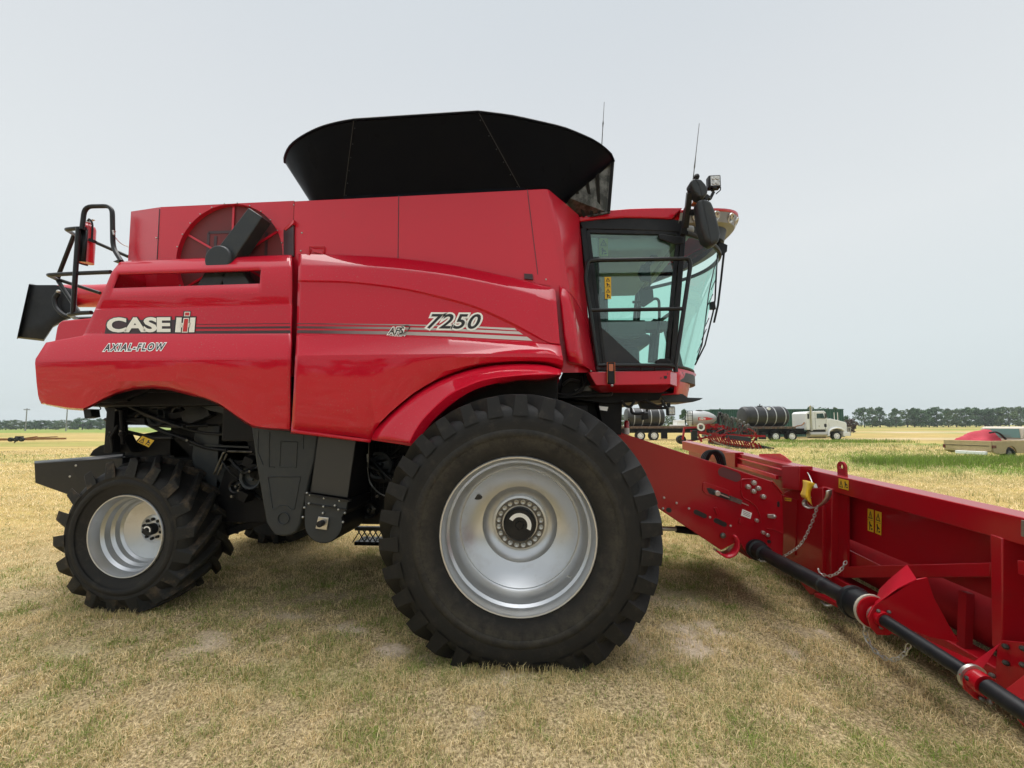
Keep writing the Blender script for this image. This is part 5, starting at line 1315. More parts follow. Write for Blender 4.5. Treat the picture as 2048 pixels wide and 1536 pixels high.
# end sheet with bolts on the right
mb = MB(); mb.prism([atX(x, y, XH - 0.02) for x, y in ((2003, 1280), (2100, 1290), (2100, 1520), (2035, 1440), (1990, 1350), (1994, 1292))], (0.03, 0, 0)); es = mb.build('gearbox_sheet', HR, hd, bevel=0.004)
mb = MB()
for x, y in ((2011, 1293), (2046, 1297), (2012, 1326), (2046, 1330), (1984, 1351)): mb.ball(atX(x, y, XH - 0.03), 0.017, 8)
mb.split('sheet_bolt', M['dirt_steel'], es)
mb = MB(); mb.prism([atX(x, y, XH - 0.03) for x, y in ((2042, 1040), (2080, 1050), (2080, 1085), (2042, 1072))], (0.005, 0, 0)); mb.build('maker_plate', M['steel'], beam)
mb = MB(); mb.prism([atX(x, y, XH - 0.015) for x, y in ((2034, 1120), (2060, 1124), (2060, 1155), (2035, 1148))], (0.02, 0, 0)); mb.build('catch_plate', HR, hd, bevel=0.004)
mb = MB(); mb.prism([atX(x, y, XH - 0.06) for x, y in ((2010, 1378), (2060, 1340), (2060, 1400), (2040, 1420))], (0.03, 0, 0)); mb.build('skid_brace', M['red_matt'], hd, bevel=0.004)
# centre adapter beside the feeder house
mb = MB()
mb.prism([atX(x, y, XH - 0.05) for x, y in ((1578, 980), (1645, 975), (1645, 1170), (1620, 1190), (1570, 1125), (1568, 985))], (0.12, 0, 0)); ad_ = mb.build('adapter_frame', HR, hd, bevel=0.006)
mb = MB(); mb.prism([atX(x, y, XH - 0.10) for x, y in ((1563.5, 931.5), (1598, 932.5), (1598, 981.5), (1563.5, 978))], (0.14, 0, 0)); mb.prism([atX(x, y, XH - 0.03) for x, y in ((1598, 932), (1606, 934), (1606, 984), (1598, 982))], (0.06, 0, 0)); mb.split('adapter_block', HR, ad_, bevel=0.008)
mb = MB(); mb.prism([atX(x, y, XH - 0.05) for x, y in ((1449, 904), (1470, 905), (1470, 935), (1449, 932))], (0.12, 0, 0)); mb.build('adapter_block', HR, ad_, bevel=0.006)
mb = MB(); mb.prism([atX(x, y, XH + 0.06) for x, y in ((1469, 914), (1564, 939), (1564, 961), (1469, 930))], (0.02, 0, 0)); pl_ = mb.build('stripper_plate', M['red_matt'], ad_)
mb = MB()
for q in ((1468, 914, 1564, 940, 2), (1471, 929, 1555, 955, 5)): mb.bar(atX(q[0], q[1], XH - 0.01), atX(q[2], q[3], XH - 0.01), 0.03 if q[4] == 5 else 0.015, 0.05 if q[4] == 5 else 0.02)
mb.split('slide_rail', M['red_matt'], pl_, bevel=0.004)
mb = MB()
for k in range(6): mb.ball(atX(1491 + 12 * k, 930 + 3.4 * k, XH + 0.05), 0.012, 6)
mb.split('rail_bolt', M['steel'], pl_)
mb = MB(); mb.prism([atX(x, y, XH + 0.171) for x, y in ((1518, 908), (1559, 907), (1568, 912), (1583, 924), (1575, 926), (1518, 915))], (0.01, 0, 0)); mb.build('raised_flap', M['red_matt'], hd)
mb = MB(); mb.prism([atX(x, y, XH - 0.06) for x, y in ((1563, 990), (1594, 1000), (1590, 1110), (1564, 1100))], (0.02, 0, 0)); mb.build('adapter_side', HR, ad_)
# lifting eye
mb = MB(); c = atX(1682, 933.5, XH + 0.06); r_o, r_i = 0.050, 0.024
o1 = [c + Vector((0, math.cos(t) * r_o, math.sin(t) * r_o)) for t in [rad(180 * k / 14) for k in range(15)]]
base_z = along(bt1, c.y).z - 0.005
outl = [Vector((c.x, c.y + r_o, base_z))] + o1 + [Vector((c.x, c.y - r_o, base_z))]
hole = [c + Vector((0, math.cos(t) * r_i, math.sin(t) * r_i)) for t in [rad(-90 + 360 * k / 17) for k in range(17)]]
hole = [c + Vector((0, math.cos(t), math.sin(t))) * r_i for t in [rad(-60 + 300 * k / 16) for k in range(17)]]
vs = outl + hole + [p + Vector((0.02, 0, 0)) for p in outl + hole]; n = 17
fs = [(k, k + 1, n + k + 1, n + k) for k in range(n - 1)] + [(n - 1, 0, n, 2 * n - 1)]
fs += [(2 * n + k, 2 * n + n + k, 2 * n + n + k + 1, 2 * n + k + 1) for k in range(n - 1)] + [(3 * n - 1, 4 * n - 1, 3 * n, 2 * n)]
fs += [(k, 2 * n + k, 2 * n + k + 1, k + 1) for k in range(n - 1)] + [(n + k, n + k + 1, 3 * n + k + 1, 3 * n + k) for k in range(n - 1)]
mb.add(vs, fs); mb.build('lifting_eye', HR, hd, smooth=30)
# drive shafts
XS = 2.19
s0, s1 = atX(1496, 1090, XS), atX(1742, 1222, XS)
mb = MB(); d = (s1 - s0).normalized()
mb.tube([s0, s0 + d * 0.02, s0 + d * 0.20, s0 + d * 0.21, s0 + d * 0.30, s0 + d * 0.31, s0 + (s1 - s0) * 0.72, s0 + (s1 - s0) * 0.725, s1], [0.085, 0.095, 0.10, 0.085, 0.080, 0.062, 0.062, 0.055, 0.055], 24)
drive = mb.build('drive_shaft_cover', M['black'], hd, smooth=30)
mb = MB()
mb.tube([s1 - d * 0.16, s1 - d * 0.15, s1 - d * 0.12, s1 - d * 0.115, s1 - d * 0.01], [0.08, 0.11, 0.112, 0.098, 0.10], 24); mb.build('shaft_cone', M['black'], drive, smooth=30)
mb = MB()
for k in range(3): q = s0 + d * (0.05 + 0.06 * k); mb.tube([q, q + d * 0.012], 0.104, 24)
mb.split('boot_ring', M['black'], drive, smooth=30)
mb = MB(); mb.tube([s1 - d * 0.004, s1 + d * 0.010], [0.108, 0.108], 24); mb.build('guard_collar', mat('worn_cream_plastic', (0.42, 0.39, 0.32), 0.5), drive, smooth=30)
mb = MB(); mb.tube([s1 + d * 0.008, s1 + d * 0.022], [0.100, 0.100], 24); mb.build('bearing_flange', M['red_dark'], drive, smooth=30)
t0, t1 = atX(1762, 1236, XS), atX(1926, 1342, XS); d2 = (t1 - t0).normalized()
mb = MB(); mb.tube([t0 - d2 * 0.05, t1 + d2 * 0.1], 0.038, 20); tshaft = mb.build('drive_tube', M['black'], hd, smooth=40)
mb = MB(); mb.tube([t0 - d2 * 0.06, t0 + d2 * 0.03], 0.05, 20); mb.build('shaft_sleeve', M['red_dark'], tshaft, smooth=30)
mb = MB(); mb.tube([t0 - d2 * 0.035, t0 - d2 * 0.02], 0.062, 20); mb.build('bearing_ring', M['steel'], tshaft, smooth=30)
u0, u1 = atX(1962, 1366, XS), atX(2060, 1432, XS); d3 = (u1 - u0).normalized()
mb = MB(); mb.tube([u0 + d3 * 0.03, u1 + d3 * 0.8], 0.042, 20); ts2 = mb.build('drive_tube', M['black'], hd, smooth=40)
mb = MB(); mb.tube([u0 - d3 * 0.05, u0 + d3 * 0.02], 0.052, 20); mb.build('shaft_sleeve', M['red_dark'], ts2, smooth=30)
mb = MB(); mb.tube([u0 - d3 * 0.045, u0 - d3 * 0.03], 0.066, 20); mb.build('bearing_ring', M['steel'], ts2, smooth=30)
# shaft bearing brackets: plate square to the shaft with a folded top
def bracket(pts, thick, fold_pts, name):
    m = MB(); m.prism(pts, Vector((0, 0.012, 0))); o = m.build(name, HR, hd, bevel=0.003)
    m = MB(); m.prism(fold_pts, Vector((0.004, 0, 0.008))); m.build('folded_edge', M['red_matt'], o); return o
yb1 = s1.y - 0.075
P = lambda x, y, Y=yb1: at(x, y, Y)
bracket([P(x, y) for x, y in ((1747, 1213), (1795, 1178), (1830, 1160), (1855, 1155), (1868, 1195), (1898, 1250), (1920, 1285), (1860, 1275), (1790, 1248), (1785, 1262), (1780, 1271), (1755, 1270), (1742, 1256), (1736, 1235))], 0.012,
        [P(1747, 1213), P(1795, 1178), P(1832, 1160), at(1813, 1131, yb1 + 0.30), at(1777, 1161, yb1 + 0.30), at(1758, 1180, yb1 + 0.24)], 'shaft_bracket')
mb = MB()
for x, y in ((1757, 1222), (1762, 1255), (1778, 1224), (1782, 1250)): mb.ball(P(x, y, yb1 - 0.012), 0.012, 8)
mb.split('bracket_bolt', M['dirt_steel'], hd)
yb2 = u0.y + 0.03
P2 = lambda x, y, Y=yb2: at(x, y, Y)
bracket([P2(x, y) for x, y in ((1922, 1350), (1958, 1352), (1985, 1358), (2000, 1385), (1998, 1405), (1975, 1407), (1950, 1398), (1930, 1380))], 0.012,
        [P2(1918, 1350), P2(1955, 1352), at(2001, 1287, yb2 + 0.02), at(1998, 1290, yb2 + 0.1), at(1946, 1326, yb2 + 0.22)], 'shaft_bracket')
mb = MB()
for x, y in ((1936, 1357), (1955, 1359), (1964, 1398), (1978, 1404)): mb.ball(P2(x, y, yb2 - 0.015), 0.014, 8)
mb.split('bracket_bolt', M['dirt_steel'], hd)
# channel under the shafts
mb = MB(); mb.bar(atX(1640, 1190, XH - 0.1), atX(1940, 1330, XH - 0.2), 0.10, 0.03); mb.build('shaft_channel', HR, hd)
# chains made of links
def chain(name, pts, r=0.013, wire=0.0034, parent=None):
    path = smooth_curve(pts, 8); L = sum((b - a).length for a, b in zip(path, path[1:])); n = max(4, int(L / (r * 2.4)))
    q = resample(path, n + 1); m = MB()
    for k in range(n):
        a, b = q[k], q[k + 1]; c = (a + b) / 2; t = (b - a).normalized(); s_ = t.cross(Vector((0.3, 0.5, 0.8))).normalized(); s_ = s_ if k % 2 else t.cross(s_)
        m.tube([c + t * math.cos(w_) * r * 1.7 + s_ * math.sin(w_) * r * 0.85 for w_ in [2 * math.pi * j / 10 for j in range(10)]], wire, 5, closed=True)
    return m.build(name, M['chain'], parent, weld=False)
chain('safety_chain', [atX(1635, 1012, 2.55), atX(1622, 1050, 2.55), atX(1600, 1090, 2.50), atX(1566, 1114, 2.40)], parent=hd)
chain('safety_chain', [atX(1692, 1123, 2.72), atX(1680, 1142, 2.66), atX(1660, 1152, 2.62), atX(1640, 1146, 2.6), atX(1637, 1138, 2.6)], parent=hd)
chain('safety_chain', [atX(1727, 1250, XS), atX(1735, 1280, XS), atX(1756, 1308, XS), atX(1785, 1320, XS), atX(1808, 1308, XS), atX(1818, 1288, XS)], r=0.014, wire=0.0038, parent=drive)
chain('safety_chain', [atX(1512, 1112, XS - 0.05), atX(1522, 1122, XS - 0.06), atX(1532, 1122, XS - 0.05)], r=0.010, parent=drive)
# yellow strap and silver hook
mb = MB()
rowsf = []
for k in range(9):
    v = k / 8
    l = Vector((_lin(1605, 1600, v) + 3 * math.sin(v * 3), _lin(960, 988, v), 0)); r_ = Vector((_lin(1630, 1620, v) - 4 * math.sin(v * 4), _lin(968, 1005, v), 0))
    rowsf.append([atX(_lin(l.x, r_.x, u), _lin(l.y, r_.y, u) - 2 * math.sin(u * 3.1), XH - 0.16 - 0.05 * math.sin(u * 3.1) * (0.5 + v)) for u in [j / 8 for j in range(9)]])
rowsf.append([p + Vector((0.01, 0, -0.03)) for p in rowsf[-1]])
mb.grid(rowsf); mb.build('yellow_flag', M['yellow'], hd, solid=0.004, smooth=60)
mb = MB()
hook = smooth_curve([atX(x, y, XH - 0.15) for x, y in ((1612, 996), (1604, 1003), (1606, 1012), (1618, 1018), (1634, 1014), (1646, 1004), (1652, 992), (1653, 982))], 6)
mb.grid([[p + Vector((0, 0, 0)) for p in hook], [p + Vector((0.05, 0.0, 0.012)) for p in hook]]); mb.build('hook_strap', M['steel'], hd, solid=0.008, smooth=60)
mb = MB(); mb.tube([atX(1615, 945, XH - 0.06), atX(1619, 952, XH - 0.1), atX(1628, 974, XH - 0.15)], 0.005, 6); mb.bar(atX(1628, 968, XH - 0.15), atX(1631, 976, XH - 0.15), 0.03, 0.02); mb.split('lock_pin', M['steel'], hd)
mb = MB(); mb.tube(smooth_curve([atX(x, y, XH + 0.0) for x, y in ((1643, 1203), (1655, 1212), (1672, 1210), (1690, 1216))], 5), 0.012, 6); mb.build('latch_lever', M['steel'], hd)
hX = lambda x, y: atX(x, y, XH - 0.002)
decal('warning_decal', [(1678, 956.5), (1698, 961), (1698, 981), (1678, 975.5)], hX, beam, 'h')
hX2 = lambda x, y: atX(x, y, XB - 0.003)
decal('warning_decal', [(1736, 1017), (1748, 1020), (1748, 1065), (1736, 1061)], hX2, hd, 'v')
decal('warning_decal', [(1751, 1021), (1764, 1025), (1763, 1071), (1751, 1066)], hX2, hd, 'v')
decal('warning_decal', [(1570, 995), (1583.5, 997), (1583, 1003), (1570, 1001)], lambda x, y: atX(x, y, XH - 0.064), ad_, 't')

# ================================================================== FIRE EXTINGUISHERS
def extinguisher(label, base, h, r, bracket_, white=True, rz=0.0):
    t = thing('fire_extinguisher', label, 'extinguisher', base)
    b = Vector(base); m = MB()
    m.lathe([(0.0001, 0), (r, 0.0), (r, h * 0.78), (r * 0.85, h * 0.85), (r * 0.4, h * 0.89), (r * 0.35, h * 0.93), (0.0001, h * 0.93)], b, 'Z', 24); m.build('cylinder', M['ext_red'], t, smooth=40)
    m = MB(); m.box(b.x - r * .35, b.x + r * .35, b.y - r * .3, b.y + r * .3, b.z + h * .92, b.z + h * .97); m.bar(b + Vector((-r * .2, 0, h * .97)), b + Vector((r * 1.0, 0, h * 1.0)), 0.02, 0.012); m.build('valve', M['steel'], t, bevel=0.003)
    m = MB(); m.tube(smooth_curve([b + Vector((r * .3, -r * .4, h * .95)), b + Vector((r * .9, -r * .6, h * .97)), b + Vector((r * 1.35, -r * .5, h * .85)), b + Vector((r * 1.3, -r * .4, h * .5))], 6), r * 0.14, 8); m.build('hose', M['black'], t, smooth=60)
    m = MB(); n_ = 12; a0, a1 = (-140, -40) if not white else (-180, 60)
    rowsx = [[b + Vector((math.cos(rad(_lin(a0, a1, k / n_))) * (r + .0015), math.sin(rad(_lin(a0, a1, k / n_))) * (r + .0015), z)) for k in range(n_ + 1)] for z in (h * (0.02 if white else .5), h * (.42 if white else .68))]
    m.grid(rowsx); m.build('paper_label', M['white'], t, smooth=60)
    if bracket_:
        m = MB(); rowsb = [[b + Vector((math.cos(rad(_lin(130, 320, k / 16))) * (r + .012), math.sin(rad(_lin(130, 320, k / 16))) * (r + .012), z)) for k in range(17)] for z in (-0.01, h * .72)]
        m.grid(rowsb); m.bar(b + Vector((r, -r * .5, h * .5)), b + Vector((r * 1.9, -r * .3, h * .46)), 0.03, 0.03); m.bar(b + Vector((-r * 1.2, -r * .9, h * .02)), b + Vector((-r * 1.2, -r * .9, h * .72)), 0.05, 0.03); m.build('holder', M['black'], t, solid=0.006)
    return t
pb = at(174, 526, 3.76); pt_ = at(176, 440, 3.76); pb.x = at(174, 500, 3.76).x
extinguisher('red fire extinguisher in a black holder on the rear handrail of the combine', pb, pt_.z - pb.z, 0.062, True, white=False)
pb = at(1253.5, 869, 4.6); pt_ = at(1253.5, 838, 4.6); extinguisher('small red and white fire extinguisher upright behind the big front tyre', pb, pt_.z - pb.z, 0.030, False)

# ================================================================== GROUND
rng = np.random.default_rng(7)
random.seed(5)
_perm = rng.permutation(512)
_val = rng.random(512)
def vnoise(x, y, s, seed=0):
    x = np.asarray(x) / s + seed * 17.3; y = np.asarray(y) / s + seed * 5.1
    xi = np.floor(x).astype(int); yi = np.floor(y).astype(int); fx = x - xi; fy = y - yi
    fx = fx * fx * (3 - 2 * fx); fy = fy * fy * (3 - 2 * fy)
    def h(i, j): return _val[_perm[(_perm[i & 511] + j) & 511] & 511]
    return (h(xi, yi) * (1 - fx) + h(xi + 1, yi) * fx) * (1 - fy) + (h(xi, yi + 1) * (1 - fx) + h(xi + 1, yi + 1) * fx) * fy
def fbm(x, y, s, seed=0, o=4):
    t = 0; a = 0.5
    for k in range(o): t = t + a * vnoise(x, y, s / 2 ** k, seed + k); a *= 0.5
    return t / (1 - 0.5 ** o)
CR = np.array([math.cos(YAW), -math.sin(YAW)]); CF = np.array([math.sin(YAW), math.cos(YAW)])
def depth_right(x, y): return x * CF[0] + y * CF[1], x * CR[0] + y * CR[1]
def sstep(a, b, v): t = np.clip((v - a) / (b - a), 0, 1); return t * t * (3 - 2 * t)
def ell(d, r, d0, r0, sd, sr): return np.exp(-(((d - d0) / sd) ** 2 + ((r - r0) / sr) ** 2))
def field_green(x, y):
    """how green the field is: a far crop strip on the left, weeds round the pickup and the lorry, patches elsewhere"""
    d, r = depth_right(x, y)
    g = 0.9 * sstep(0.5, 0.72, fbm(x, y * 1.5, 9.0, 3)) * sstep(9, 16, d) * sstep(0, 9, r)
    g = g + 1.0 * sstep(95, 125, d + 18 * (fbm(x, y, 60, 9) - 0.5)) * sstep(15, -10, r)
    g = g + 1.15 * ell(d, r, 18.3, 20.5, 2.4, 7.0) + 0.9 * ell(d, r, 35, 29, 4.5, 11) + 0.65 * ell(d, r, 15.0, 19.5, 2.2, 6.5) + 0.6 * ell(d, r, 24, 24, 3.5, 9)
    g = g + 0.7 * sstep(0.42, 0.62, vnoise(x * 0.18, y, 14, 21)) * sstep(100, 120, d) * sstep(20, 60, r)
    g = g + 0.5 * sstep(0.50, 0.64, fbm(x * 0.5, y * 1.6, 7.0, 23)) * sstep(10, 18, d) * sstep(5, -6, r)
    g = g * (0.45 + 1.0 * fbm(x, y, 2.2, 14)) + 0.22 * sstep(0.56, 0.75, fbm(x, y, 0.9, 17)) * sstep(12, 3, d)
    return np.clip(g, 0, 1)
def field_gold(x, y):               # 0 = short grey-olive turf near the machine, 1 = golden stubble farther off
    d, r = depth_right(x, y)
    return np.clip(sstep(4.5, 9.5, d + 2.0 * (fbm(x, y, 3.5, 31) - 0.5) + 0.15 * np.abs(r)), 0, 1)
def field_bare(x, y):
    d, r = depth_right(x, y)
    b = 0.95 * sstep(0.56, 0.63, fbm(x * 0.75, y * 1.7, 0.40, 41)) * sstep(0.38, 0.5, fbm(x, y, 1.7, 47)) * sstep(4.9, 3.3, d)
    b = b + 0.85 * ell(d, r, 84, 92, 7, 34) * sstep(0.3, 0.55, fbm(x, y, 6, 44)) + 0.5 * ell(d, r, 48, 50, 3, 18)
    return np.clip(b, 0, 1)
radii = np.concatenate([[0.02], np.geomspace(0.8, 900, 220)])
na = 288
A, Rr = np.meshgrid(np.linspace(0, 2 * np.pi, na, endpoint=False), radii)
gx = (Rr * np.sin(A)).ravel(); gy = (Rr * np.cos(A)).ravel()
gz = (fbm(gx, gy, 0.8, 51) - 0.5) * 0.03 * sstep(14, 8, Rr.ravel()) + (fbm(gx, gy, 25, 52) - 0.5) * 0.15 * sstep(10, 30, Rr.ravel()) * sstep(160, 90, Rr.ravel()) - 0.006
nr = len(radii)
idx = np.arange(nr * na).reshape(nr, na)
q = np.stack([idx[:-1], np.roll(idx[:-1], -1, 1), np.roll(idx[1:], -1, 1), idx[1:]], -1).reshape(-1, 4)
def np_mesh(name, co, faces, mats):
    me = bpy.data.meshes.new(name); k = faces.shape[1]
    me.vertices.add(len(co)); me.vertices.foreach_set('co', np.ascontiguousarray(co, np.float32).ravel())
    me.loops.add(faces.size); me.loops.foreach_set('vertex_index', np.ascontiguousarray(faces, np.int32).ravel())
    me.polygons.add(len(faces)); me.polygons.foreach_set('loop_start', np.arange(0, faces.size, k, dtype=np.int32))
    for m_ in mats: me.materials.append(m_)
    me.update(calc_edges=True)
    return me
def attr(me, name, v):
    a = me.attributes.new(name, 'FLOAT', 'POINT'); a.data.foreach_set('value', np.ascontiguousarray(v, np.float32))

def ground_material():
    m = bpy.data.materials.new('dry_field'); m.use_nodes = True; t = m.node_tree; b = t.nodes['Principled BSDF']
    b.inputs['Roughness'].default_value = 0.95; b.inputs['Specular IOR Level'].default_value = 0.15
    tc = t.nodes.new('ShaderNodeTexCoord')
    def at_(n): a = t.nodes.new('ShaderNodeAttribute'); a.attribute_name = n; return a.outputs['Fac']
    def noise(s, d=6, sc=(1, 1, 1), ro=0.65):
        mp = t.nodes.new('ShaderNodeMapping'); mp.inputs['Scale'].default_value = sc; t.links.new(tc.outputs['Object'], mp.inputs[0])
        n = t.nodes.new('ShaderNodeTexNoise'); n.inputs['Scale'].default_value = s; n.inputs['Detail'].default_value = d; n.inputs['Roughness'].default_value = ro
        t.links.new(mp.outputs[0], n.inputs[0]); return n.outputs[0]
    def ramp(f, stops):
        r = t.nodes.new('ShaderNodeValToRGB'); e = r.color_ramp.elements
        e[0].position, e[0].color = stops[0][0], (*stops[0][1], 1); e[1].position, e[1].color = stops[-1][0], (*stops[-1][1], 1)
        for p_, c_ in stops[1:-1]: x_ = e.new(p_); x_.color = (*c_, 1)
        t.links.new(f, r.inputs[0]); return r.outputs[0]
    def mix(f, a, b_):
        x_ = t.nodes.new('ShaderNodeMix'); x_.data_type = 'RGBA'; t.links.new(f, x_.inputs[0]); t.links.new(a, x_.inputs[6]); t.links.new(b_, x_.inputs[7]); return x_.outputs[2]
    thatch = ramp(noise(55, 8), [(0.34, (0.11, 0.083, 0.042)), (0.50, (0.35, 0.27, 0.145)), (0.66, (0.68, 0.54, 0.325))])
    gold_f = ramp(noise(34, 9, (1, 1, 1), 0.75), [(0.30, (0.19, 0.135, 0.042)), (0.47, (0.40, 0.295, 0.105)), (0.66, (0.55, 0.42, 0.18))])
    gold_c = ramp(noise(0.35, 8, (0.35, 1.6, 1), 0.7), [(0.40, (0.21, 0.16, 0.055)), (0.5, (0.43, 0.31, 0.105)), (0.60, (0.58, 0.44, 0.18))])
    half = t.nodes.new('ShaderNodeValue'); half.outputs[0].default_value = 0.5
    gold = mix(half.outputs[0], gold_f, gold_c)
    green = ramp(noise(14, 9, (1, 1, 1), 0.75), [(0.32, (0.08, 0.12, 0.02)), (0.5, (0.19, 0.26, 0.05)), (0.68, (0.36, 0.40, 0.11))])
    soil = ramp(noise(30, 9), [(0.33, (0.40, 0.31, 0.22)), (0.58, (0.68, 0.555, 0.42))])
    c = mix(at_('gold'), thatch, gold); c = mix(at_('green'), c, green); c = mix(at_('bare'), c, soil)
    t.links.new(c, b.inputs['Base Color'])
    bp = t.nodes.new('ShaderNodeBump'); bp.inputs['Strength'].default_value = 0.6; bp.inputs['Distance'].default_value = 0.02
    t.links.new(noise(60, 8), bp.inputs['Height']); t.links.new(bp.outputs[0], b.inputs['Normal'])
    return m
gme = np_mesh('ground', np.stack([gx, gy, gz], 1), q[:, ::-1], [ground_material()])
attr(gme, 'green', field_green(gx, gy)); attr(gme, 'gold', field_gold(gx, gy)); attr(gme, 'bare', field_bare(gx, gy))
gme.polygons.foreach_set('use_smooth', [True] * len(gme.polygons))
go = bpy.data.objects.new('ground', gme); COL.objects.link(go); tag(go, kind='structure')
# make sure normals point up
if gme.polygons[5000].normal.z < 0: gme.flip_normals()

# ------------------------------------------------------------------ grass blades
def grass_material():
    m = bpy.data.materials.new('grass_blades'); m.use_nodes = True; t = m.node_tree; b = t.nodes['Principled BSDF']
    b.inputs['Roughness'].default_value = 0.75; b.inputs['Specular IOR Level'].default_value = 0.2
    a = t.nodes.new('ShaderNodeAttribute'); a.attribute_name = 'tint'
    r = t.nodes.new('ShaderNodeValToRGB'); e = r.color_ramp.elements
    e[0].position = 0; e[0].color = (0.97, 0.80, 0.48, 1); e[1].position = 1; e[1].color = (0.23, 0.35, 0.05, 1)
    for p_, c_ in ((0.22, (0.84, 0.67, 0.37)), (0.42, (0.62, 0.50, 0.25)), (0.60, (0.36, 0.335, 0.145)), (0.8, (0.20, 0.25, 0.07))): x_ = e.new(p_); x_.color = (*c_, 1)
    t.links.new(a.outputs['Fac'], r.inputs[0]); t.links.new(r.outputs[0], b.inputs['Base Color'])
    tr = t.nodes.new('ShaderNodeBsdfTranslucent'); t.links.new(r.outputs[0], tr.inputs[0]); mx = t.nodes.new('ShaderNodeMixShader'); mx.inputs[0].default_value = 0.25
    t.links.new(b.outputs[0], mx.inputs[1]); t.links.new(tr.outputs[0], mx.inputs[2]); t.links.new(mx.outputs[0], t.nodes['Material Output'].inputs[0])
    return m
GM = grass_material()
def blades(name, x, y, h, wd, lean, tint, z0=None):
    n = len(x); a = rng.random(n) * 2 * np.pi; b = rng.random(n) * 2 * np.pi
    dx, dy = np.cos(a) * wd / 2, np.sin(a) * wd / 2
    lx, ly = np.cos(b), np.sin(b); z0 = np.zeros(n) if z0 is None else z0
    l1 = lean * 0.35; l2 = lean; hz = h * np.sqrt(np.clip(1 - lean ** 2, 0.02, 1))
    co = np.empty((n, 5, 3))
    co[:, 0] = np.stack([x - dx, y - dy, z0 - 0.01], 1); co[:, 1] = np.stack([x + dx, y + dy, z0 - 0.01], 1)
    mx, my, mz = x + lx * h * l1 * 0.6, y + ly * h * l1 * 0.6, z0 + hz * 0.62
    co[:, 2] = np.stack([mx - dx * .8, my - dy * .8, mz], 1); co[:, 3] = np.stack([mx + dx * .8, my + dy * .8, mz], 1)
    co[:, 4] = np.stack([x + lx * h * l2, y + ly * h * l2, z0 + hz * (1 - 0.25 * lean)], 1)
    i = (np.arange(n) * 5)[:, None]
    f = np.concatenate([i + np.array([[0, 1, 3]]), i + np.array([[0, 3, 2]]), i + np.array([[2, 3, 4]])], 0)
    me = np_mesh(name, co.reshape(-1, 3), f, [GM]); attr(me, 'tint', np.repeat(tint, 5))
    o = bpy.data.objects.new(name, me); COL.objects.link(o); return o
def scatter(dens, r0, r1, half=64):
    area = rad(2 * half) / 2 * (r1 * r1 - r0 * r0); n = int(dens * area)
    r = np.sqrt(rng.random(n) * (r1 * r1 - r0 * r0) + r0 * r0); t = YAW + (rng.random(n) * 2 - 1) * rad(half)
    return r * np.sin(t), r * np.cos(t)
# keep grass out of the tyre footprints
def clear(x, y):
    k = np.ones(len(x), bool)
    for cx, y0, y1, hw in ((cf.x, 3.0, 3.52, 0.28), (crr.x, 3.65, 4.27, 0.25)): k &= ~((np.abs(x - cx) < hw) & (y > y0) & (y < y1))
    return k
parts_ = []
for dens, r0, r1, hm, ws in ((13000, 1.75, 3.6, 0.030, 0.0034), (6500, 3.6, 6.5, 0.034, 0.0046), (1800, 6.5, 12, 0.050, 0.0055), (420, 12, 24, 0.075, 0.010), (90, 24, 48, 0.10, 0.022)):
    x, y = scatter(dens, r0, r1); d, r = depth_right(x, y)
    g = field_green(x, y); bare = field_bare(x, y); tuft = fbm(x, y, 0.16, 61); big = fbm(x, y, 1.3, 63)
    k = clear(x, y) & (rng.random(len(x)) > bare * 0.97) & (rng.random(len(x)) < 0.25 + 1.3 * sstep(0.32, 0.6, tuft))
    x, y, g, tuft, big, d = x[k], y[k], g[k], tuft[k], big[k], d[k]; n = len(x)
    gold = field_gold(x, y)
    h = hm * (0.45 + 1.1 * rng.random(n) ** 1.5) * (0.6 + 1.0 * sstep(0.35, 0.7, tuft)) * (1 + 1.1 * g * sstep(8, 14, d))
    tint = np.clip(0.47 - 0.22 * gold + 0.55 * g + 0.6 * (big - 0.5) + 0.95 * (rng.random(n) - 0.5) + 1.0 * (fbm(x, y, 0.22, 71) - 0.5), 0.02, 1)
    dry = rng.random(n) < 0.17; tint[dry] *= 0.3
    lean = np.clip(0.30 + 0.62 * rng.random(n), 0, 0.96); fl_ = rng.random(n) < 0.58; lean[fl_] = 0.90 + 0.08 * rng.random(fl_.sum()); h[fl_] *= 1.7
    parts_.append((x, y, h, ws * (0.6 + 0.8 * rng.random(n)), lean, tint))
cat_ = [np.concatenate(v) for v in zip(*parts_)]
go_ = blades('grass', *cat_); tag(go_, 'dry short grass covering the field', kind='stuff'); go_['category'] = 'grass'
# taller weeds: beside the front tyre, along the far side of the header and round the pickup
xs, ys, hs, ts = [], [], [], []
def weed(cx, cy, n, h, spread, tint):
    xs.append(cx + rng.normal(0, spread, n)); ys.append(cy + rng.normal(0, spread, n)); hs.append(h * (0.4 + 0.8 * rng.random(n))); ts.append(np.clip(tint + 0.3 * (rng.random(n) - 0.5), 0, 1))
for k in range(900):
    dd = 8 + 26 * rng.random() ** 1.3; rr = dd * (0.42 + 0.95 * rng.random()); c = CF * dd + CR * rr
    g = float(field_green(np.array([c[0]]), np.array([c[1]]))[0])
    if rng.random() < 0.10 + 0.9 * g: weed(c[0], c[1], 14, 0.16 + 0.14 * rng.random(), 0.09 + 0.02 * rng.random(), 0.62 + 0.3 * g)
for k in range(520):
    dd = 17.5 + rng.normal(0, 0.6); rr = 16 + 14 * rng.random(); c = CF * dd + CR * rr; weed(c[0], c[1], 26, 0.50, 0.18, 0.90)
for k in range(160):
    dd = 39 + rng.normal(0, 1.2); rr = 27 + 12 * rng.random(); c = CF * dd + CR * rr; weed(c[0], c[1], 16, 0.42, 0.3, 0.9)
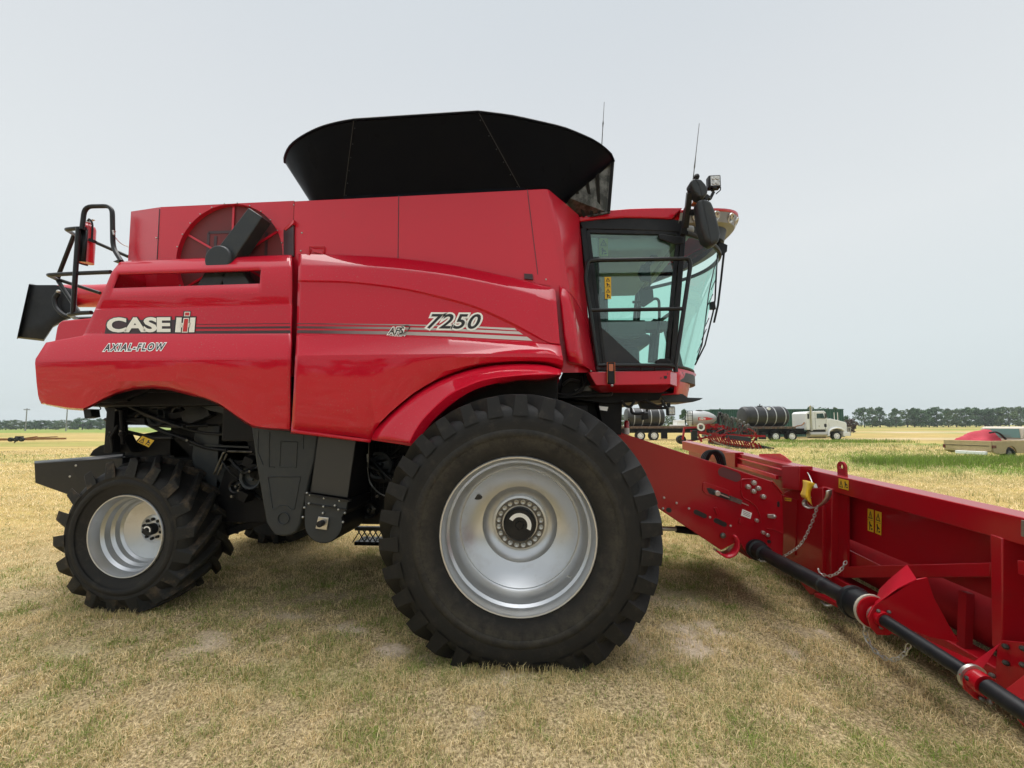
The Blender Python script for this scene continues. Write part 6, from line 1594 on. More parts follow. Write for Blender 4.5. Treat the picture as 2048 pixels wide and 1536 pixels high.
for k in range(60):
    a_ = rng.random() * 0.9 - 0.45; weed(cf.x + a_, 2.97 + 0.03 * rng.random(), 6, 0.09, 0.03, 0.45)
    weed(crr.x + a_ * 0.7, 3.58 + 0.05 * rng.random(), 4, 0.07, 0.03, 0.45)
x, y, h, ti = (np.concatenate(v) for v in (xs, ys, hs, ts)); d, r = depth_right(x, y)
wo = blades('weeds', x, y, h, 0.0018 + 0.00075 * d, np.clip(0.15 + 0.5 * rng.random(len(x)), 0, .95), ti); tag(wo, 'taller green weeds standing in the stubble', kind='stuff'); wo['category'] = 'weeds'

# ================================================================== TREES
def leaf_mat(name, c1, c2, c3):
    m = bpy.data.materials.new(name); m.use_nodes = True; t = m.node_tree; b = t.nodes['Principled BSDF']; b.inputs['Roughness'].default_value = 0.7; b.inputs['Specular IOR Level'].default_value = 0.25
    a = t.nodes.new('ShaderNodeAttribute'); a.attribute_name = 'tint'; r = t.nodes.new('ShaderNodeValToRGB'); e = r.color_ramp.elements
    e[0].color = (*c1, 1); e[1].color = (*c3, 1); x_ = e.new(0.5); x_.color = (*c2, 1); t.links.new(a.outputs['Fac'], r.inputs[0]); t.links.new(r.outputs[0], b.inputs['Base Color']); return m
LM = [leaf_mat('dark_leaves', (0.035, 0.075, 0.035), (0.07, 0.135, 0.06), (0.125, 0.20, 0.085)), leaf_mat('olive_leaves', (0.05, 0.085, 0.033), (0.095, 0.145, 0.055), (0.16, 0.21, 0.085)), leaf_mat('red_brown_leaves', (0.05, 0.03, 0.025), (0.09, 0.05, 0.04), (0.12, 0.08, 0.05))]
BARK = mat('bark', (0.09, 0.07, 0.05), 0.9)
def crown_mesh(h, w, seed, kind, nleaf=2600, size=0.26):
    g = np.random.default_rng(seed); nc = 46; P_ = []; T_ = []
    for k in range(nc):                                   # clumps spread through an uneven envelope
        v = g.random(); zc = h * (0.10 + 0.88 * v)
        env = (1 - v ** 2.2) * (0.55 + 0.45 * min(1, v * 5)) if kind == 'cone' else math.sqrt(max(0.02, 1 - (2 * v - 0.9) ** 2 / 1.3))
        a = g.random() * 6.283; rr = w / 2 * env * (0.35 + 0.75 * g.random())
        c = np.array([math.cos(a) * rr, math.sin(a) * rr, zc]); s_ = w * (0.10 + 0.08 * g.random()); n = nleaf // nc
        p = g.normal(0, 1, (n, 3)); p /= np.linalg.norm(p, axis=1)[:, None] + 1e-6; p *= (s_ * (0.5 + 0.6 * g.random(n)))[:, None]; p[:, 2] *= 0.8
        P_.append(p + c); T_.append(np.clip(0.5 + 0.35 * (g.random() - 0.5) + 0.5 * (g.random(n) - 0.5), 0, 1))
    P_ = np.concatenate(P_); T_ = np.concatenate(T_); P_[:, 2] = np.maximum(P_[:, 2], 0.12); n = len(P_)
    u = g.normal(0, 1, (n, 3)); u /= np.linalg.norm(u, axis=1)[:, None]; v = np.cross(u, g.normal(0, 1, (n, 3))); v /= np.linalg.norm(v, axis=1)[:, None]
    s_ = (size * (0.5 + g.random(n)))[:, None]
    co = np.stack([P_ - u * s_, P_ + v * s_ * 0.6, P_ + u * s_, P_ - v * s_ * 0.6], 1).reshape(-1, 3)
    return co, (np.arange(n) * 4)[:, None] + np.arange(4)[None], np.repeat(T_, 4)
PROTO = []
for i, (h, w_, kind, lm) in enumerate(((9.6, 6.6, 'round', 0), (9.2, 5.6, 'cone', 0), (8.2, 7.2, 'round', 1), (7.0, 6.2, 'round', 0), (9.8, 6.0, 'cone', 1))):
    co, f, T_ = crown_mesh(h, w_, 100 + i, kind); cm = np_mesh('crown', co, f, [LM[lm]]); attr(cm, 'tint', T_)
    b = MB(); b.tube([(0, 0, -0.1), (0.05, 0, h * 0.35), (0.0, 0.05, h * 0.7)], [0.22, 0.16, 0.05], 7)
    for k in range(6): a = k * 1.1; z = h * (0.2 + 0.09 * k); b.tube([(0, 0, z), (math.cos(a) * w_ * .18, math.sin(a) * w_ * .18, z + h * .06), (math.cos(a) * w_ * .36, math.sin(a) * w_ * .36, z + h * .14)], [0.07, 0.05, 0.02], 5)
    to = b.build('trunk', BARK); tm = to.data; bpy.data.objects.remove(to)
    PROTO.append((tm, cm, h))
def tree(k, pos, scale, label, group, name='tree', wide=1.0, leaf=None):
    t = thing(name, label, 'tree', pos, group, rz=random.random() * 6.28)
    t.scale = (scale * wide, scale * wide, scale)
    tm, cm, h = PROTO[k]
    if leaf is not None: cm = cm.copy(); cm.materials[0] = LM[leaf]
    for nm, me in (('trunk', tm), ('crown', cm)):
        o = bpy.data.objects.new(nm, me); COL.objects.link(o); o.parent = t
    return t
ORD = ['first', 'second', 'third', 'fourth', 'fifth', 'sixth', 'seventh', 'eighth', 'ninth', 'tenth', 'eleventh', 'twelfth', 'thirteenth', 'fourteenth', 'fifteenth', 'sixteenth', 'seventeenth', 'eighteenth', 'nineteenth', 'twentieth']
DR = 200.0; mpx = DR / FPX
right_row = [(1729, 817, 0, 1.0), (1745, 817, 4, .9), (1760, 816, 1, 1.0), (1779, 834, 3, .9), (1792, 815.5, 1, .95), (1815, 818, 2, 1.0), (1829, 814, 1, 1.0), (1842, 816, 0, 1.0), (1858, 826, 3, 1.0), (1874, 817, 0, 1.0), (1897, 815.5, 4, 1.0), (1913, 817, 2, 1.05), (1931, 816, 0, 1.0), (1952, 816, 1, 1.1), (1970, 816, 0, 1.0), (1985, 820, 3, 1.0), (2001, 815.5, 0, 1.0), (2018, 817, 2, 1.0), (2042, 815.5, 4, 1.1), (2064, 816, 0, 1.1)]
KIND = ['dark green broad tree', 'dark green pointed tree', 'olive green broad tree', 'low dark green tree', 'olive green pointed tree']
for i, (px, ty, k, wd) in enumerate(right_row):
    D = DR * (0.97 + 0.06 * random.random()); hz_ = 850 - 0.0032 * (px - 1024)
    h = (1.75 + (hz_ - ty) * D / FPX) * random.uniform(0.93, 1.08)
    tree(k, atD(px, D), h / PROTO[k][2] * 1.0, f'{KIND[k]}, {ORD[i]} from the left in the far tree row at right', 'trees in the far row at right', wide=wd * random.uniform(1.0, 1.3))
left_row = [(-8, 843), (12, 841), (33, 840), (52, 843), (72, 841), (92, 840.5), (113, 841.5), (132, 840), (150, 843), (165, 836.5), (184, 842), (202, 838), (222, 837), (243, 839)]
for i, (px, ty) in enumerate(left_row):
    D = 225 * (0.97 + 0.06 * random.random()); hz_ = 850 - 0.0032 * (px - 1024); k = (0, 3, 2, 0, 3)[i % 5]
    h = 1.75 + (hz_ - ty) * D / FPX
    tree(k, atD(px, D), h / PROTO[k][2], f'{KIND[k]} on the horizon, {ORD[i]} from the left behind the combine tail', 'trees in the far row at left', wide=1.7)
others = [(1245, 828, 70, 2, 'olive tree showing just left of the first black tank on the trailer'), (1341, 831, 90, 2, 'olive tree rising right of the first black tank'), (1369, 819, 95, 1, 'pointed tree behind the ladder of the grey seed tank'), (1622, 813, 88, 1, 'pointed tree peeking over the cab of the white lorry'), (1648, 817.5, 92, 3, 'low tree just showing over the green container above the lorry bonnet'), (1671, 814, 90, 4, 'pointed olive tree over the right end of the green container'), (1687, 829, 80, 0, 'broad tree at the right end of the green container'), (1445, 820, 90, 3, 'low tree behind the green container near its left end')]
for px, ty, D, k, lab in others:
    h = 1.75 + (850 - 0.0032 * (px - 1024) - ty) * D / FPX; tree(k, atD(px, D), h / PROTO[k][2], lab, None, wide=0.9)
h = 1.75 + (848 - 838) * 78 / FPX; tree(3, atD(1701, 78), h / PROTO[3][2], 'dark reddish bush in front of the lorry bumper', None, name='bush', wide=0.8, leaf=2)
# the wood behind the camera, seen only in the paint
cos_, fs_, ts_ = [], [], []; nv = 0
for k in range(26):
    a = rad(100 + 165 * k / 25 + 4 * random.random()); R_ = 70 + 12 * random.random(); p = np.array([math.sin(a + YAW) * R_, math.cos(a + YAW) * R_, 0]); co, f, T_ = crown_mesh(7 + 3 * random.random(), 8.5, 300 + k, 'round', 700, 0.55)
    cos_.append(co + p); fs_.append(f + nv); ts_.append(T_); nv += len(co)
wm = np_mesh('wood', np.concatenate(cos_), np.concatenate(fs_), [LM[0]]); attr(wm, 'tint', np.concatenate(ts_)); wob = bpy.data.objects.new('wood', wm); COL.objects.link(wob); tag(wob, 'dark wood at the edge of the field', kind='stuff'); wob['category'] = 'wood'

# ================================================================== FAR OBJECTS
class Far:
    """local frame of a far thing: x to the right of the photo, y away, z up; px() turns photo pixels at its distance into metres"""
    def __init__(s, px0, D, ybase):
        s.px0, s.D, s.yb = px0, D, ybase; s.k = D / FPX; s.pos = atD(px0, D)
    def X(s, px): return (px - s.px0) * s.k
    def Z(s, y): return (s.yb - y) * s.k
    def pt(s, px, y, dy=0.0): return Vector((s.X(px), dy, s.Z(y)))
FRZ = -YAW
WT = mat('lorry_white', (0.78, 0.79, 0.78), 0.35, coat=0.4, dirt=(0.40, 0.38, 0.34), dscale=2, dlo=0.55, dhi=0.9)
TANKM = mat('black_poly_tank', (0.018, 0.018, 0.019), 0.38, dirt=(0.05, 0.048, 0.045), dscale=1.5, dlo=0.5, dhi=0.9)
STRAP = mat('tank_strap', (0.42, 0.43, 0.45), 0.5)
DECKM = mat('trailer_deck', (0.10, 0.055, 0.04), 0.8, dirt=(0.22, 0.17, 0.12), dscale=5, dlo=0.45, dhi=0.7)
GRN = mat('container_green', (0.020, 0.085, 0.060), 0.55, dirt=(0.05, 0.06, 0.045), dscale=0.8, dlo=0.5, dhi=0.85)
TAN = mat('faded_tan_paint', (0.46, 0.355, 0.19), 0.55, dirt=(0.34, 0.24, 0.12), dscale=3, dlo=0.5, dhi=0.8)
RUST = mat('rusty_orange', (0.30, 0.13, 0.04), 0.7, dirt=(0.14, 0.06, 0.03), dscale=2, dlo=0.45, dhi=0.7)
SEEDG = mat('seed_tank_grey', (0.42, 0.43, 0.43), 0.4, coat=0.2)
def farwheel(root, f, px, py, rpx, dy, w=0.35, rim='white', name='wheel', rr=0.62):
    c = f.pt(px, py, dy); r = rpx * f.k; m = MB(); m.lathe([(r * rr, 0.03), (r * .8, 0), (r * .96, 0.02), (r, 0.08), (r, w - .08), (r * .96, w), (r * rr, w - .02)], c, 'Y', 28); wl = m.build(name, M['rubber'], root, smooth=40)
    m = MB(); m.lathe([(r * rr, 0.03), (r * rr * .88, 0.02), (r * rr * .8, 0.10), (r * .34, 0.11), (r * .30, 0.0), (r * .2, -0.02), (0.0001, -0.02)], c, 'Y', 24); m.build('rim', M[rim], wl, smooth=30)
    m = MB()
    for k in range(8): a = k * math.pi / 4; m.cyl(c + Vector((math.cos(a) * r * .46, 0.09, math.sin(a) * r * .46)), r * .07, 0.02, 'Y', 8)
    m.split('hand_hole', M['ink'], wl); return wl
def poly_tank(label, f, x0, x1, y0, y1, straps, dy=0.1, manway=None):
    t = thing('black_tank', label, 'tank', f.pos + Vector((0, 0, 0)), 'black tanks on flatbeds', rz=FRZ)
    a, b = f.pt(x0, y1), f.pt(x1, y0); r = (b.z - a.z) / 2; L = b.x - a.x; c = Vector((a.x, dy + r, a.z + r)); m = MB()
    prof = [(0.0001, 0.02 * L), (r * .5, 0.015 * L), (r * .85, 0.03 * L), (r * .97, 0.06 * L), (r, 0.10 * L)]
    n = 12
    for k in range(1, n): prof.append((r * (1.0 - (0.012 if k % 2 else 0)), L * (0.10 + 0.8 * k / n)))
    prof += [(rr, L - h) for rr, h in prof[:5][::-1]]
    m.lathe(prof, c, 'X', 40); m.build('shell', TANKM, t, smooth=30)
    m = MB()
    for px in straps: m.lathe([(r * 1.012, -0.05), (r * 1.02, -0.05), (r * 1.02, 0.05), (r * 1.012, 0.05)], Vector((f.X(px), c.y, c.z)), 'X', 40)
    m.split('strap', STRAP, t)
    m = MB(); m.lathe([(0.28, -0.05), (0.28, 0.08), (0.0001, 0.1)], Vector((c.x + L * .45, c.y, c.z + r)), 'Z', 20); m.tube([Vector((c.x + L * .45, c.y, c.z + r)), Vector((c.x + L * .45, c.y, c.z + r + .28))], 0.05, 8); m.build('fill_lid', TANKM, t)
    if manway: p = f.pt(*manway); m = MB(); m.prism([Vector((p.x + math.cos(w_) * .18, c.y - r - 0.012 + .25, p.z + math.sin(w_) * .16)) for w_ in [k * .5236 for k in range(12)]], (0, 0.3, 0)); m.build('label_plate', M['white'], t)
    return t

# ---- white lorry with a flatbed
f = Far(1600, 42.8, 882.5)
tr = thing('lorry', 'white long-bonnet lorry with a dark flatbed behind the cab', 'lorry', f.pos, rz=FRZ)
cabp = [(1613, 861), (1613, 828), (1617, 824.5), (1630, 823.5), (1650, 823), (1653, 826), (1656, 839), (1656, 861)]
m = MB(); m.prism([f.pt(x, y) for x, y in cabp], (0, 2.2, 0)); cab_ = m.build('cab', WT, tr, bevel=0.06, seg=3)
hood = [(1655, 839), (1664, 838.5), (1680, 842), (1692, 845.5), (1695.5, 849), (1695.5, 866), (1688, 866), (1687, 862), (1682, 858.5), (1673, 857), (1664, 859), (1659, 864), (1657, 874), (1653, 874), (1653, 861)]
m = MB(); m.prism([f.pt(x, y, 0.12) for x, y in hood], (0, 1.95, 0)); m.build('bonnet', WT, tr, bevel=0.05, seg=3)
m = MB(); m.tube([f.pt(x, y, 0.05) for x, y in ((1656, 873), (1658, 864), (1664, 859), (1673, 857), (1682, 858.5), (1688, 863))], 0.10, 10); m.build('wheel_arch', WT, tr, smooth=60)
m = MB(); m.prism([f.pt(x, y, -0.006) for x, y in ((1634, 828.5), (1647, 828), (1650.5, 838.8), (1634, 838.8))], (0, 0.02, 0)); wn = m.build('window', mat('lorry_window', (0.03, 0.07, 0.06), 0.1), cab_)
m = MB(); m.prism([f.pt(x, y, -0.006) for x, y in ((1615.5, 829), (1619, 829), (1619, 839), (1615.5, 839))], (0, 0.02, 0)); m.build('rear_window', M['ink'], cab_)
m = MB()
for q in ([(1631, 826), (1631, 860)], [(1653, 840), (1650, 860)], [(1631, 860), (1650, 860)]): m.bar(f.pt(*q[0], -0.002), f.pt(*q[1], -0.002), 0.025, 0.012, up=(0, 1, 0))
m.split('door_seam', M['dirt_steel'], cab_)
m = MB(); m.prism([f.pt(x, y, -0.02) for x, y in ((1648, 849), (1653, 849), (1653, 855), (1650, 856), (1648, 854))], (0, 0.03, 0)); m.build('air_intake', M['ink'], cab_, bevel=0.02)
m = MB(); m.box(f.X(1637), f.X(1639), -0.02, 0.02, f.Z(855), f.Z(852)); m.build('door_handle', M['steel'], cab_)
m = MB(); m.tube([f.pt(1622, 863, -0.05), f.pt(1622, 814, -0.05), f.pt(1620, 812.5, -0.05)], 0.11, 12); m.build('exhaust_stack', M['steel'], tr, smooth=60)
m = MB(); m.tube([f.pt(1624, 822, -.1), f.pt(1627, 812, -.1)], 0.02, 6); m.tube([f.pt(1626, 838, -.15), f.pt(1650, 838, -.2)], 0.02, 6); m.split('grab_bar', M['steel'], tr)
m = MB(); m.box(f.X(1646), f.X(1649.5), -0.35, -0.25, f.Z(838), f.Z(828)); m.build('wing_mirror', M['dirt_steel'], tr, bevel=0.02)
m = MB(); p0_, p1_ = f.pt(1619, 870, .25), f.pt(1652, 870, .25); m.tube([p0_, p1_], 0.36, 20); m.build('fuel_tank', mat('dull_aluminium', (0.5, 0.48, 0.42), 0.4, metal=0.7), tr, smooth=40, bevel=0.02)
m = MB(); m.box(f.X(1620), f.X(1650), 0.0, 0.5, f.Z(864), f.Z(861)); m.build('step_board', M['chassis'], tr)
m = MB(); m.box(f.X(1686), f.X(1700), 0.02, 2.2, f.Z(873.5), f.Z(865.5)); m.build('bumper', WT, tr, bevel=0.04)
m = MB()
for px in (1697.5, 1702): m.box(f.X(px), f.X(px) + .06, 0.15, 0.22, f.Z(873), f.Z(855)); m.box(f.X(px), f.X(px) + .06, 1.9, 1.97, f.Z(873), f.Z(855))
for z in (856, 864, 872): m.box(f.X(1697.5), f.X(1703), 0.15, 1.97, f.Z(z) - .03, f.Z(z) + .03)
m.build('grille_guard', M['steel'], tr, weld=False)
m = MB(); m.box(f.X(1505), f.X(1690), 0.7, 1.5, f.Z(870), f.Z(864)); m.box(f.X(1500), f.X(1612), 0.3, 1.9, f.Z(864), f.Z(858)); m.build('frame', M['chassis'], tr)
m = MB(); m.box(f.X(1500), f.X(1591), -0.05, 2.35, f.Z(858.5), f.Z(854)); bed = m.build('flatbed', DECKM, tr, bevel=0.01)
m = MB()
for k in range(6): m.box(f.X(1510 + 14.5 * k), f.X(1514 + 14.5 * k), -0.06, -0.03, f.Z(858.2), f.Z(855.6))
m.split('stake_pocket', M['dirt_steel'], bed)
for px in (1551, 1583.7): farwheel(tr, f, px, 873.6, 9.6, 0.0, 0.6)
for px in (1551, 1583.7):
    m = MB(); m.tube([f.pt(px + 13 * math.cos(w_), 873 - 12.5 * math.sin(w_), 0.0) for w_ in [0.5 + 2.1 * k / 8 for k in range(9)]], 0.06, 8); m.build('mudguard', M['chassis'], tr, smooth=60)
farwheel(tr, f, 1672.9, 873.4, 9.6, 0.0, 0.32)
m = MB(); m.box(f.X(1524), f.X(1532.5), 0.1, 0.7, f.Z(879.5), f.Z(866)); m.build('mud_flap', M['black'], tr)
m = MB(); m.tube(smooth_curve([f.pt(1591, 857, .4), f.pt(1600, 853, .4), f.pt(1608, 851, .3), f.pt(1613, 846, .3)], 5), 0.06, 8); m.build('air_line', RUST, tr)
ft = Far(1600, 42.9, 882.5); ft.pos = f.pos
poly_tank('big black ribbed tank with four straps on the bed of the white lorry', ft, 1494, 1585, 813, 854, (1517.4, 1536, 1554, 1573), 0.0, manway=(1543, 818.5))
# ---- flatbed trailer with its own tank
f2 = Far(1320, 45.5, 882.5)
tl = thing('flatbed_trailer', 'dark flatbed trailer with two white wheels carrying a black tank at left', 'trailer', f2.pos, rz=FRZ)
m = MB(); m.box(f2.X(1236), f2.X(1440), -0.1, 2.4, f2.Z(859), f2.Z(854.5)); m.build('deck', DECKM, tl, bevel=0.01)
m = MB(); m.box(f2.X(1245), f2.X(1440), 0.5, 1.8, f2.Z(868), f2.Z(859)); m.box(f2.X(1325), f2.X(1337), 0.4, .6, f2.Z(880), f2.Z(860)); m.build('frame', M['chassis'], tl)
for px in (1281, 1308): farwheel(tl, f2, px, 873.4, 9.8, 0.0, 0.6)
poly_tank('black ribbed tank with four straps on the trailer behind the combine tyre', f2, 1255.5, 1334, 817, 855, (1270, 1287, 1303.6, 1320.6), 0.0)
wb = thing('white_crate', 'small white box standing on the trailer bed left of the grey seed tank', 'crate', f2.pos, rz=FRZ)
m = MB(); m.box(f2.X(1357), f2.X(1372), 0.3, 1.6, f2.Z(852), f2.Z(842.5)); m.build('box', M['white'], wb, bevel=0.03)
m = MB(); m.box(f2.X(1351), f2.X(1374), 0.2, 1.8, f2.Z(854.4), f2.Z(851.5)); m.build('pallet', M['cream'], wb, bevel=0.02)
# ---- green containers
f3 = Far(1550, 52, 880)
for x0, x1, lab in ((1421, 1590, 'long green shipping container behind the lorry tank and the grey seeder'), (1591.5, 1688, 'shorter green container behind the white lorry cab')):
    t = thing('shipping_container', lab, 'container', f3.pos, 'green containers behind the lorry', rz=FRZ)
    m = MB(); n = int((x1 - x0) / 1.1); top, bot = f3.Z(823), f3.Z(878)
    ptsx = []
    for k in range(n + 1):
        x = f3.X(x0) + (f3.X(x1) - f3.X(x0)) * k / n; ptsx.append((x, 0.0 if (k // 2) % 2 else 0.06))
    m.grid([[Vector((x, y, z)) for x, y in ptsx] for z in (bot, top)]); m.box(f3.X(x0), f3.X(x1), 0.09, 2.5, bot, top - 0.02); m.build('wall', GRN, t, smooth=0, weld=False)
    m = MB(); m.box(f3.X(x0) - .02, f3.X(x1) + .02, -0.03, 0.06, top - 0.12, top + 0.03); m.box(f3.X(x0) - .02, f3.X(x1) + .02, -0.03, 0.06, bot - 0.02, bot + .15); m.build('rail', GRN, t)
    m = MB()
    for px in ((x1 - 20, x1 - 13) if x1 > 1600 else (1437,)): m.box(f3.X(px), f3.X(px) + .07, -0.05, -0.02, bot + 1.6, top - 0.45)
    m.split('lock_rod', M['white'] if x1 > 1600 else M['dirt_steel'], t)

# ---- red air seeder with a grey tank
f4 = Far(1440, 29.5, 897.5)
sd_ = thing('air_seeder', 'red folded seeding implement with grey tank and many hoses', 'seeder', f4.pos, rz=FRZ)
RD = M['red_dark']
m = MB(); c = Vector((f4.X(1390), 1.0, f4.Z(837)))
prof = [(0.0001, 0), (0.50, 0.0), (0.58, 0.04)] + [(0.0, 0)] * 0
Ls = f4.X(1447) - f4.X(1390)
for u, r_ in ((0.02, .56), (.12, .60), (.35, .62), (.55, .60), (.72, .50), (.86, .36), (.96, .20), (1.0, .08)): prof.append((r_, Ls * u))
prof.append((0.0001, Ls)); m.lathe(prof, c, 'X', 32); tk = m.build('seed_tank', SEEDG, sd_, smooth=40)
m = MB(); m.lathe([(0.25, 0), (0.25, 0.06), (0.0001, .08)], c + Vector((Ls * .38, 0, .60)), 'Z', 20); m.build('tank_lid', M['dirt_steel'], tk)
m = MB(); m.prism([f4.pt(x, y, 0.39) for x, y in ((1402, 835), (1420, 834.6), (1434, 838), (1420, 840.8), (1402, 841))], (0, 0.02, 0)); dc = m.build('tank_decal', M['decal_red'], tk)
O = f4.pt(1404, 840, 0.385); b = MB(); put_text(b, 'CASE IH', O, f4.pt(1416.5, 840, .385) - O, f4.pt(1404, 836, .385) - O, 0, 0.03); b.build('maker_lettering', M['cream'], dc, smooth=0, weld=False)
m = MB()
for px in (1375, 1380, 1389.5): m.tube([f4.pt(px, 852, 0.3), f4.pt(px, 822, 0.3)], 0.025, 6)
for y in (822, 832, 841): m.tube([f4.pt(1375, y, .3), f4.pt(1389.5, y, .3)], 0.02, 6)
for y in (827, 836.5, 846): m.tube([f4.pt(1382, y, .3), f4.pt(1389.5, y, .3)], 0.012, 6)
m.build('ladder_cage', M['black_metal'], sd_, weld=False)
m = MB()
for q in ((1371, 856, 1452, 853, .3, .14), (1368, 880, 1372, 856, .3, .12), (1395, 866, 1450, 873, .0, .16), (1372, 884, 1440, 870, .2, .14), (1450, 852, 1500, 866, .4, .12), (1440, 870, 1525, 873, -.2, .14), (1380, 862, 1412, 866, -.1, .1), (1455, 856, 1520, 862, .8, .10), (1498, 858, 1516, 872, .2, .10), (1516, 872, 1500, 892, .1, .09), (1395, 868, 1402, 884, .0, .12)):
    m.bar(f4.pt(q[0], q[1], q[4]), f4.pt(q[2], q[3], q[4]), q[5], q[5])
random.seed(12)
for k in range(38):
    x = random.uniform(1400, 1512); y = random.uniform(850, 878) + (x - 1400) * .06; d0 = random.uniform(-.4, 1.0); a_ = random.choice((0, 0, 1.57, .6, -.6)) + random.uniform(-.2, .2); L_ = random.uniform(4, 13)
    m.bar(f4.pt(x - L_ * math.cos(a_), y + L_ * .8 * math.sin(a_), d0), f4.pt(x + L_ * math.cos(a_), y - L_ * .8 * math.sin(a_), d0 + random.uniform(-.2, .2)), random.uniform(.05, .1), random.uniform(.05, .1))
m.build('frame', RD, sd_, weld=False)
for k in range(22):
    x = random.uniform(1400, 1508); y = random.uniform(856, 884) + (x - 1400) * .05; b = MB(); q = f4.pt(x, y, random.uniform(-.3, .8)); s_ = random.uniform(.05, .16)
    if k % 2: b.lathe([(0.0001, 0), (s_, 0), (s_ * 1.05, .03), (0.0001, .06)], q, 'Y', 14)
    else: b.box(q.x - s_, q.x + s_, q.y, q.y + .2, q.z - s_ * .6, q.z + s_ * .6)
    b.build('drive_wheel' if k % 2 else 'valve_block', M['chassis'] if k % 3 else M['dirt_steel'], sd_, bevel=.01)
m = MB()
for px in (1412, 1425, 1442): m.prism([f4.pt(px - 4, 848, .6), f4.pt(px + 4, 848, .6), f4.pt(px + 2, 858, .6), f4.pt(px - 2, 858, .6)], (0, .8, 0))
m.split('meter_box', RD, sd_)
m = MB(); m.lathe([(0.29, 0), (0.30, 0.02), (0.29, .06), (0.18, .05), (0.17, 0.01)], f4.pt(1401, 854.5, -.1), 'Y', 28); sw_ = m.build('fan_housing', M['white'], sd_, smooth=40)
m = MB(); m.lathe([(0.175, 0.03), (0.0001, 0.0)], f4.pt(1401, 854.5, -.08), 'Y', 20); m.build('fan_guard', M['dirt_steel'], sd_)
m = MB(); m.box(f4.X(1382), f4.X(1392.5), -0.2, .1, f4.Z(881), f4.Z(861)); m.build('control_box', M['black'], sd_, bevel=0.03)
for px, py, r_ in ((1369, 880, 9), (1434, 863, 7.5), (1452, 866, 7)): farwheel(sd_, f4, px, py, r_, 0.5, .35, rim='dirt_steel', name='transport_wheel')
random.seed(11)
m = MB()
for k in range(44):
    x0 = 1446 + 1.35 * k * random.uniform(.9, 1.1); y0 = 828 + k * .7 + random.uniform(-3, 3); d0 = random.uniform(-.3, .8)
    x1 = x0 + random.uniform(-14, 16); x1 = min(x1, 1518); y1 = 872 + random.uniform(-4, 8)
    m.tube(smooth_curve([f4.pt(x0, y0 + 6, d0), f4.pt(x0 + 2, y0, d0), f4.pt((x0 + x1) / 2 + 4, (y0 + y1) / 2 - 6, d0), f4.pt(x1, y1, d0)], 4), 0.028, 6)
m.split('seed_hose', M['dirt_steel'], sd_, smooth=60)
m = MB(); m.tube(smooth_curve([f4.pt(1448, 850, .8), f4.pt(1449, 830, .8), f4.pt(1454, 827, .8), f4.pt(1458, 845, .8)], 5), 0.10, 10); m.build('air_tower', M['black'], sd_, smooth=60)
m = MB()
for k in range(7): m.ball(f4.pt(1455 + 8.2 * k, 829 + 3.4 * k + random.uniform(-2, 2), .5), 0.10, 8)
m.split('distributor_head', M['dirt_steel'], sd_, smooth=60)
for k in range(20):
    px = 1409 + 4.8 * k + random.uniform(-1, 1); yb_ = 880 + 0.75 * k; dy = -0.5 - 0.02 * k
    b = MB(); b.tube([f4.pt(px, yb_ - 9, dy), f4.pt(px + 2, yb_ - 3, dy - .05), f4.pt(px + 5, yb_ + 1, dy), f4.pt(px + 3, yb_ + 4, dy)], 0.045, 6); ru = b.build('row_unit', M['red_dull'], sd_, smooth=60)
    b = MB(); b.tube([f4.pt(px - 2, yb_ - 1, dy - .06) + Vector((math.cos(w_) * .08, math.sin(w_) * .03, .03 * w_ - .1)) for w_ in [j * .7 for j in range(16)]], 0.014, 5); b.build('spring', mat('spring_orange', (0.40, 0.03, 0.02), 0.4) if k == 0 else bpy.data.materials['spring_orange'], ru)
    b = MB(); b.lathe([(0.0001, 0), (0.15, 0.0), (0.16, 0.015), (0.0001, .03)], f4.pt(px + 4, yb_ + 3.5, dy + .1), 'Y', 16); b.build('opener_disc', M['dirt_steel'], ru)
m = MB()
for k in range(9): q = f4.pt(1415 + 4 * k, 880.5 + 1.5 * k, -.62); m.bar(q, q + Vector((.22, 0, -.18)), 0.06, 0.03)
m.split('scraper_blade', M['steel'], sd_)
m = MB(); m.prism([f4.pt(x, y, -.35) for x, y in ((1447, 870), (1470, 872), (1494, 875.5), (1496, 884), (1470, 882), (1448, 880))], (0, 0.15, 0)); m.build('folded_wing', M['grey_plastic'], sd_, bevel=0.02)
m = MB()
for k in range(8): m.lathe([(0.0001, 0), (0.12, 0), (0.13, .03), (0.0001, .05)], f4.pt(1500 + 3.6 * k, 891 + .9 * k, -.7 - .05 * k), 'Y', 14)
m.split('press_wheel', M['black'], sd_)

# ---- tan pickup with a red cover in its bed
DP = 18.5; cpos = atD(1981.8, DP); PRZ = -YAW + rad(12)
pk = thing('pickup_truck', 'old faded tan pickup seen from behind, parked in green weeds', 'pickup', cpos, rz=PRZ)
zr = 1.01; zbm = 0.42
m = MB()
side = [(0, zr), (2.35, zr), (2.35, 0.40), (1.62, 0.40), (1.58, .56), (1.46, .70), (1.25, .76), (1.02, .70), (.90, .56), (.86, 0.40), (.40, 0.36), (0.02, 0.46)]
m.prism([Vector((x, 0, z)) for x, z in side], (0, 0.07, 0)); m.prism([Vector((x, 1.72, z)) for x, z in side], (0, 0.07, 0)); m.box(0.02, 2.35, 0.07, 1.72, 0.46, 0.52); m.box(2.29, 2.35, .07, 1.72, .5, zr)
bd = m.build('bed', TAN, pk, bevel=0.015, weld=False)
m = MB(); m.box(-0.05, 0.0, 0.02, 1.77, 0.50, zr); tg = m.build('tailgate', TAN, pk, bevel=0.015)
m = MB(); m.box(-0.062, -0.05, 0.12, 1.67, .78, .82); m.box(-0.06, -0.05, 0.12, 1.67, .60, .63); m.split('tailgate_rib', TAN, tg, bevel=0.008)
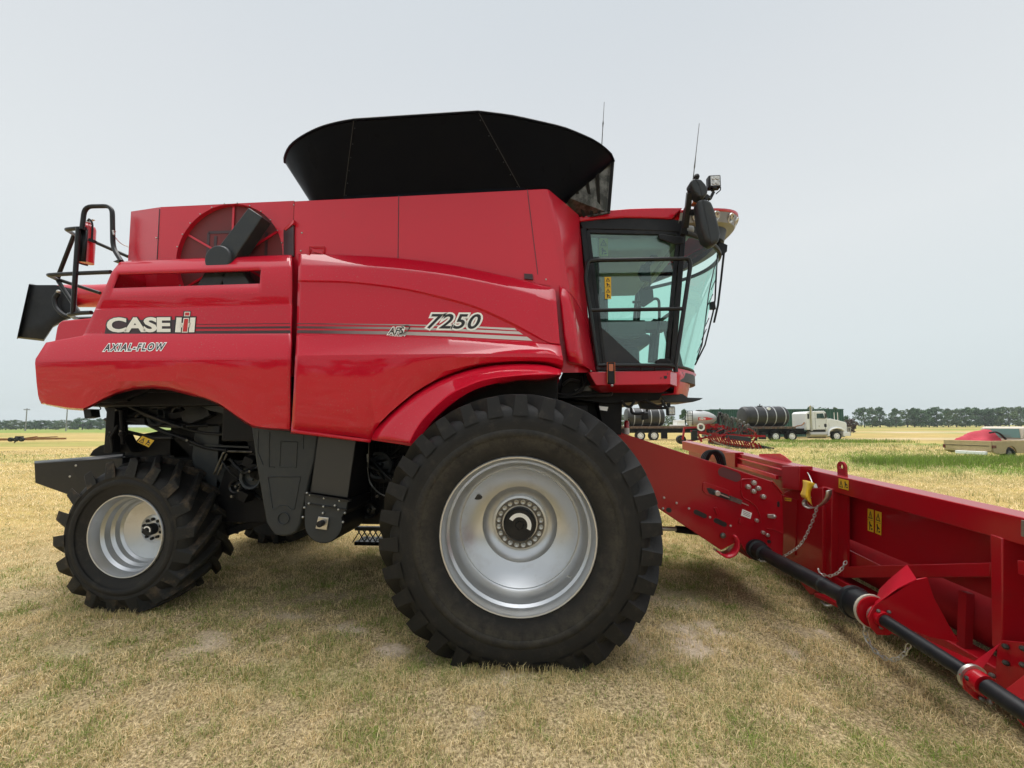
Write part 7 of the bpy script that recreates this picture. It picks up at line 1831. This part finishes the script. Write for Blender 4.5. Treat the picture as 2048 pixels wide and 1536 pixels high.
m = MB(); m.box(-0.066, -0.05, 0.10, 1.69, .755, .775); m.build('trim_strip', M['dirt_steel'], tg)
TL = mat('tail_light', (0.12, 0.015, 0.012), 0.25)
m = MB(); m.box(-0.03, 0.24, -0.012, 0.03, .66, .80); m.box(-0.065, -0.04, 1.70, 1.80, .60, .78); m.split('tail_light', TL, pk, bevel=0.01)
m = MB(); m.box(-0.22, -0.06, 0.15, 1.25, 0.34, 0.50); m.build('bumper', M['white'], pk, bevel=0.02)
m = MB(); m.box(2.40, 3.9, 0.0, 1.79, .4, 1.08); m.prism([Vector((x, 0.12, z)) for x, z in ((2.42, 1.08), (2.52, 1.62), (2.75, 1.69), (3.4, 1.69), (3.85, 1.08))], (0, 1.55, 0)); cb = m.build('cab', mat('faded_white_paint', (0.52, 0.47, 0.38), 0.5), pk, bevel=0.04, weld=False)
m = MB(); m.prism([Vector((2.415 + .094 * t, y, 1.12 + .46 * t)) for y, t in ((.22, 0), (1.57, 0), (1.50, 1), (.29, 1))], (-0.02, 0, .004)); m.build('rear_window', mat('rear_glass', (0.10, 0.19, 0.165), 0.08, coat=0.5), cb)
m = MB(); m.box(3.9, 5.2, 0.02, 1.77, .4, 1.0); m.build('bonnet', TAN, pk, bevel=0.05)
for x in (1.24, 4.55):
    m = MB(); m.lathe([(0.20, 0.04), (.24, 0), (.33, 0.01), (.36, .05), (.36, .2), (.2, .22)], (x, 0.02, .34), 'Y', 28); wl = m.build('wheel', M['rubber'], pk, smooth=40); m = MB(); m.lathe([(0.20, .05), (.1, .02), (0.0001, .02)], (x, .02, .34), 'Y', 20); m.build('rim', M['dirt_steel'], wl)
tp = thing('red_cover', 'crumpled red cover lying over the bed of the tan pickup', 'cover', cpos, rz=PRZ)
rows = []
g = np.random.default_rng(3)
for i in range(22):
    r_ = []
    for j in range(16):
        u, v = i / 21, j / 15; x = _lin(0.15, 2.2, u); y = _lin(0.5, 1.85, v)
        hgt_ = 0.55 * math.exp(-((u - .80) / .22) ** 2 - ((v - .45) / .42) ** 2) + 0.30 * math.exp(-((u - .45) / .3) ** 2 - ((v - .7) / .3) ** 2) + 0.03 * math.sin(u * 17 + v * 6) + .03 * math.sin(v * 15 - u * 5)
        edge = min(u, 1 - u, v, 1 - v); z = (zr - .30) + min(1, edge * 6) * (0.25 + hgt_)
        r_.append(Vector((x, y, z + 0.01 * g.normal())))
    rows.append(r_)
m = MB(); m.grid(rows); m.build('cloth', mat('red_canvas', (0.42, 0.028, 0.05), 0.75, bump=0.1, bscale=12), tp, smooth=70, solid=0.02)
m = MB(); m.tube(smooth_curve([Vector((1.35, .75, 1.38)), Vector((1.6, .66, 1.42)), Vector((1.85, .62, 1.3)), Vector((2.05, .55, 1.05))], 6), 0.045, 8); m.build('strap', M['ink'], tp)

# ---- rusty implement in the left field
f5 = Far(60, 43, 887)
im = thing('rusty_implement', 'long low rust orange beam implement with small black wheels in the left field', 'implement', f5.pos, rz=FRZ)
m = MB(); m.bar(f5.pt(-60, 879.5), f5.pt(133, 878), 0.16, 0.20); m.bar(f5.pt(-60, 881), f5.pt(60, 880.5, .6), 0.10, 0.12); m.bar(f5.pt(55, 877, .2), f5.pt(110, 874.5, .3), 0.10, 0.10); m.bar(f5.pt(45, 878), f5.pt(70, 874, .3), .1, .1); m.build('beam', RUST, im, weld=False)
for px in (28, 38.5, 50): farwheel(im, f5, px, 879.5, 4.2, -.3, .2, rim='dirt_steel')
m = MB(); m.bar(f5.pt(39, 879, -.1), f5.pt(38, 893, -.5), .06, .06); m.box(f5.X(34), f5.X(45), -.1, .2, f5.Z(878), f5.Z(873)); m.split('hitch', M['chassis'], im)

# ---- utility poles
WOOD = mat('pole_wood', (0.26, 0.25, 0.24), 0.9)
for px, ty, D, arm, lab in ((51.5, 816, 160, True, 'tall utility pole with crossarm above the left tree row'), (132.5, 816, 150, False, 'thin bare utility pole just below the combine tail')):
    f6 = Far(px, D, 853); h = 1.75 + (853 - ty) * f6.k
    t = thing('utility_pole', lab, 'pole', f6.pos, 'utility poles in the left distance', rz=FRZ)
    m = MB(); m.tube([(0, 0, 0), (0, 0, h)], [0.20, 0.14], 8); m.build('pole', WOOD, t)
    if arm:
        m = MB(); m.box(-1.3, 1.3, -.1, .1, h - .75, h - .5); cx_ = m.build('crossarm', WOOD, t)
        m = MB()
        for x in (-1.2, -.5, .5, 1.2): m.cyl((x, 0, h - .5), .08, .25, 'Z', 8)
        m.split('insulator', M['dirt_steel'], cx_)

# ------------------------------------------------------------------ hazy air over the whole field
hb = MB(); hb.box(-1000, 1000, -1000, 1000, -1.2, 30)
hz = hb.build('haze', [], None, smooth=0)
hm = bpy.data.materials.new('haze_air'); hm.use_nodes = True; t = hm.node_tree
t.nodes.remove(t.nodes['Principled BSDF'])
pv = t.nodes.new('ShaderNodeVolumePrincipled'); pv.inputs['Color'].default_value = (0.86, 0.92, 0.95, 1); pv.inputs['Density'].default_value = 0.00035; pv.inputs['Anisotropy'].default_value = 0.0
t.links.new(pv.outputs[0], t.nodes['Material Output'].inputs['Volume'])
hz.data.materials.append(hm); tag(hz, kind='stuff'); hz['label'] = 'thin pale haze over the field'; hz['category'] = 'haze'
